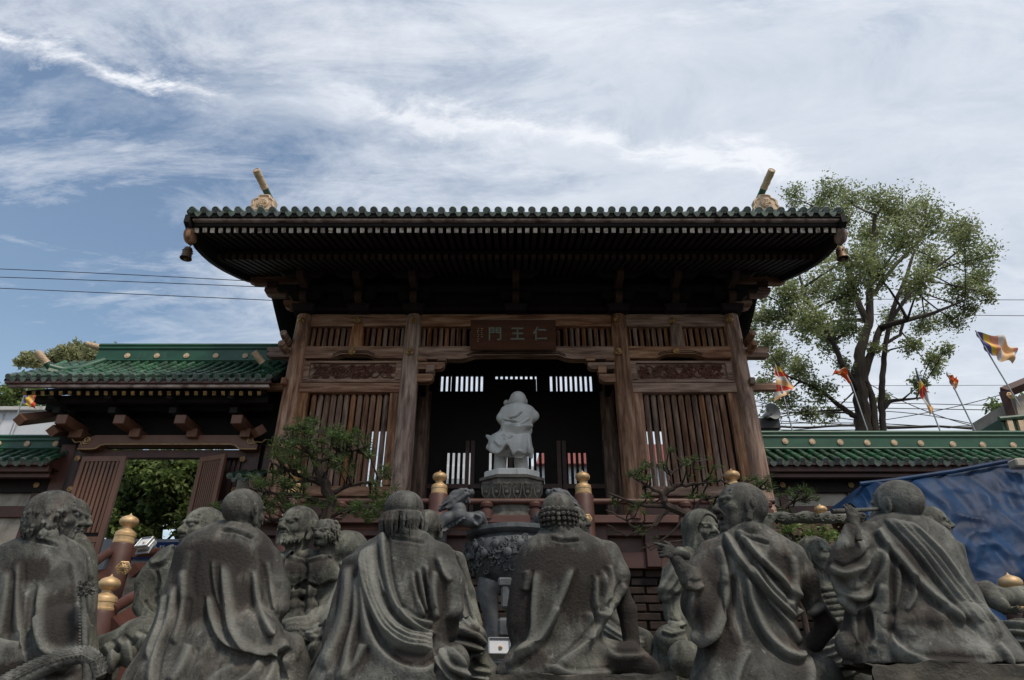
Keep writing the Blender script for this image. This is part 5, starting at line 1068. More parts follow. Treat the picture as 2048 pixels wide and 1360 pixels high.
# ================================================================ stone figures: blended volumes turned into one surface
class Vol:
    def __init__(s, lo, hi, h):
        s.h = h; s.lo = np.array(lo, float); n = np.ceil((np.array(hi)-s.lo)/h).astype(int)+1; s.n = n
        s.ax = [s.lo[i]+h*np.arange(n[i]) for i in range(3)]; s.F = np.full(tuple(n), 10., np.float32)
    def blk(s, lo, hi):
        sl = []
        for i in range(3):
            a = int(max(0, math.floor((lo[i]-s.lo[i])/s.h))); b = int(min(s.n[i], math.ceil((hi[i]-s.lo[i])/s.h)+1))
            if b <= a: return None, None
            sl.append(slice(a, b))
        return tuple(sl), (s.ax[0][sl[0]][:, None, None], s.ax[1][sl[1]][None, :, None], s.ax[2][sl[2]][None, None, :])
    def put(s, sl, d, k, op):
        F = s.F[sl]
        if op == 'add':
            if k <= 0: F[...] = np.minimum(F, d)
            else: h = np.clip(.5+.5*(d-F)/k, 0, 1); F[...] = d*(1-h)+F*h-k*h*(1-h)
        else:
            if k <= 0: F[...] = np.maximum(F, -d)
            else: h = np.clip(.5-.5*(d+F)/k, 0, 1); F[...] = F*(1-h)-d*h+k*h*(1-h)
    def cap(s, a, b, ra, rb=None, k=.02, sy=1., op='add'):
        a, b = np.array(a, float), np.array(b, float); rb = ra if rb is None else rb; R_ = max(ra, rb)+k+2*s.h
        lo = np.minimum(a, b)-R_*np.array([1, max(1, sy), 1]); hi = np.maximum(a, b)+R_*np.array([1, max(1, sy), 1]); sl, g = s.blk(lo, hi)
        if sl is None: return s
        ba = b-a; ba[1] /= sy; L2 = max(ba @ ba, 1e-9); px, py, pz = g[0]-a[0], (g[1]-a[1])/sy, g[2]-a[2]
        t = np.clip((px*ba[0]+py*ba[1]+pz*ba[2])/L2, 0, 1); d = np.sqrt((px-ba[0]*t)**2+(py-ba[1]*t)**2+(pz-ba[2]*t)**2)-(ra+(rb-ra)*t); s.put(sl, d, k, op); return s
    def chain(s, pts, rads, k=.02, sy=1.):
        for i in range(len(pts)-1): s.cap(pts[i], pts[i+1], rads[i], rads[i+1], k, sy)
        return s
    def ell(s, c, r, k=.02, rot=None, op='add'):
        c = np.array(c, float); r = np.array(r, float); m = max(r)+k+2*s.h; sl, g = s.blk(c-m, c+m)
        if sl is None: return s
        x, y, z = g[0]-c[0], g[1]-c[1], g[2]-c[2]
        if rot is not None:
            A = np.array(rot.transposed()); x, y, z = A[0, 0]*x+A[0, 1]*y+A[0, 2]*z, A[1, 0]*x+A[1, 1]*y+A[1, 2]*z, A[2, 0]*x+A[2, 1]*y+A[2, 2]*z
        k0 = np.sqrt((x/r[0])**2+(y/r[1])**2+(z/r[2])**2); k1 = np.sqrt((x/r[0]**2)**2+(y/r[1]**2)**2+(z/r[2]**2)**2)+1e-6
        s.put(sl, k0*(k0-1)/k1, k, op); return s
    def loft(s, rows, k=.03, p=2.3):
        "rows: (z, x0, x1, half depth, y centre), top to bottom"
        A = np.array(sorted(rows)); z = s.ax[2]; x0, x1, dp, yc = (np.interp(z, A[:, 0], A[:, i]) for i in range(1, 5))
        ker = np.ones(5)/5
        def sm(a): return np.convolve(np.pad(a, 2, mode='edge'), ker, 'valid')
        x0, x1, dp, yc = map(sm, (x0, x1, dp, yc)); w = np.maximum((x1-x0)/2, .01); cx = (x0+x1)/2
        X = np.abs(s.ax[0][:, None, None]-cx)/w; Y = np.abs(s.ax[1][None, :, None]-yc)/dp
        q = (X**p+Y**p)**(1/p); d = (q-1)*np.minimum(w, dp)*.9; d = np.maximum(d, np.maximum(z-A[-1, 0], A[0, 0]-z)); s.put((slice(None),)*3, d, k, 'add'); return s
    def extract(s):
        F = s.F; n = s.n; ins = F < 0; cn = n-1; N_ = int(np.prod(cn)); S = np.zeros((N_, 3)); Cn = np.zeros(N_); quads = []
        lin_ = lambda i, j, k: (i*cn[1]+j)*cn[2]+k
        for a in range(3):
            s0 = [slice(None)]*3; s1 = [slice(None)]*3; s0[a] = slice(0, -1); s1[a] = slice(1, None); s0, s1 = tuple(s0), tuple(s1)
            idx = np.argwhere(ins[s0] != ins[s1]); f0 = F[s0][tuple(idx.T)]; f1 = F[s1][tuple(idx.T)]; t = f0/(f0-f1); P = idx.astype(float); P[:, a] += t
            b, c = (a+1) % 3, (a+2) % 3; cells = []; ok = np.ones(len(idx), bool)
            for db, dc in ((0, 0), (-1, 0), (-1, -1), (0, -1)):
                q = idx.copy(); q[:, b] += db; q[:, c] += dc; good = (q[:, b] >= 0) & (q[:, c] >= 0) & (q[:, b] < cn[b]) & (q[:, c] < cn[c]); ok &= good
                l = lin_(q[:, 0], q[:, 1], q[:, 2]); l[~good] = 0; cells.append(l); g = good
                for m in range(3): S[:, m] += np.bincount(l[g], P[g, m], N_)
                Cn += np.bincount(l[g], minlength=N_)
            q = np.stack(cells, 1); fl = f0 < 0; q = np.where(fl[:, None], q, q[:, ::-1]); quads.append(q[ok])
        Q = np.concatenate(quads); used = np.nonzero(Cn)[0]; mp = np.full(N_, -1, np.int64); mp[used] = np.arange(len(used))
        V = s.lo+s.h*(S[used]/Cn[used][:, None]); return V, mp[Q]
def vnormals(V, F):
    a, b, c, d = (V[F[:, i]] for i in range(4)); n = np.cross(c-a, d-b); N_ = np.zeros_like(V)
    for i in range(4):
        for m in range(3): N_[:, m] += np.bincount(F[:, i], n[:, m], len(V))
    return N_/(np.linalg.norm(N_, axis=1)[:, None]+1e-12)
def relax(V, F, it=1, w_=.5):
    for _ in range(it):
        S = np.zeros_like(V); C_ = np.zeros(len(V))
        for i in range(4):
            j = (i+1) % 4
            for m in range(3): S[:, m] += np.bincount(F[:, i], V[F[:, j], m], len(V))+np.bincount(F[:, j], V[F[:, i], m], len(V))
            C_ += np.bincount(F[:, i], minlength=len(V))+np.bincount(F[:, j], minlength=len(V))
        V = V*(1-w_)+S/C_[:, None]*w_
    return V
def proj(V):
    "object point -> the drawing plane the drapery is sketched in"
    x, y, z = V[:, 0], V[:, 1], V[:, 2]-EYE; d = y*CT+z*ST; return 1024+FPX*x/d, 680-FPX*(z*CT-y*ST)/d
def catmull(P, m=7):
    P = np.array(P, float); Q = np.vstack([2*P[0]-P[1], P, 2*P[-1]-P[-2]]); o = []
    for i in range(1, len(Q)-2):
        for t in np.linspace(0, 1, m, endpoint=False): o.append(.5*((2*Q[i])+(-Q[i-1]+Q[i+1])*t+(2*Q[i-1]-5*Q[i]+4*Q[i+1]-Q[i+2])*t*t+(-Q[i-1]+3*Q[i]-3*Q[i+1]+Q[i+2])*t**3))
    o.append(P[-1]); return np.array(o)
def fan(A, B, n, h, w_=5, asym=1, jit=.0):
    "n folds between two polylines"
    A, B = catmull(A, 6), catmull(B, 6); m = min(len(A), len(B)); A = A[np.linspace(0, len(A)-1, m).astype(int)]; B = B[np.linspace(0, len(B)-1, m).astype(int)]; o = []
    for i in range(n): t = i/(n-1) if n > 1 else .5; t += random.uniform(-jit, jit)/n; o.append((list(map(tuple, (A*(1-t)+B*t)[::3])), h*random.uniform(.8, 1.2), w_, asym))
    return o
def drape(V, F, folds, D):
    nrm = vnormals(V, F); wt = np.clip((-nrm[:, 1]+.25)/.5, 0, 1); X, Y = proj(V); disp = np.zeros(len(V)); s = sc_at(1180, D)
    for f in folds:
        P, h, w_ = f[0], f[1], f[2]; asym = f[3] if len(f) > 3 else 0; endt = f[4] if len(f) > 4 else .12
        P = catmull(P) if len(P) > 2 else np.array(P, float); R_ = w_*5
        sel = np.nonzero((X > P[:, 0].min()-R_) & (X < P[:, 0].max()+R_) & (Y > P[:, 1].min()-R_) & (Y < P[:, 1].max()+R_))[0]
        if not len(sel): continue
        x, y = X[sel], Y[sel]; best = np.full(len(sel), 1e9); sg = np.zeros(len(sel)); tt = np.zeros(len(sel)); m = len(P)-1
        for i in range(m):
            ax, ay = P[i]; bx, by = P[i+1]; dx, dy = bx-ax, by-ay; L2 = dx*dx+dy*dy+1e-9; t = np.clip(((x-ax)*dx+(y-ay)*dy)/L2, 0, 1); ex, ey = x-ax-dx*t, y-ay-dy*t; d = np.hypot(ex, ey); c = dx*ey-dy*ex
            u = d < best; best[u] = d[u]; sg[u] = np.sign(c[u]); tt[u] = ((i+t)/m)[u]
        sd = best*sg
        if asym: wa = np.where(sd*asym > 0, w_*2.6, w_*.75); pr = np.exp(-(sd/wa)**2)-.35*np.exp(-((sd*asym+w_*1.9)/(w_*.9))**2)
        else: pr = np.exp(-(sd/w_)**2)-.3*np.exp(-((best-w_*2.1)/(w_*.9))**2)
        e = np.clip(tt/endt, 0, 1)*np.clip((1-tt)/endt, 0, 1); disp[sel] += 1.7*h*pr*(e*(2-e))
    wr = np.sin(X*.16+3.2*np.sin(Y*.011+D*9)+Y*.02)*np.sin(Y*.013+X*.006+D*5)*np.clip((Y-1085)/60, 0, 1); disp += .7*wr+.4*np.sin(X*.31+2*np.sin(Y*.02+D*3)+1)*np.clip((Y-1090)/60, 0, 1)*np.clip(wr, 0, 1)
    global FOLD_HIGHLIGHT; FOLD_HIGHLIGHT = np.clip((disp-2.5)/7, 0, 1)*wt  # mask for the painted highlight: raised folds on the near side
    return V+nrm*(disp*wt*s)[:, None]
def unit_head(style, h=.04, mouth=0., frown=0., hair=None, seed=1, smile=0.):
    v = Vol((-1.25, -1.45, -1.75), (1.25, 1.45, 1.35), h); rr = random.Random(seed)
    v.ell((0, -.08, .18), (.80, .98, .86), .1); v.ell((0, .30, -.45), (.56, .60, .62), .25)
    if style == 'back': v.ell((0, .5, -.5), (.5, .4, .5), .2)
    v.cap((0, -.20, -.5), (0, -.30, -1.7), .50, .56, .12)
    for s_ in (-1, 1):
        v.ell((s_*.80, -.02, -.10), (.10, .20, .34), .05); v.cap((s_*.82, .0, -.38), (s_*.80, .02, -.60), .10, .12, .04); v.ell((s_*.93, .02, -.06), (.07, .10, .20), .03, op='sub')
        v.ell((s_*.93, -.10, .02), (.05, .12, .22), .03)
    if style == 'face':
        v.ell((0, .62, -.82-mouth*.15), (.26, .24, .20), .15)
        for s_ in (-1, 1):
            v.ell((s_*.38, .58, -.30+smile*.1), (.25, .25, .22), .12); v.ell((s_*.32, .93, -.03), (.20, .16, .13), .06, op='sub')
            v.ell((s_*.31, .76, -.03), (.17, .13, .10), .03)
            v.cap((s_*.50, .72, .13+.02), (s_*.12, .90, .15-frown*.10), .09, .10, .05)
            v.cap((s_*.46, .82, -.02), (s_*.16, .87, -.03), .022, .022, .02)         # upper lid
            v.cap((s_*.20, .96, -.32), (s_*.42, .80, -.58), .035, .02, .05) ; v.ell((s_*.13, .98, -.34), (.10, .12, .09), .05)
            for k in range(2): v.cap((s_*.52, .66, .34+k*.16), (0, .86-k*.06, .30+k*.17), .02, .02, .05)
        v.cap((0, .86, .08), (0, 1.06, -.28), .085, .14, .07)
        if mouth > 0: v.ell((0, .92, -.62), (.24, .22, .10+.10*mouth), .04, op='sub'); v.cap((-.2, .86, -.55), (.2, .86, -.55), .05, .05, .02)
        v.cap((-.22, .84, -.52+smile*.05), (0, .93, -.50), .055, .06, .03); v.cap((0, .93, -.50), (.22, .84, -.52+smile*.05), .06, .055, .03)
        v.cap((-.17, .84, -.64-mouth*.16), (.17, .84, -.64-mouth*.16), .065, .065, .04)
        if mouth <= 0: v.cap((-.24, .92, -.575), (.24, .92, -.575), .022, .022, .02, op='sub')
        if frown: v.cap((-.05, .95, .0), (-.05, .93, .16), .02, .02, .02, op='sub'); v.cap((.05, .95, .0), (.05, .93, .16), .02, .02, .02, op='sub')
    def lock(a, b, c, r): v.chain([a, b, c], [r, r*.9, r*.4], .015)
    if hair == 'long':       # bald crown, wavy hair to the collar
        v.ell((0, -.30, -.35), (.78, .72, .62), .15)
        for k in range(120):
            an = rr.uniform(-2.3, 2.3); x, y = math.sin(an), -math.cos(an); z0 = rr.uniform(-.75, .28); r_ = .92-.12*max(0, -z0); sw = rr.uniform(-.10, .10)
            lock((x*.80*r_, y*.98*r_-.06, z0), (x*.90*r_+sw, y*1.06*r_-.05, z0-.16), (x*.86*r_+sw*.3, y*1.02*r_-.05, z0-.34), .075)
    if hair == 'cap':
        v.ell((0, -.10, .36), (.86, 1.0, .74), .03); v.cap((0, -.1, .05), (0, -.1, .12), .0, .0, 0)
        n = 40
        for k in range(n): a0, a1 = 2*math.pi*k/n, 2*math.pi*(k+1)/n; v.cap((math.sin(a0)*.85, -math.cos(a0)*1.0-.08, .06), (math.sin(a1)*.85, -math.cos(a1)*1.0-.08, .06), .045, .045, .01)
        for k in range(40):
            an = -2.1+4.2*k/39+rr.uniform(-.05, .05); ro = 1+rr.uniform(-.06, .06); x, y = math.sin(an)*ro, -math.cos(an)*ro
            lock((x*.86, y*1.0-.08, .0), (x*1.0, y*1.12-.06, -.30+rr.uniform(-.05, .05)), (x*(.92+rr.uniform(-.10, .10)), y*1.08, -.80-rr.random()*.3), .078)
    if hair == 'curls':
        for row, (z, r_, n, cr) in enumerate(((.18, .93, 17, .105), (-.05, .97, 16, .10), (-.27, .96, 15, .10), (-.48, .90, 14, .09), (-.67, .82, 12, .085))):
            for k in range(n):
                an = -2.2+4.4*(k+.5*(row % 2))/n; x, y = math.sin(an)*r_*.88, -math.cos(an)*r_*1.05-.06
                v.ell((x, y, z+rr.uniform(-.03, .03)), (cr, cr, cr), .01); v.ell((x*1.08, y*1.08, z), (cr*.4, cr*.4, cr*.4), .01, op='sub')
    if hair == 'beard':
        for k in range(70):
            an = rr.uniform(-1.35, 1.35); x, y = math.sin(an), math.cos(an); z0 = -.42-.4*math.cos(an)*rr.random(); lock((x*.62, y*.72, z0), (x*.66, y*.85, z0-.16), (x*.60+rr.uniform(-.06, .06), y*.86, z0-.32), .065)
        for s_ in (-1, 1):
            for k in range(16): z0 = rr.uniform(-.35, .35); lock((s_*.78, .12-rr.random()*.4, z0), (s_*.86, .10-rr.random()*.4, z0-.15), (s_*.82, -rr.random()*.4, z0-.35), .075)
    if hair == 'hood':
        w = Vol(v.lo, v.lo+v.h*(v.n-1), h); w.ell((0, -.14, .24), (1.02, 1.12, 1.02), .0); w.cap((0, -.2, 0), (0, -.35, -1.9), .98, 1.15, .15); w.ell((0, .95, -.25), (.66, .75, .95), .08, op='sub'); w.ell((0, .2, .0), (.78, .9, .8), .05, op='sub')
        v.F = np.minimum(v.F, w.F)
    if hair == 'lion':
        v.ell((0, .75, -.35), (.42, .38, .30), .1); v.ell((0, 1.08, -.22), (.16, .12, .12), .04); v.ell((0, .95, -.60), (.30, .2, .08), .04, op='sub')
        for k in range(150):
            an = rr.uniform(-2.6, 2.6); x, y = math.sin(an), -math.cos(an)*.8; z0 = rr.uniform(-.7, .9); r_ = math.sqrt(max(.1, 1-z0*z0*.6)); lock((x*.8*r_, y*r_-.1, z0), (x*.95*r_, y*1.1*r_-.1, z0-.08), (x*1.0*r_+rr.uniform(-.1, .1), y*1.15*r_-.12, z0-.28), .09)
    V, F = v.extract(); return V, F
def unit_hand(curl=(.2, .3, .4, .5), spread=.12, thumb=.8, point=False, h=.045):
    "palm in the XZ plane, fingers along +Z, thumb on +X side, back of the hand towards -Y; length about 1.9"
    v = Vol((-1.0, -1.2, -1.3), (1.3, 1.0, 1.5), h); v.ell((0, 0, 0), (.42, .17, .48), .05); v.cap((-.2, 0, .25), (.25, 0, .28), .16, .16, .08); v.cap((0, 0, -.35), (0, 0, -1.3), .25, .27, .1)
    for i, (x, L_) in enumerate(((.30, .72), (.10, .82), (-.12, .76), (-.32, .6))):
        c = curl[i]; a = c*1.1; p = np.array([x, 0, .35]); d = np.array([(x)*spread*2, math.sin(a*.6), math.cos(a*.6)]); p1 = p+d*L_*.42; d2 = np.array([x*spread, math.sin(a*1.7), math.cos(a*1.7)]); p2 = p1+d2*L_*.32; d3 = np.array([0, math.sin(a*2.5), math.cos(a*2.5)]); p3 = p2+d3*L_*.26
        v.chain([p, p1, p2, p3], [.115, .105, .095, .075], .02)
    v.chain([(.25, .02, -.2), (.25+.28*thumb, .06, .08), (.25+.40*thumb, .12, .38)], [.14, .12, .085], .04); return v.extract()
_hc = {}
class Fig:
    def __init__(s, D, h=.0085): s.D = D; s.h = h*.8; s.ops = []; s.folds = []; s.stains = []; s.extra = []; s.lo = np.full(3, 1e9); s.hi = -s.lo  # stains: dark patches, part real staining, part painted shade
    def P(s, px, py, dy=0.): return np.array(at(px, py, s.D+dy))
    def R(s, r, py=1180, dy=0.): return r*sc_at(py, s.D+dy)
    def grow(s, p, r): s.lo = np.minimum(s.lo, p-r); s.hi = np.maximum(s.hi, p+r)
    def loft(s, rows, k=.03, p=2.3, dep=.55, yo=0.):
        "rows (py, xl, xr[, dep ratio[, y offset]])"
        o = []
        for r in rows:
            a, b = s.P(r[1], r[0]), s.P(r[2], r[0]); dr = r[3] if len(r) > 3 else dep; y = r[4] if len(r) > 4 else yo; w_ = (b[0]-a[0])/2; hd = max(.03, w_*dr); o.append((a[2], a[0], b[0], hd, s.D+y)); s.grow(np.array([(a[0]+b[0])/2, s.D+y, a[2]]), np.array([w_, hd, .02])+.03)
        s.ops.append(lambda v: v.loft(o, k, p)); return s
    def cap(s, a, b, ra, rb=None, k=.03, sy=1., op='add'):
        A, B = s.P(*a), s.P(*b); r1 = s.R(ra, a[1]); r2 = s.R(ra if rb is None else rb, b[1]); s.grow(A, r1*max(1, sy)+.02); s.grow(B, r2*max(1, sy)+.02); s.ops.append(lambda v: v.cap(A, B, r1, r2, k, sy, op)); return s
    def chain(s, pts, rads, k=.03, sy=1.):
        for i in range(len(pts)-1): s.cap(pts[i], pts[i+1], rads[i], rads[i+1], k, sy)
        return s
    def ell(s, c, r, k=.03, rot=None, op='add'):
        C_ = s.P(*c); r_ = np.array([s.R(q, c[1]) for q in r]); s.grow(C_, max(r_)+.02); s.ops.append(lambda v: v.ell(C_, r_, k, rot, op)); return s
    def head(s, px, py, r, yaw, pitch=0., roll=0., dy=0., **kw):
        key = repr(sorted(kw.items()));
        if key not in _hc: _hc[key] = unit_head(**kw)
        V, F = _hc[key]; Rm = np.array((Euler((0, 0, R(yaw+180))).to_matrix() @ Euler((R(pitch), R(roll), 0)).to_matrix())); C_ = s.P(px, py, dy); s.extra.append(((V @ Rm.T)*s.R(r, py, dy)+C_, F)); return s
    def hand(s, px, py, r, rot, dy=0., flip=False, **kw):
        V, F = unit_hand(**kw); V = V.copy(); F = F.copy()
        if flip: V[:, 0] *= -1; F = F[:, ::-1]
        Rm = np.array(Euler([R(a) for a in rot]).to_matrix()); s.extra.append(((V @ Rm.T)*s.R(r, py, dy)+s.P(px, py, dy), F)); return s
    def build(s, name, mat_, parent, clipz=None):
        v = Vol(s.lo-.02, s.hi+.02, s.h)
        for o in s.ops: o(v)
        V, F = v.extract(); V = relax(V, F, 1, .5)
        if s.folds: V = drape(V, F, s.folds, s.D)
        X, Y = proj(V); stn = np.zeros(len(V)); wn_ = FOLD_HIGHLIGHT if s.folds else np.zeros(len(V))
        for x, y, rx, ry, w_ in s.stains: stn = np.maximum(stn, w_*np.exp(-((X-x)/rx)**2-((Y-y)/ry)**2)*1.25)  # dark patches: part real staining, part painted shade on backs and arms
        stn = np.clip(stn, 0, 1)
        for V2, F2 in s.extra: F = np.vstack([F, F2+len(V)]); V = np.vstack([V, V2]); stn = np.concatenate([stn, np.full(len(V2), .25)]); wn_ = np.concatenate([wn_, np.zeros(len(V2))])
        of = np.array(wloc(parent)) if parent else 0
        me = mesh_np(name, V-of, F, True, M[mat_]); at_ = me.attributes.new('stain', 'FLOAT', 'POINT'); at_.data.foreach_set('value', stn.astype(np.float32)); a2 = me.attributes.new('fold_highlight', 'FLOAT', 'POINT'); a2.data.foreach_set('value', wn_.astype(np.float32)); return link(name, me, parent)  # 'stain' carries real staining and painted shade together
def rock_base(parent, x0, x1, y0, y1, z0, z1, seed):
    rr = random.Random(seed); q = MB(); nx, ny, nz = 36, 10, 8; of = seed*3.1
    vs = []; fs = []
    def jit(p): n_ = noise.noise_vector((p[0]*4+of, p[1]*4, p[2]*5))*.055+noise.noise_vector((p[0]*13+of, p[1]*13, p[2]*16))*.02; return (p[0]+n_[0], p[1]+n_[1], p[2]+n_[2]*.6)
    for k in range(nz+1):
        for i in range(nx+1):
            vs.append(jit((x0+(x1-x0)*i/nx, y0, z0+(z1-z0)*k/nz)))
    for k in range(nz):
        for i in range(nx): a = k*(nx+1)+i; fs.append((a, a+1, a+nx+2, a+nx+1))
    b0 = len(vs); top = nz*(nx+1)
    for j in range(1, ny+1):
        for i in range(nx+1): vs.append(jit((x0+(x1-x0)*i/nx, y0+(y1-y0)*j/ny, z1)))
    for j in range(ny):
        for i in range(nx):
            a = top+i if j == 0 else b0+(j-1)*(nx+1)+i; b = b0+j*(nx+1)+i; fs.append((a, a+1, b+1, b))
    q.add(vs, fs); q.box(((x0+x1)/2, (y0+y1)/2, (z0+z1)/2-.05), (x1-x0-.08, y1-y0-.08, z1-z0-.05)); return q.build('rock_base', M['rock'], parent, 50)
def statue(label, D, px, py_seat=1345, cat='statue', grp='stone monk statues gathered on the terrace', name='monk_statue'):
    return thing(name, label, cat, (at(px, py_seat, D).x, D, 1.47), grp)
# ---- A: leftmost, seen from behind, long wavy hair
t = statue('leftmost large stone monk seen from behind, bald crown and wavy hair to the collar', 3.7, 70)
f = Fig(3.7)
f.loft([(1066, 62, 118, .8), (1078, 25, 140, .7), (1095, -8, 152, .65), (1130, -30, 156, .62), (1180, -45, 157, .62), (1240, -55, 158, .64), (1300, -70, 158, .66), (1345, -95, 165, .7), (1420, -120, 175, .7)], yo=.05)
f.chain([(70, 1074, .02), (95, 1068, -.06), (122, 1082, .0)], [14, 15, 12], .02); f.ell((120, 1275, -.12), (52, 40, 62), .05); f.ell((20, 1330, -.1), (60, 50, 45), .05)
f.head(108, 1032, 49, 116, 6, style='face', h=.032, hair='long', seed=3, frown=.5)
f.folds = [([(40, 1120), (38, 1200), (45, 1280), (62, 1340)], .9*5, 5, 1), ([(82, 1165), (76, 1220), (80, 1275), (95, 1303), (130, 1306), (158, 1290)], 7, 6, -1), ([(58, 1180), (50, 1240), (48, 1300)], 5, 5, 1), ([(-5, 1283), (20, 1290), (38, 1296)], 6, 5, 1), ([(20, 1140), (12, 1220), (0, 1280)], 5, 6, 1), ([(140, 1120), (150, 1180), (152, 1260)], 4, 5, -1), ([(45, 1075), (80, 1082), (118, 1092)], -4, 3, 0), ([(100, 1320), (130, 1335), (160, 1330)], 4, 5, 1)]
f.stains = [(60, 1140, 60, 30, .8), (120, 1240, 45, 60, .9), (30, 1220, 30, 70, .6), (60, 1340, 90, 18, .8)]; f.build('figure', 'stone', t)
# ---- B: behind A's right shoulder
t = statue('stone monk half hidden behind the leftmost statue, only shoulder and nose showing', 4.7, 165)
f = Fig(4.7, .011); f.loft([(1068, 135, 168), (1085, 120, 182), (1110, 112, 192), (1170, 110, 194), (1250, 105, 190), (1340, 95, 200)], dep=.6)
f.head(140, 1036, 38, 96, 0, style='face', h=.04, frown=.5); f.folds = [([(150, 1085), (175, 1110), (185, 1160)], 4, 4, 1), ([(140, 1080), (160, 1120), (165, 1180)], 4, 4, 1)]; f.build('figure', 'stone_green', t)
# ---- C: face behind D, arm and knee at left
t = statue('bald stone monk with closed eyes peering from behind the long cloaked statue', 5.0, 290)
f = Fig(5.0, .0095)
f.loft([(1092, 370, 430), (1105, 335, 450), (1140, 315, 450), (1250, 312, 440), (1350, 300, 440)], dep=.55)
f.chain([(335, 1122), (298, 1165, -.02), (287, 1212, -.05)], [27, 25, 19], .02); f.chain([(287, 1212, -.05), (302, 1240, -.1), (325, 1262, -.1)], [19, 17, 14], .02); f.ell((306, 1150, -.02), (24, 24, 28), .02)
f.chain([(360, 1300, -.2), (280, 1278, -.2), (205, 1302, -.18)], [42, 38, 27], .04); f.chain([(205, 1302, -.15), (192, 1340, -.1), (190, 1400, -.1)], [27, 26, 28], .04); f.chain([(300, 1296, -.45), (255, 1312, -.48), (232, 1322, -.48)], [16, 14, 12], .02)
f.hand(216, 1330, 17, (165, 60, 20), -.48, curl=(.5, .6, .6, .6), thumb=.6)
f.head(406, 1060, 44, -32, 4, style='face', h=.032, smile=.6)
f.folds = [([(350, 1090), (330, 1120), (300, 1130)], 4, 4, 1), ([(215, 1285), (230, 1310), (225, 1350)], 6, 5, 1), ([(240, 1275), (262, 1300), (262, 1340)], 6, 5, 1), ([(195, 1310), (206, 1340), (205, 1360)], 6, 4, 1), ([(270, 1268), (300, 1285), (320, 1310)], 6, 5, 1), ([(290, 1200), (300, 1215), (318, 1225)], -4, 3, 0), ([(312, 1140), (318, 1165), (310, 1190)], -3, 3, 0)]
f.build('figure', 'stone_green', t)
# ---- D: big cloaked figure
t = statue('large stone monk in a long smooth cloak, back turned, second from the left', 3.9, 440)
f = Fig(3.9)
f.loft([(1044, 432, 498, .8), (1056, 405, 516, .75), (1074, 372, 536, .65), (1100, 350, 547, .62), (1150, 338, 552, .6), (1200, 326, 556, .6), (1250, 308, 558, .62), (1300, 285, 568, .66), (1345, 258, 585, .7), (1420, 225, 610, .7)], yo=.03)
f.chain([(436, 1056, -.02), (465, 1052, -.07), (500, 1056, -.02)], [8, 8, 8], .03); f.chain([(540, 1120, .05), (556, 1180, .02), (560, 1215, .0)], [20, 21, 18], .04); f.ell((584, 1302, -.05), (25, 30, 33), .02); f.chain([(560, 1300, 0), (590, 1330, 0), (600, 1400, .0)], [34, 26, 28], .04); f.ell((505, 1270, -.12), (58, 40, 40), .06)
f.head(487, 1023, 43, 152, 8, style='face', h=.034)
f.folds = [([(445, 1125), (452, 1200), (466, 1265), (508, 1303), (556, 1300), (580, 1288)], 8, 6, -1), ([(416, 1190), (424, 1245), (450, 1285), (500, 1305)], 7, 5, -1), ([(505, 1140), (512, 1210), (535, 1262), (548, 1270)], 7, 4, -1), ([(355, 1170), (342, 1240), (316, 1300), (302, 1380)], 7, 5, 1), ([(372, 1140), (368, 1220), (350, 1290)], 5, 5, 1), ([(385, 1290), (370, 1330), (345, 1370)], 7, 6, 1), ([(335, 1190), (322, 1250), (296, 1320)], 5, 4, 1), ([(425, 1120), (432, 1180), (450, 1240)], 4, 4, -1), ([(440, 1060), (475, 1064), (508, 1078)], -4, 3, 0), ([(545, 1300), (540, 1340), (520, 1380)], 6, 5, -1), ([(570, 1310), (575, 1350), (570, 1390)], 6, 5, -1), ([(520, 1310), (500, 1345), (455, 1380)], 5, 5, -1), ([(470, 1330), (430, 1350), (380, 1400)], 4, 5, -1), ([(530, 1120), (540, 1180), (548, 1230)], 4, 4, -1), ([(384, 1100), (376, 1150), (380, 1200)], 3, 6, 1)]
f.stains = [(420, 1120, 95, 38, 1.1), (400, 1180, 50, 60, 1.0), (480, 1180, 60, 60, .5), (530, 1110, 22, 60, .7), (440, 1300, 60, 50, .3)]; f.build('figure', 'stone_red', t)
# ---- E: bare-chested, bearded, cub on the shoulder
t = statue('bare chested bearded stone monk facing the camera with a curly cub on his shoulder', 4.9, 610)
f = Fig(4.9, .0085)
f.loft([(1098, 572, 640, .6), (1108, 552, 672, .55), (1130, 545, 688, .5), (1165, 548, 680, .5), (1200, 552, 668, .5), (1240, 556, 664, .5), (1265, 550, 680, .55), (1300, 535, 700, .7), (1420, 520, 720, .8)], yo=.05)
f.ell((582, 1146, -.075), (32, 18, 26), .04); f.ell((638, 1142, -.075), (36, 20, 28), .04); 
for x, y in ((586, 1188), (618, 1186), (588, 1212), (618, 1210), (592, 1232), (616, 1230)): f.ell((x, y, -.085), (16, 14, 13), .022)
f.chain([(552, 1125, .02), (545, 1170, -.04), (552, 1215, -.05)], [20, 18, 15], .02); f.chain([(552, 1215, -.08), (548, 1160, -.2), (560, 1118, -.24)], [16, 14, 10], .02); f.hand(578, 1108, 15, (-80, -70, 25), -.26, curl=(.2, .25, .3, .35), thumb=.7)
f.chain([(680, 1120, .05), (700, 1165, .05), (690, 1215, -.02)], [22, 26, 24], .03); f.ell((662, 1290, -.28), (40, 40, 34), .05); f.chain([(662, 1290, -.25), (640, 1340, -.2), (640, 1420, -.2)], [36, 34, 38], .04); f.chain([(700, 1220, -.1), (665, 1245, -.35)], [18, 13], .03)
f.hand(652, 1246, 14, (100, 75, 0), -.42, curl=(.4, .45, .5, .55), thumb=.5)
f.chain([(560, 1238, -.1), (600, 1258, -.14), (650, 1240, -.1), (690, 1190, -.02)], [11, 13, 14, 13], .03)
f.head(597, 1055, 42, -28, 8, style='face', h=.032, hair='beard', seed=5, frown=1.)
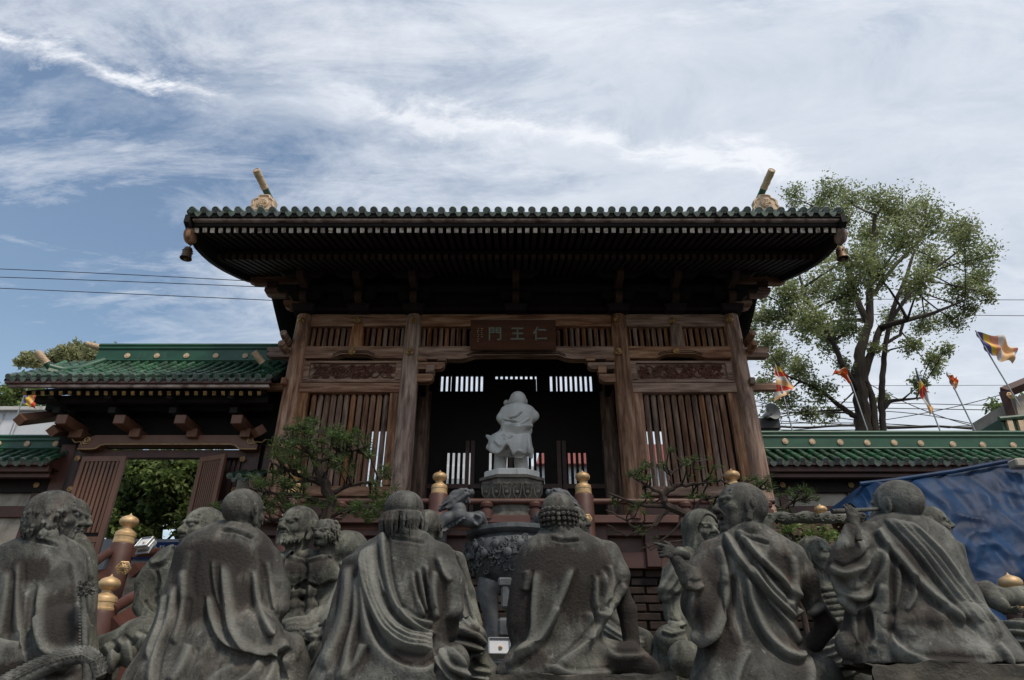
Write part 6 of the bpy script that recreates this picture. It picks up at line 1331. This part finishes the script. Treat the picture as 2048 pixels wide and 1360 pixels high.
f.ell((700, 1092, .0), (34, 26, 30), .03); f.chain([(690, 1085, .05), (665, 1105, -.02), (650, 1130, -.05)], [24, 18, 10], .03); f.chain([(720, 1090, .0), (722, 1110, 0), (712, 1130, 0)], [12, 11, 9], .02)
f.head(653, 1066, 27, -25, 0, dy=-.08, style='face', h=.04, hair='lion', seed=9, frown=1)
f.folds = fan([(690, 1120), (665, 1170), (620, 1240), (560, 1246)], [(700, 1160), (690, 1220), (640, 1275), (565, 1275)], 7, 5, 3.5, 1)+fan([(560, 1285), (575, 1320), (560, 1380)], [(690, 1265), (640, 1330), (600, 1390)], 6, 6, 5, 1)+[([(611, 1125), (611, 1160), (606, 1232)], -4, 4, 0), ([(558, 1170), (588, 1176), (611, 1166), (640, 1174), (668, 1158)], -4, 3, 0), ([(575, 1112), (600, 1120), (611, 1122)], 3, 3, 0), ([(611, 1122), (640, 1115), (665, 1112)], 3, 3, 0)]
f.stains = [(610, 1130, 60, 22, .7), (600, 1200, 30, 50, .4)]; f.build('figure', 'stone_green', t)
# ---- F: cap and hair, central-left
t = statue('large stone monk with skull cap and short straight hair seen from behind', 3.8, 790)
f = Fig(3.8)
f.loft([(1062, 775, 848, .8), (1074, 752, 865, .72), (1092, 718, 886, .62), (1120, 698, 900, .58), (1170, 686, 905, .58), (1220, 670, 900, .6), (1270, 655, 895, .64), (1310, 640, 900, .68), (1350, 620, 915, .7), (1430, 590, 930, .7)], yo=.02)
f.chain([(885, 1110, .0), (903, 1165, -.02), (905, 1215, -.02)], [22, 24, 22], .04); f.chain([(905, 1215, 0), (898, 1262, .05), (880, 1290, .12)], [18, 17, 15], .03); f.ell((905, 1325, -.08), (34, 34, 36), .03); f.chain([(700, 1130, .02), (690, 1200, .0), (672, 1270, .0)], [16, 20, 24], .04)
f.chain([(772, 1068, -.03), (812, 1062, -.09), (850, 1074, -.03)], [9, 12, 9], .02)
f.head(809, 1031, 44, 172, 6, style='back', h=.036, hair='cap', seed=2)
f.folds = [([(768, 1066), (772, 1120), (784, 1185), (808, 1232), (842, 1258), (866, 1266)], 8, 4, 1, .05)]+fan([(745, 1088), (752, 1160), (775, 1225), (815, 1262), (866, 1276)], [(728, 1100), (735, 1180), (762, 1250), (805, 1290), (866, 1300)], 4, 7, 4, 1)+[([(722, 1140), (730, 1220), (752, 1290), (795, 1332), (845, 1342), (885, 1318), (892, 1290)], 8, 6, 1), ([(800, 1215), (830, 1238), (866, 1246)], 6, 4, 1),
 ([(825, 1142), (833, 1190), (850, 1235)], 5, 3, 1), ([(838, 1135), (846, 1180), (856, 1225)], 5, 3, 1), ([(850, 1130), (856, 1175), (860, 1220)], 5, 3, -1), ([(865, 1140), (862, 1190), (868, 1240)], 7, 4, -1), ([(872, 1115), (885, 1145), (900, 1165)], 5, 4, -1), ([(704, 1130), (698, 1200), (682, 1270), (650, 1340)], 8, 6, 1), ([(715, 1150), (712, 1230), (700, 1300), (690, 1370)], 6, 5, 1), ([(730, 1290), (712, 1330), (680, 1370)], 7, 5, 1), ([(882, 1298), (900, 1330), (935, 1345)], 5, 4, 1), ([(878, 1315), (892, 1345), (920, 1365)], 5, 4, 1), ([(900, 1300), (925, 1320), (932, 1350)], 5, 4, 1), ([(868, 1268), (872, 1300), (868, 1350)], -7, 5, 0), ([(780, 1075), (812, 1080), (850, 1086)], -3, 3, 0), ([(750, 1090), (757, 1140), (770, 1190)], 5, 3, 1)]
f.stains = [(695, 1180, 26, 70, 1.), (870, 1190, 30, 60, .9), (840, 1170, 22, 30, .6), (700, 1300, 60, 60, .7), (820, 1310, 50, 30, .6), (900, 1260, 30, 30, 1.)]; f.build('figure', 'stone', t)
# ---- G: behind F's right side
t = statue('bald stone monk partly hidden behind the statue with the skull cap', 5.0, 920)
f = Fig(5.0, .0095)
f.loft([(1084, 848, 880), (1098, 835, 906), (1120, 830, 922), (1170, 830, 936), (1220, 835, 948), (1262, 840, 962), (1300, 840, 960), (1345, 850, 975), (1430, 850, 985)], dep=.55)
f.ell((940, 1280, -.2), (34, 38, 32), .04); f.chain([(915, 1120, -.02), (930, 1190, -.05), (948, 1250, -.12)], [16, 19, 17], .03); f.chain([(960, 1320, -.2), (975, 1345, -.2), (970, 1420, -.2)], [20, 18, 20], .04)
f.head(857, 1056, 34, 158, 0, style='face', h=.036)
f.folds = fan([(858, 1090), (880, 1150), (900, 1240), (925, 1262)], [(895, 1100), (925, 1160), (945, 1230), (958, 1262)], 5, 5, 3.5, 1)+fan([(915, 1262), (955, 1270), (970, 1290)], [(905, 1300), (935, 1310), (965, 1305)], 3, 5, 3.5, 1)+fan([(940, 1310), (950, 1335), (980, 1345)], [(935, 1350), (955, 1365), (985, 1375)], 3, 7, 4, 1)
f.stains = [(900, 1170, 40, 60, .6), (940, 1290, 40, 40, .6)]; f.build('figure', 'stone_green', t)
# ---- H: curls
t = statue('broad stone monk with rows of tight curls seen from behind, right of the incense burner', 4.0, 1125)
f = Fig(4.0)
f.loft([(1056, 1088, 1158, .8), (1068, 1074, 1176, .72), (1080, 1052, 1204, .64), (1098, 1038, 1222, .6), (1130, 1030, 1234, .58), (1170, 1020, 1238, .56), (1210, 1014, 1222, .56), (1250, 1012, 1204, .58), (1290, 1022, 1198, .62), (1315, 1012, 1204, .68), (1342, 1000, 1215, .75), (1352, 1000, 1215, .75)], yo=.02)
f.chain([(1218, 1105, .0), (1238, 1150, -.02), (1240, 1165, -.02)], [22, 20, 16], .04); f.cap((1222, 1175, -.05), (1212, 1205, -.03), 16, 10, .03, .6); f.chain([(1236, 1165, .06), (1254, 1220, .08), (1264, 1290, .08)], [16, 19, 17], .02)
f.chain([(1200, 1310, .02), (1262, 1318, .0), (1300, 1338, -.02)], [34, 28, 20], .04); f.chain([(1030, 1330, 0), (1005, 1345, 0)], [20, 12], .04); f.chain([(1088, 1066, -.02), (1120, 1060, -.08), (1152, 1066, -.02)], [10, 12, 10], .02)
f.head(1118, 1031, 43, 168, 6, style='face', h=.034, hair='curls', seed=4)
f.folds = [([(1148, 1135), (1128, 1190), (1100, 1250), (1070, 1295), (1015, 1335)], 8, 4.5, 1), ([(1070, 1140), (1066, 1210), (1062, 1270), (1035, 1320)], 7, 5, -1), ([(1058, 1140), (1060, 1160), (1055, 1185)], 5, 4, 1), ([(1205, 1140), (1208, 1190), (1196, 1245), (1160, 1295), (1100, 1340)], 7, 5, -1), ([(1192, 1150), (1188, 1200), (1196, 1222)], 6, 4, -1), ([(1120, 1215), (1100, 1265), (1060, 1318)], 4, 4, 1), ([(1248, 1166), (1235, 1188), (1205, 1222), (1190, 1222)], 6, 4, -1), ([(1100, 1076), (1125, 1082), (1160, 1080)], -4, 3, 0), ([(1215, 1130), (1222, 1160), (1212, 1200)], 5, 4, -1), ([(1180, 1222), (1184, 1250), (1176, 1280)], 5, 4, 1), ([(1215, 1300), (1235, 1310), (1290, 1310)], 4, 4, 1), ([(1085, 1330), (1150, 1345), (1230, 1342)], 4, 4, 1)]
f.stains = [(1120, 1130, 100, 34, 1.15), (1040, 1200, 34, 80, 1.0), (1150, 1180, 40, 60, .7), (1215, 1150, 30, 40, .6), (1262, 1240, 24, 80, 1.3), (1060, 1320, 50, 25, .6), (1280, 1330, 50, 20, .8)]; f.build('figure', 'stone_red', t); rock_base(t, at(985, 1350, 4).x, at(1330, 1350, 4).x, 3.72, 4.4, 1.47, at(1024, 1348, 3.72).z, 3)
# ---- I: behind H
t = statue('stone monk mostly hidden behind the curly haired statue, cheek and folded lap showing', 5.3, 1235)
f = Fig(5.3, .0095); f.loft([(1085, 1130, 1175), (1110, 1120, 1190), (1200, 1130, 1200), (1260, 1140, 1250), (1300, 1150, 1290), (1345, 1150, 1310), (1430, 1150, 1320)], dep=.6)
f.ell((1228, 1238, -.1), (30, 32, 28), .04); f.chain([(1230, 1260, -.15), (1285, 1285, -.15), (1300, 1320, -.15)], [28, 22, 20], .04)
f.head(1146, 1045, 32, 62, 4, style='face', h=.036, frown=1)
f.folds = fan([(1205, 1235), (1240, 1260), (1290, 1280)], [(1205, 1275), (1235, 1290), (1290, 1310)], 5, 6, 3.5, 1); f.build('figure', 'stone_green', t)
# ---- J: hooded
t = statue('hooded stone monk with lined face looking out behind the laughing statue', 5.3, 1395)
f = Fig(5.3, .0095); f.loft([(1085, 1380, 1440), (1105, 1355, 1450), (1150, 1345, 1460), (1250, 1340, 1460), (1345, 1330, 1460), (1430, 1330, 1460)], dep=.55)
f.chain([(1362, 1110, -.05), (1345, 1150, -.08), (1330, 1190, -.1)], [16, 20, 14], .03); f.chain([(1345, 1175, -.05), (1344, 1215, -.05), (1350, 1245, -.08)], [16, 18, 17], .02); f.ell((1342, 1282, -.25), (32, 36, 30), .02); f.ell((1372, 1318, -.45), (34, 30, 32), .02); f.chain([(1335, 1290, -.2), (1325, 1330, -.2), (1300, 1360, -.2)], [24, 24, 26], .04)
f.head(1405, 1062, 36, 22, 6, style='face', h=.032, hair='hood', frown=1)
f.folds = fan([(1365, 1095), (1348, 1140), (1320, 1190)], [(1385, 1105), (1375, 1150), (1352, 1190)], 4, 5, 3.5, 1)+[([(1335, 1245), (1355, 1250), (1370, 1245)], 4, 3, 0), ([(1325, 1262), (1345, 1268), (1370, 1262)], 3, 3, 0)]
f.build('figure', 'stone_green', t)
# ---- K: laughing, pointing
t = statue('laughing bald stone monk in profile pointing left, large in front on the right', 3.7, 1500)
f = Fig(3.7)
f.loft([(1050, 1466, 1532, .8), (1064, 1444, 1550, .72), (1084, 1416, 1582, .62), (1110, 1402, 1600, .58), (1150, 1396, 1604, .56), (1200, 1398, 1598, .56), (1250, 1402, 1594, .58), (1300, 1398, 1606, .62), (1345, 1385, 1630, .68), (1430, 1370, 1650, .7)], yo=.02)
f.chain([(1420, 1105, .0), (1398, 1150, -.06), (1398, 1210, -.08), (1415, 1262, -.08)], [22, 28, 32, 24], .04); f.chain([(1388, 1160, -.12), (1368, 1140, -.16), (1352, 1118, -.18)], [22, 15, 12], .02); f.ell((1378, 1160, -.14), (18, 24, 16), .02)
f.chain([(1588, 1110, .02), (1612, 1160, .02), (1628, 1210, .02)], [22, 22, 19], .04); f.chain([(1632, 1212, .05), (1654, 1250, .08), (1630, 1285, .1), (1600, 1292, .05)], [18, 20, 17, 14], .02); f.chain([(1600, 1330, 0), (1650, 1350, 0), (1680, 1400, 0)], [30, 28, 24], .05)
f.chain([(1462, 1062, -.02), (1500, 1056, -.09), (1536, 1070, -.02)], [10, 13, 10], .02)
f.hand(1340, 1104, 31, (0, -80, 10), -.2, curl=(.02, .9, 1.0, 1.0), thumb=.9, flip=False)
f.head(1483, 1016, 50, -84, 10, style='face', h=.030, mouth=1.0, smile=1.)
f.folds = fan([(1448, 1066), (1478, 1120), (1535, 1185), (1590, 1238)], [(1470, 1062), (1510, 1110), (1560, 1160), (1592, 1200)], 2, 8, 4, -1)+[([(1492, 1140), (1500, 1200), (1525, 1262), (1565, 1305), (1600, 1318), (1606, 1300)], 8, 5, -1), ([(1500, 1130), (1530, 1190), (1575, 1250), (1598, 1290)], 6, 4, -1), ([(1510, 1120), (1545, 1175), (1590, 1222)], 5, 4, -1), ([(1452, 1130), (1458, 1190), (1440, 1240), (1430, 1270), (1400, 1285), (1385, 1260)], 8, 6, 1), ([(1375, 1165), (1388, 1172), (1406, 1168)], 5, 4, 1), ([(1440, 1090), (1452, 1130), (1456, 1170)], 5, 5, 1), ([(1580, 1110), (1585, 1160), (1580, 1210)], 6, 5, -1), ([(1592, 1218), (1620, 1222), (1646, 1208)], 6, 4, 1), ([(1500, 1300), (1480, 1350), (1470, 1400)], 5, 6, 1), ([(1475, 1075), (1505, 1078), (1540, 1088)], -4, 3, 0), ([(1460, 1150), (1470, 1210), (1490, 1290)], -6, 8, 0), ([(1390, 1180), (1385, 1230), (1400, 1285)], 4, 5, 1), ([(1615, 1310), (1622, 1350), (1615, 1400)], 6, 5, 1)]
f.stains = [(1430, 1130, 40, 40, .7), (1400, 1210, 50, 40, .8), (1560, 1130, 70, 30, .7), (1445, 1200, 26, 70, .9), (1620, 1170, 40, 40, .7), (1630, 1265, 40, 40, 1.3), (1440, 1290, 50, 40, .7)]; f.build('figure', 'stone_red', t)
# ---- L: frowning, ribs
t = statue('gaunt bald stone monk with thick brows and bare ribs between the two big right statues', 5.2, 1650)
f = Fig(5.2, .009); f.loft([(1140, 1622, 1665), (1152, 1614, 1690), (1180, 1622, 1700), (1240, 1640, 1700), (1290, 1630, 1720), (1345, 1610, 1740), (1430, 1600, 1750)], dep=.5)
for k in range(6): f.cap((1648, 1178+k*13, -.1), (1690, 1174+k*13, -.1), 5, 5, .012)
f.chain([(1618, 1158, 0), (1640, 1220, -.05), (1655, 1270, -.1)], [14, 14, 14], .03); f.chain([(1600, 1330, -.2), (1660, 1300, -.3), (1700, 1320, -.2)], [26, 28, 26], .05)
f.head(1631, 1112, 38, 36, 10, style='face', h=.032, frown=1.)
f.folds = fan([(1600, 1290), (1640, 1290), (1690, 1275)], [(1620, 1350), (1660, 1345), (1710, 1330)], 6, 7, 4, 1)+fan([(1612, 1165), (1640, 1230), (1670, 1290)], [(1630, 1160), (1655, 1230), (1690, 1280)], 3, 4, 3, 1)
f.build('figure', 'stone_green', t)
# ---- M: kneeling, raised palm
t = statue('kneeling bald stone monk leaning left with raised palm, large at the right front', 3.6, 1820)
f = Fig(3.6)
f.loft([(1030, 1752, 1836, .8), (1042, 1732, 1862, .72), (1062, 1716, 1892, .64), (1090, 1702, 1912, .6), (1130, 1692, 1930, .58), (1170, 1694, 1948, .56), (1210, 1704, 1966, .58), (1250, 1712, 1990, .62), (1285, 1708, 2012, .66), (1310, 1700, 2034, .7), (1330, 1698, 2046, .7)], yo=.02)
f.chain([(1736, 1070, -.02), (1695, 1108, -.1), (1678, 1132, -.12)], [24, 25, 22], .04); f.chain([(1680, 1128, -.14), (1690, 1090, -.16), (1700, 1058, -.16)], [20, 14, 12], .02); f.chain([(1685, 1150, -.1), (1700, 1185, -.08), (1740, 1190, -.05)], [26, 20, 12], .04)
f.chain([(1715, 1235, -.02), (1712, 1280, -.05), (1720, 1305, -.05)], [24, 26, 24], .04); f.ell((1690, 1292, -.08), (18, 22, 26), .015); f.chain([(1790, 1246, -.16), (1860, 1240, -.18), (1930, 1232, -.16), (1975, 1240, -.12)], [11, 14, 13, 10], .025); f.chain([(1780, 1252, -.14), (1820, 1268, -.18), (1880, 1256, -.18)], [9, 11, 8], .02)
f.chain([(1985, 1270, .0), (2015, 1305, .02), (2040, 1325, .05)], [30, 24, 14], .04)
f.hand(1708, 1040, 31, (0, 2, 10), -.17, curl=(.28, .25, .28, .32), thumb=.12, spread=.0, flip=True)
f.head(1795, 1012, 49, -148, 6, style='face', h=.034)
f.folds = fan([(1768, 1036), (1830, 1100), (1900, 1190), (1985, 1290)], [(1812, 1046), (1880, 1110), (1935, 1190), (2000, 1275)], 4, 7, 4, -1)+[([(1752, 1060), (1790, 1110), (1850, 1180), (1930, 1245)], 8, 5, -1, .05), ([(1776, 1085), (1772, 1150), (1775, 1220), (1770, 1290)], 7, 6, 1), ([(1664, 1150), (1690, 1186), (1730, 1188), (1762, 1150), (1772, 1110)], 7, 5, 1), ([(1680, 1190), (1710, 1212), (1748, 1206), (1764, 1170)], 7, 5, 1), ([(1660, 1130), (1690, 1142), (1730, 1125), (1756, 1095)], 6, 5, 1), ([(1795, 1120), (1800, 1170), (1790, 1225)], 4, 4, 1), ([(1826, 1145), (1832, 1190), (1815, 1225)], 4, 4, 1), ([(1782, 1262), (1800, 1300), (1860, 1325), (1940, 1335)], 7, 5, 1), ([(1790, 1280), (1830, 1310), (1900, 1322), (1990, 1326)], 4, 5, 1), ([(1745, 1210), (1752, 1260), (1740, 1300)], 6, 6, -1), ([(1705, 1200), (1712, 1250), (1715, 1290)], 4, 4, 1), ([(1990, 1290), (2010, 1310), (2020, 1328)], 6, 4, -1)]
f.stains = [(1690, 1120, 45, 30, .9), (1770, 1190, 34, 80, .9), (1820, 1130, 60, 50, .6), (1840, 1240, 90, 30, .5), (1720, 1250, 40, 50, .8), (1880, 1320, 120, 20, .6), (1707, 1030, 30, 40, .5)]; f.build('figure', 'stone', t); rock_base(t, at(1686, 1335, 3.6).x, at(2100, 1335, 3.6).x, 3.3, 4.1, 1.47, at(1024, 1328, 3.3).z, 5)
# ---- N, O
t = statue('stone monk with only its bald head and shoulder showing behind the kneeling statue', 4.5, 1880)
f = Fig(4.5, .011); f.loft([(1072, 1850, 1890), (1090, 1840, 1925), (1140, 1830, 1935), (1250, 1830, 1960), (1400, 1820, 1980)], dep=.6); f.head(1862, 1046, 33, 60, 0, style='face', h=.038, frown=1); f.build('figure', 'stone_green', t)
t = statue('stone monk at the right edge showing an open hand and folded robe', 4.6, 2040)
f = Fig(4.6, .0095); f.loft([(1110, 2075, 2120), (1140, 2060, 2150), (1230, 2050, 2160), (1330, 1990, 2160), (1420, 1980, 2160)], dep=.5); f.chain([(2070, 1190, 0), (2000, 1195, -.2), (1975, 1180, -.1)], [20, 16, 18], .03)
f.chain([(2000, 1270, -.2), (2050, 1275, -.3), (2100, 1290, -.2)], [26, 30, 34], .05); f.chain([(1975, 1190, -.15), (2005, 1212, -.3)], [20, 13], .03); f.hand(2026, 1222, 16, (80, 60, 10), -.34, curl=(.2, .3, .4, .4), thumb=.9)
f.folds = fan([(1990, 1250), (2040, 1250), (2090, 1255)], [(1990, 1320), (2040, 1325), (2090, 1335)], 6, 7, 4, 1); f.build('figure', 'stone_green', t)
# ---- carved pole, flute, staff, serpent tail
o = thing('carved_pole', 'horizontal stone pole carved with cloud scrolls behind the right statues', 'carved pole', at(1630, 1036, 5.0), None)
q = MB(); P = [at(1512+k*8, 1036+1.5*math.sin(k*.9), 5.0) for k in range(28)]; q.tube(P, [(11+1.8*math.sin(k*1.1))*sc_at(1036, 5) for k in range(28)], 14)
s_ = sc_at(1036, 5)
for k in range(9):
    cx_ = 1535+k*23; pts = []
    for j in range(16): u = j/15; an = u*9+k; r_ = 9*(1-.85*u); p = at(cx_+math.cos(an)*r_*1.2, 1036+math.sin(an)*r_*.8, 5.0); pts.append((p.x, 5.0-.038-.006*u, p.z))
    q.tube(pts, .0045, 5)
    q.tube([tuple(at(cx_+6+j*3, 1036+6*math.sin(j*.9+k), 4.962)) for j in range(6)], .005, 5)
q.build('pole', M['stone_green'], o, True)
q = MB(); q.tube([at(1534, 1040, 5.0), at(1532, 1075, 5.0), at(1536, 1110, 5.0)], [15*s_, 13*s_, 16*s_], 10); q.build('support_arm', M['stone_green'], o, True)
o = thing('stone_flute', 'slim stone rod passing behind the raised palm of the kneeling statue', 'flute', at(1710, 1020, 3.55), None)
q = MB(); q.tube([at(1664, 1023, 3.5), at(1690, 1022, 3.52), at(1757, 1018, 3.6)], [5*sc_at(1020, 3.5)]*2+[3.6*sc_at(1020, 3.5)], 10); q.build('rod', M['stone'], o, True)
o = thing('carved_staff', 'short stone staff with a ragged flame shaped head beside the leftmost statue', 'staff', at(172, 1340, 3.45), None)
q = MB(); S3 = sc_at(1200, 3.45); q.tube([at(166, 1175, 3.45), at(168, 1240, 3.45), at(170, 1300, 3.45), at(176, 1330, 3.45)], [6*S3, 5*S3, 5*S3, 8*S3], 10); rr = random.Random(8)
for k in range(60):
    p = at(170+rr.uniform(-16, 16), 1180+rr.uniform(-14, 10), 3.45+rr.uniform(-.03, .03)); q.tube([p, p+Vector((rr.uniform(-1, 1), rr.uniform(-.5, .5), rr.uniform(-.3, 1)))*.022], [.008, .002], 5)
for k in range(20): p = at(162, 1190+k*6.5, 3.44); q.tube([p, p+Vector((-.012, 0, .004))], [.005, .002], 5)
q.build('staff', M['stone'], o, True)
q = MB(); q.tube([at(172, 1320, 3.4), at(174, 1350, 3.4), at(172, 1420, 3.4)], [7*S3, 8*S3, 12*S3], 10); q.ch = 0; q.lathe(at(175, 1312, 3.4), [(.004, -.02), (.02, -.01), (.022, .004), (.012, .018), (.002, .022)], 12); q.build('handle', M['stone'], o, True)
o = thing('serpent_tail', 'scaly stone serpent body with a spiny crest at the bottom left corner', 'serpent carving', at(90, 1345, 3.3), None)
q = MB(); P = [(-60, 1400), (0, 1368), (40, 1345), (85, 1322), (130, 1305), (165, 1298), (190, 1310), (200, 1345)]; P = [at(x, y+12, 3.3+.02*k) for k, (x, y) in enumerate(P)]; PP = []
for i in range(len(P)-1):
    for k in range(8): PP.append(P[i].lerp(P[i+1], k/8))
rs = [.052-.0004*i for i in range(len(PP))]; q.tube(PP, rs, 16); q.build('body', M['stone'], o, True)
q = MB()
for i in range(2, len(PP)-2):      # overlapping scales
    d = (PP[i+1]-PP[i-1]).normalized(); up = Vector((0, 0, 1)); sd_ = d.cross(up).normalized(); up = sd_.cross(d)
    for k in range(7):
        an = -1.7+k*.5+(.25 if i % 2 else 0); n_ = up*math.cos(an)+sd_*math.sin(an); c = PP[i]+n_*rs[i]; tg = sd_*math.cos(an)-up*math.sin(an)
        q.add([c-tg*.011, c+d*.012+n_*.002, c+tg*.011, c-d*.012+n_*.006], [(0, 1, 2, 3), (3, 2, 1, 0)])
    if i % 2: c = PP[i]+up*rs[i]; q.tube([c, c+up*.009-d*.010], [.008, .003], 5)
q.build('scales', M['stone'], o)['kind'] = 'stuff'
# ---- dragon handles of the incense burner
def dragon(x0, sgn, nm_):
    "x0: pixel of the head; sgn mirrors"
    Dd = 8.1; f = Fig(Dd, .0085); X = lambda d: x0+sgn*d
    f.chain([(X(-42), 1078, .05), (X(-40), 1052, .0), (X(-22), 1038, -.02), (X(0), 1034, 0), (X(-2), 1018, 0), (X(-12), 1005, 0), (X(-6), 994, 0)], [18, 16, 14, 16, 15, 14, 13], .03)
    f.chain([(X(0), 1034, -.05), (X(22), 1040, -.08), (X(40), 1036, -.05), (X(50), 1046, 0)], [13, 14, 13, 8], .03); f.ell((X(34), 1040, -.1), (13, 10, 13), .02)
    f.chain([(X(-6), 992, 0), (X(8), 988, 0), (X(24), 986, 0)], [12, 11, 7], .02); f.chain([(X(2), 1000, 0), (X(20), 1004, 0)], [7, 4], .01); f.ell((X(26), 982, 0), (4, 6, 4), .01); f.chain([(X(-30), 1015, 0), (X(-14), 1000, 0), (X(4), 986, 0)], [4, 9, 6], .02)
    rr = random.Random(5)
    f.chain([(X(-38), 1020, 0), (X(-14), 1004, 0), (X(14), 987, 0)], [4, 10, 9], .02)
    for k in range(22): a = rr.uniform(-8, 10); o_ = rr.uniform(-10, 9); z_ = rr.uniform(-.08, -.02); f.chain([(X(a+10), 984+o_*.6, z_), (X(a-6), 994+o_, z_), (X(a-30+rr.uniform(-6, 6)), 1012+o_*.7, z_)], [3.2, 3.0, 1.2], .006)
    f.ell((X(8), 984, -.07), (3.5, 3.5, 3.5), .006)
    for k in range(4): f.chain([(X(10+k*3), 996, -.04), (X(12+k*3), 1003+k % 2*3, -.04)], [2.2, 1], .005)
    f.folds = [([(X(-45+k*7), 1070-k*4), (X(-38+k*7), 1064-k*4)], 3, 2, 0) for k in range(8)]+[([(X(30), 1030), (X(42), 1036), (X(38), 1048), (X(28), 1044)], 4, 3, 0)]
    return f.build(nm_, 'stone_dark', ib)
dragon(918, 1, 'dragon_handle'); dragon(1122, -1, 'dragon_handle')
# ---- the standing white figure
t = thing('standing_statue', 'white stone figure in a billowing robe seen from behind on the lotus pedestal', 'statue', at(1020, 935, 11.85), None)
f = Fig(11.85, .014)
f.loft([(811, 1020, 1052, .8), (815, 1006, 1063, .7), (826, 1001, 1070, .65), (840, 1001, 1066, .62), (852, 1003, 1062, .6), (864, 1000, 1064, .62), (866, 1001, 1062, .62)], k=.02, yo=-.02)
f.chain([(1010, 822, 0), (1003, 836, .0), (1008, 848, .1)], [8, 9, 7], .05); f.chain([(1058, 820, 0), (1068, 832, .0), (1062, 842, .1)], [9, 9, 7], .05); f.ell((1013, 806, .25), (6, 6, 7), .02)
f.loft([(850, 1006, 1062, .6), (862, 1000, 1064, .66), (866, 998, 1064, .68)], k=.02)
f.loft([(862, 1001, 1062, .6), (868, 994, 1062, .62), (876, 980, 1062, .66), (888, 976, 1062, .72), (898, 980, 1063, .76), (906, 990, 1064, .76), (910, 996, 1062, .7)], k=.02, p=2.1, yo=-.06)
f.chain([(990, 882, -.05), (974, 872, .0)], [9, 3], .04); f.chain([(978, 895, 0), (1000, 905, -.02), (1040, 905, -.03), (1058, 905, 0)], [6, 7, 7, 6], .06, .8); f.chain([(1055, 870, 0), (1060, 900, 0), (1062, 914, 0)], [5, 6, 4], .04)
f.chain([(1002, 900, .24), (1000, 938, .24)], [13, 13], .02); f.chain([(1040, 900, .24), (1043, 938, .24)], [15, 14], .02)
f.ell((1036, 799, .0), (16.5, 18, 16.5), .01); f.ell((1019, 803, .02), (2, 4, 6), .01); f.ell((1053, 803, .02), (2, 4, 6), .01)
f.folds = [([(1003, 861), (1020, 858), (1035, 862), (1050, 858), (1062, 856)], 9, 2.2, -1), ([(1018, 838), (1032, 834), (1044, 824)], -4, 1.6, 0), ([(1005, 840), (1020, 843), (1034, 844)], -4, 1.4, 0), ([(1008, 872), (1016, 876), (1026, 872)], -3, 1.5, 0), ([(978, 892), (1000, 900), (1016, 888), (1030, 906), (1052, 906)], 8, 2.5, -1), ([(1048, 866), (1048, 885), (1050, 905)], 4, 2, 1), ([(1054, 866), (1055, 885), (1058, 908)], 4, 2, 1), ([(1016, 888), (1012, 875), (1006, 868)], 3, 3, 0), ([(990, 880), (1000, 888), (1012, 884)], 3, 3, 0), ([(1020, 850), (1040, 848), (1058, 836)], 2.5, 2, 0), ([(1010, 855), (1025, 852), (1042, 853)], 2.5, 2, 0)]
f.build('figure', 'stone_pale', t)
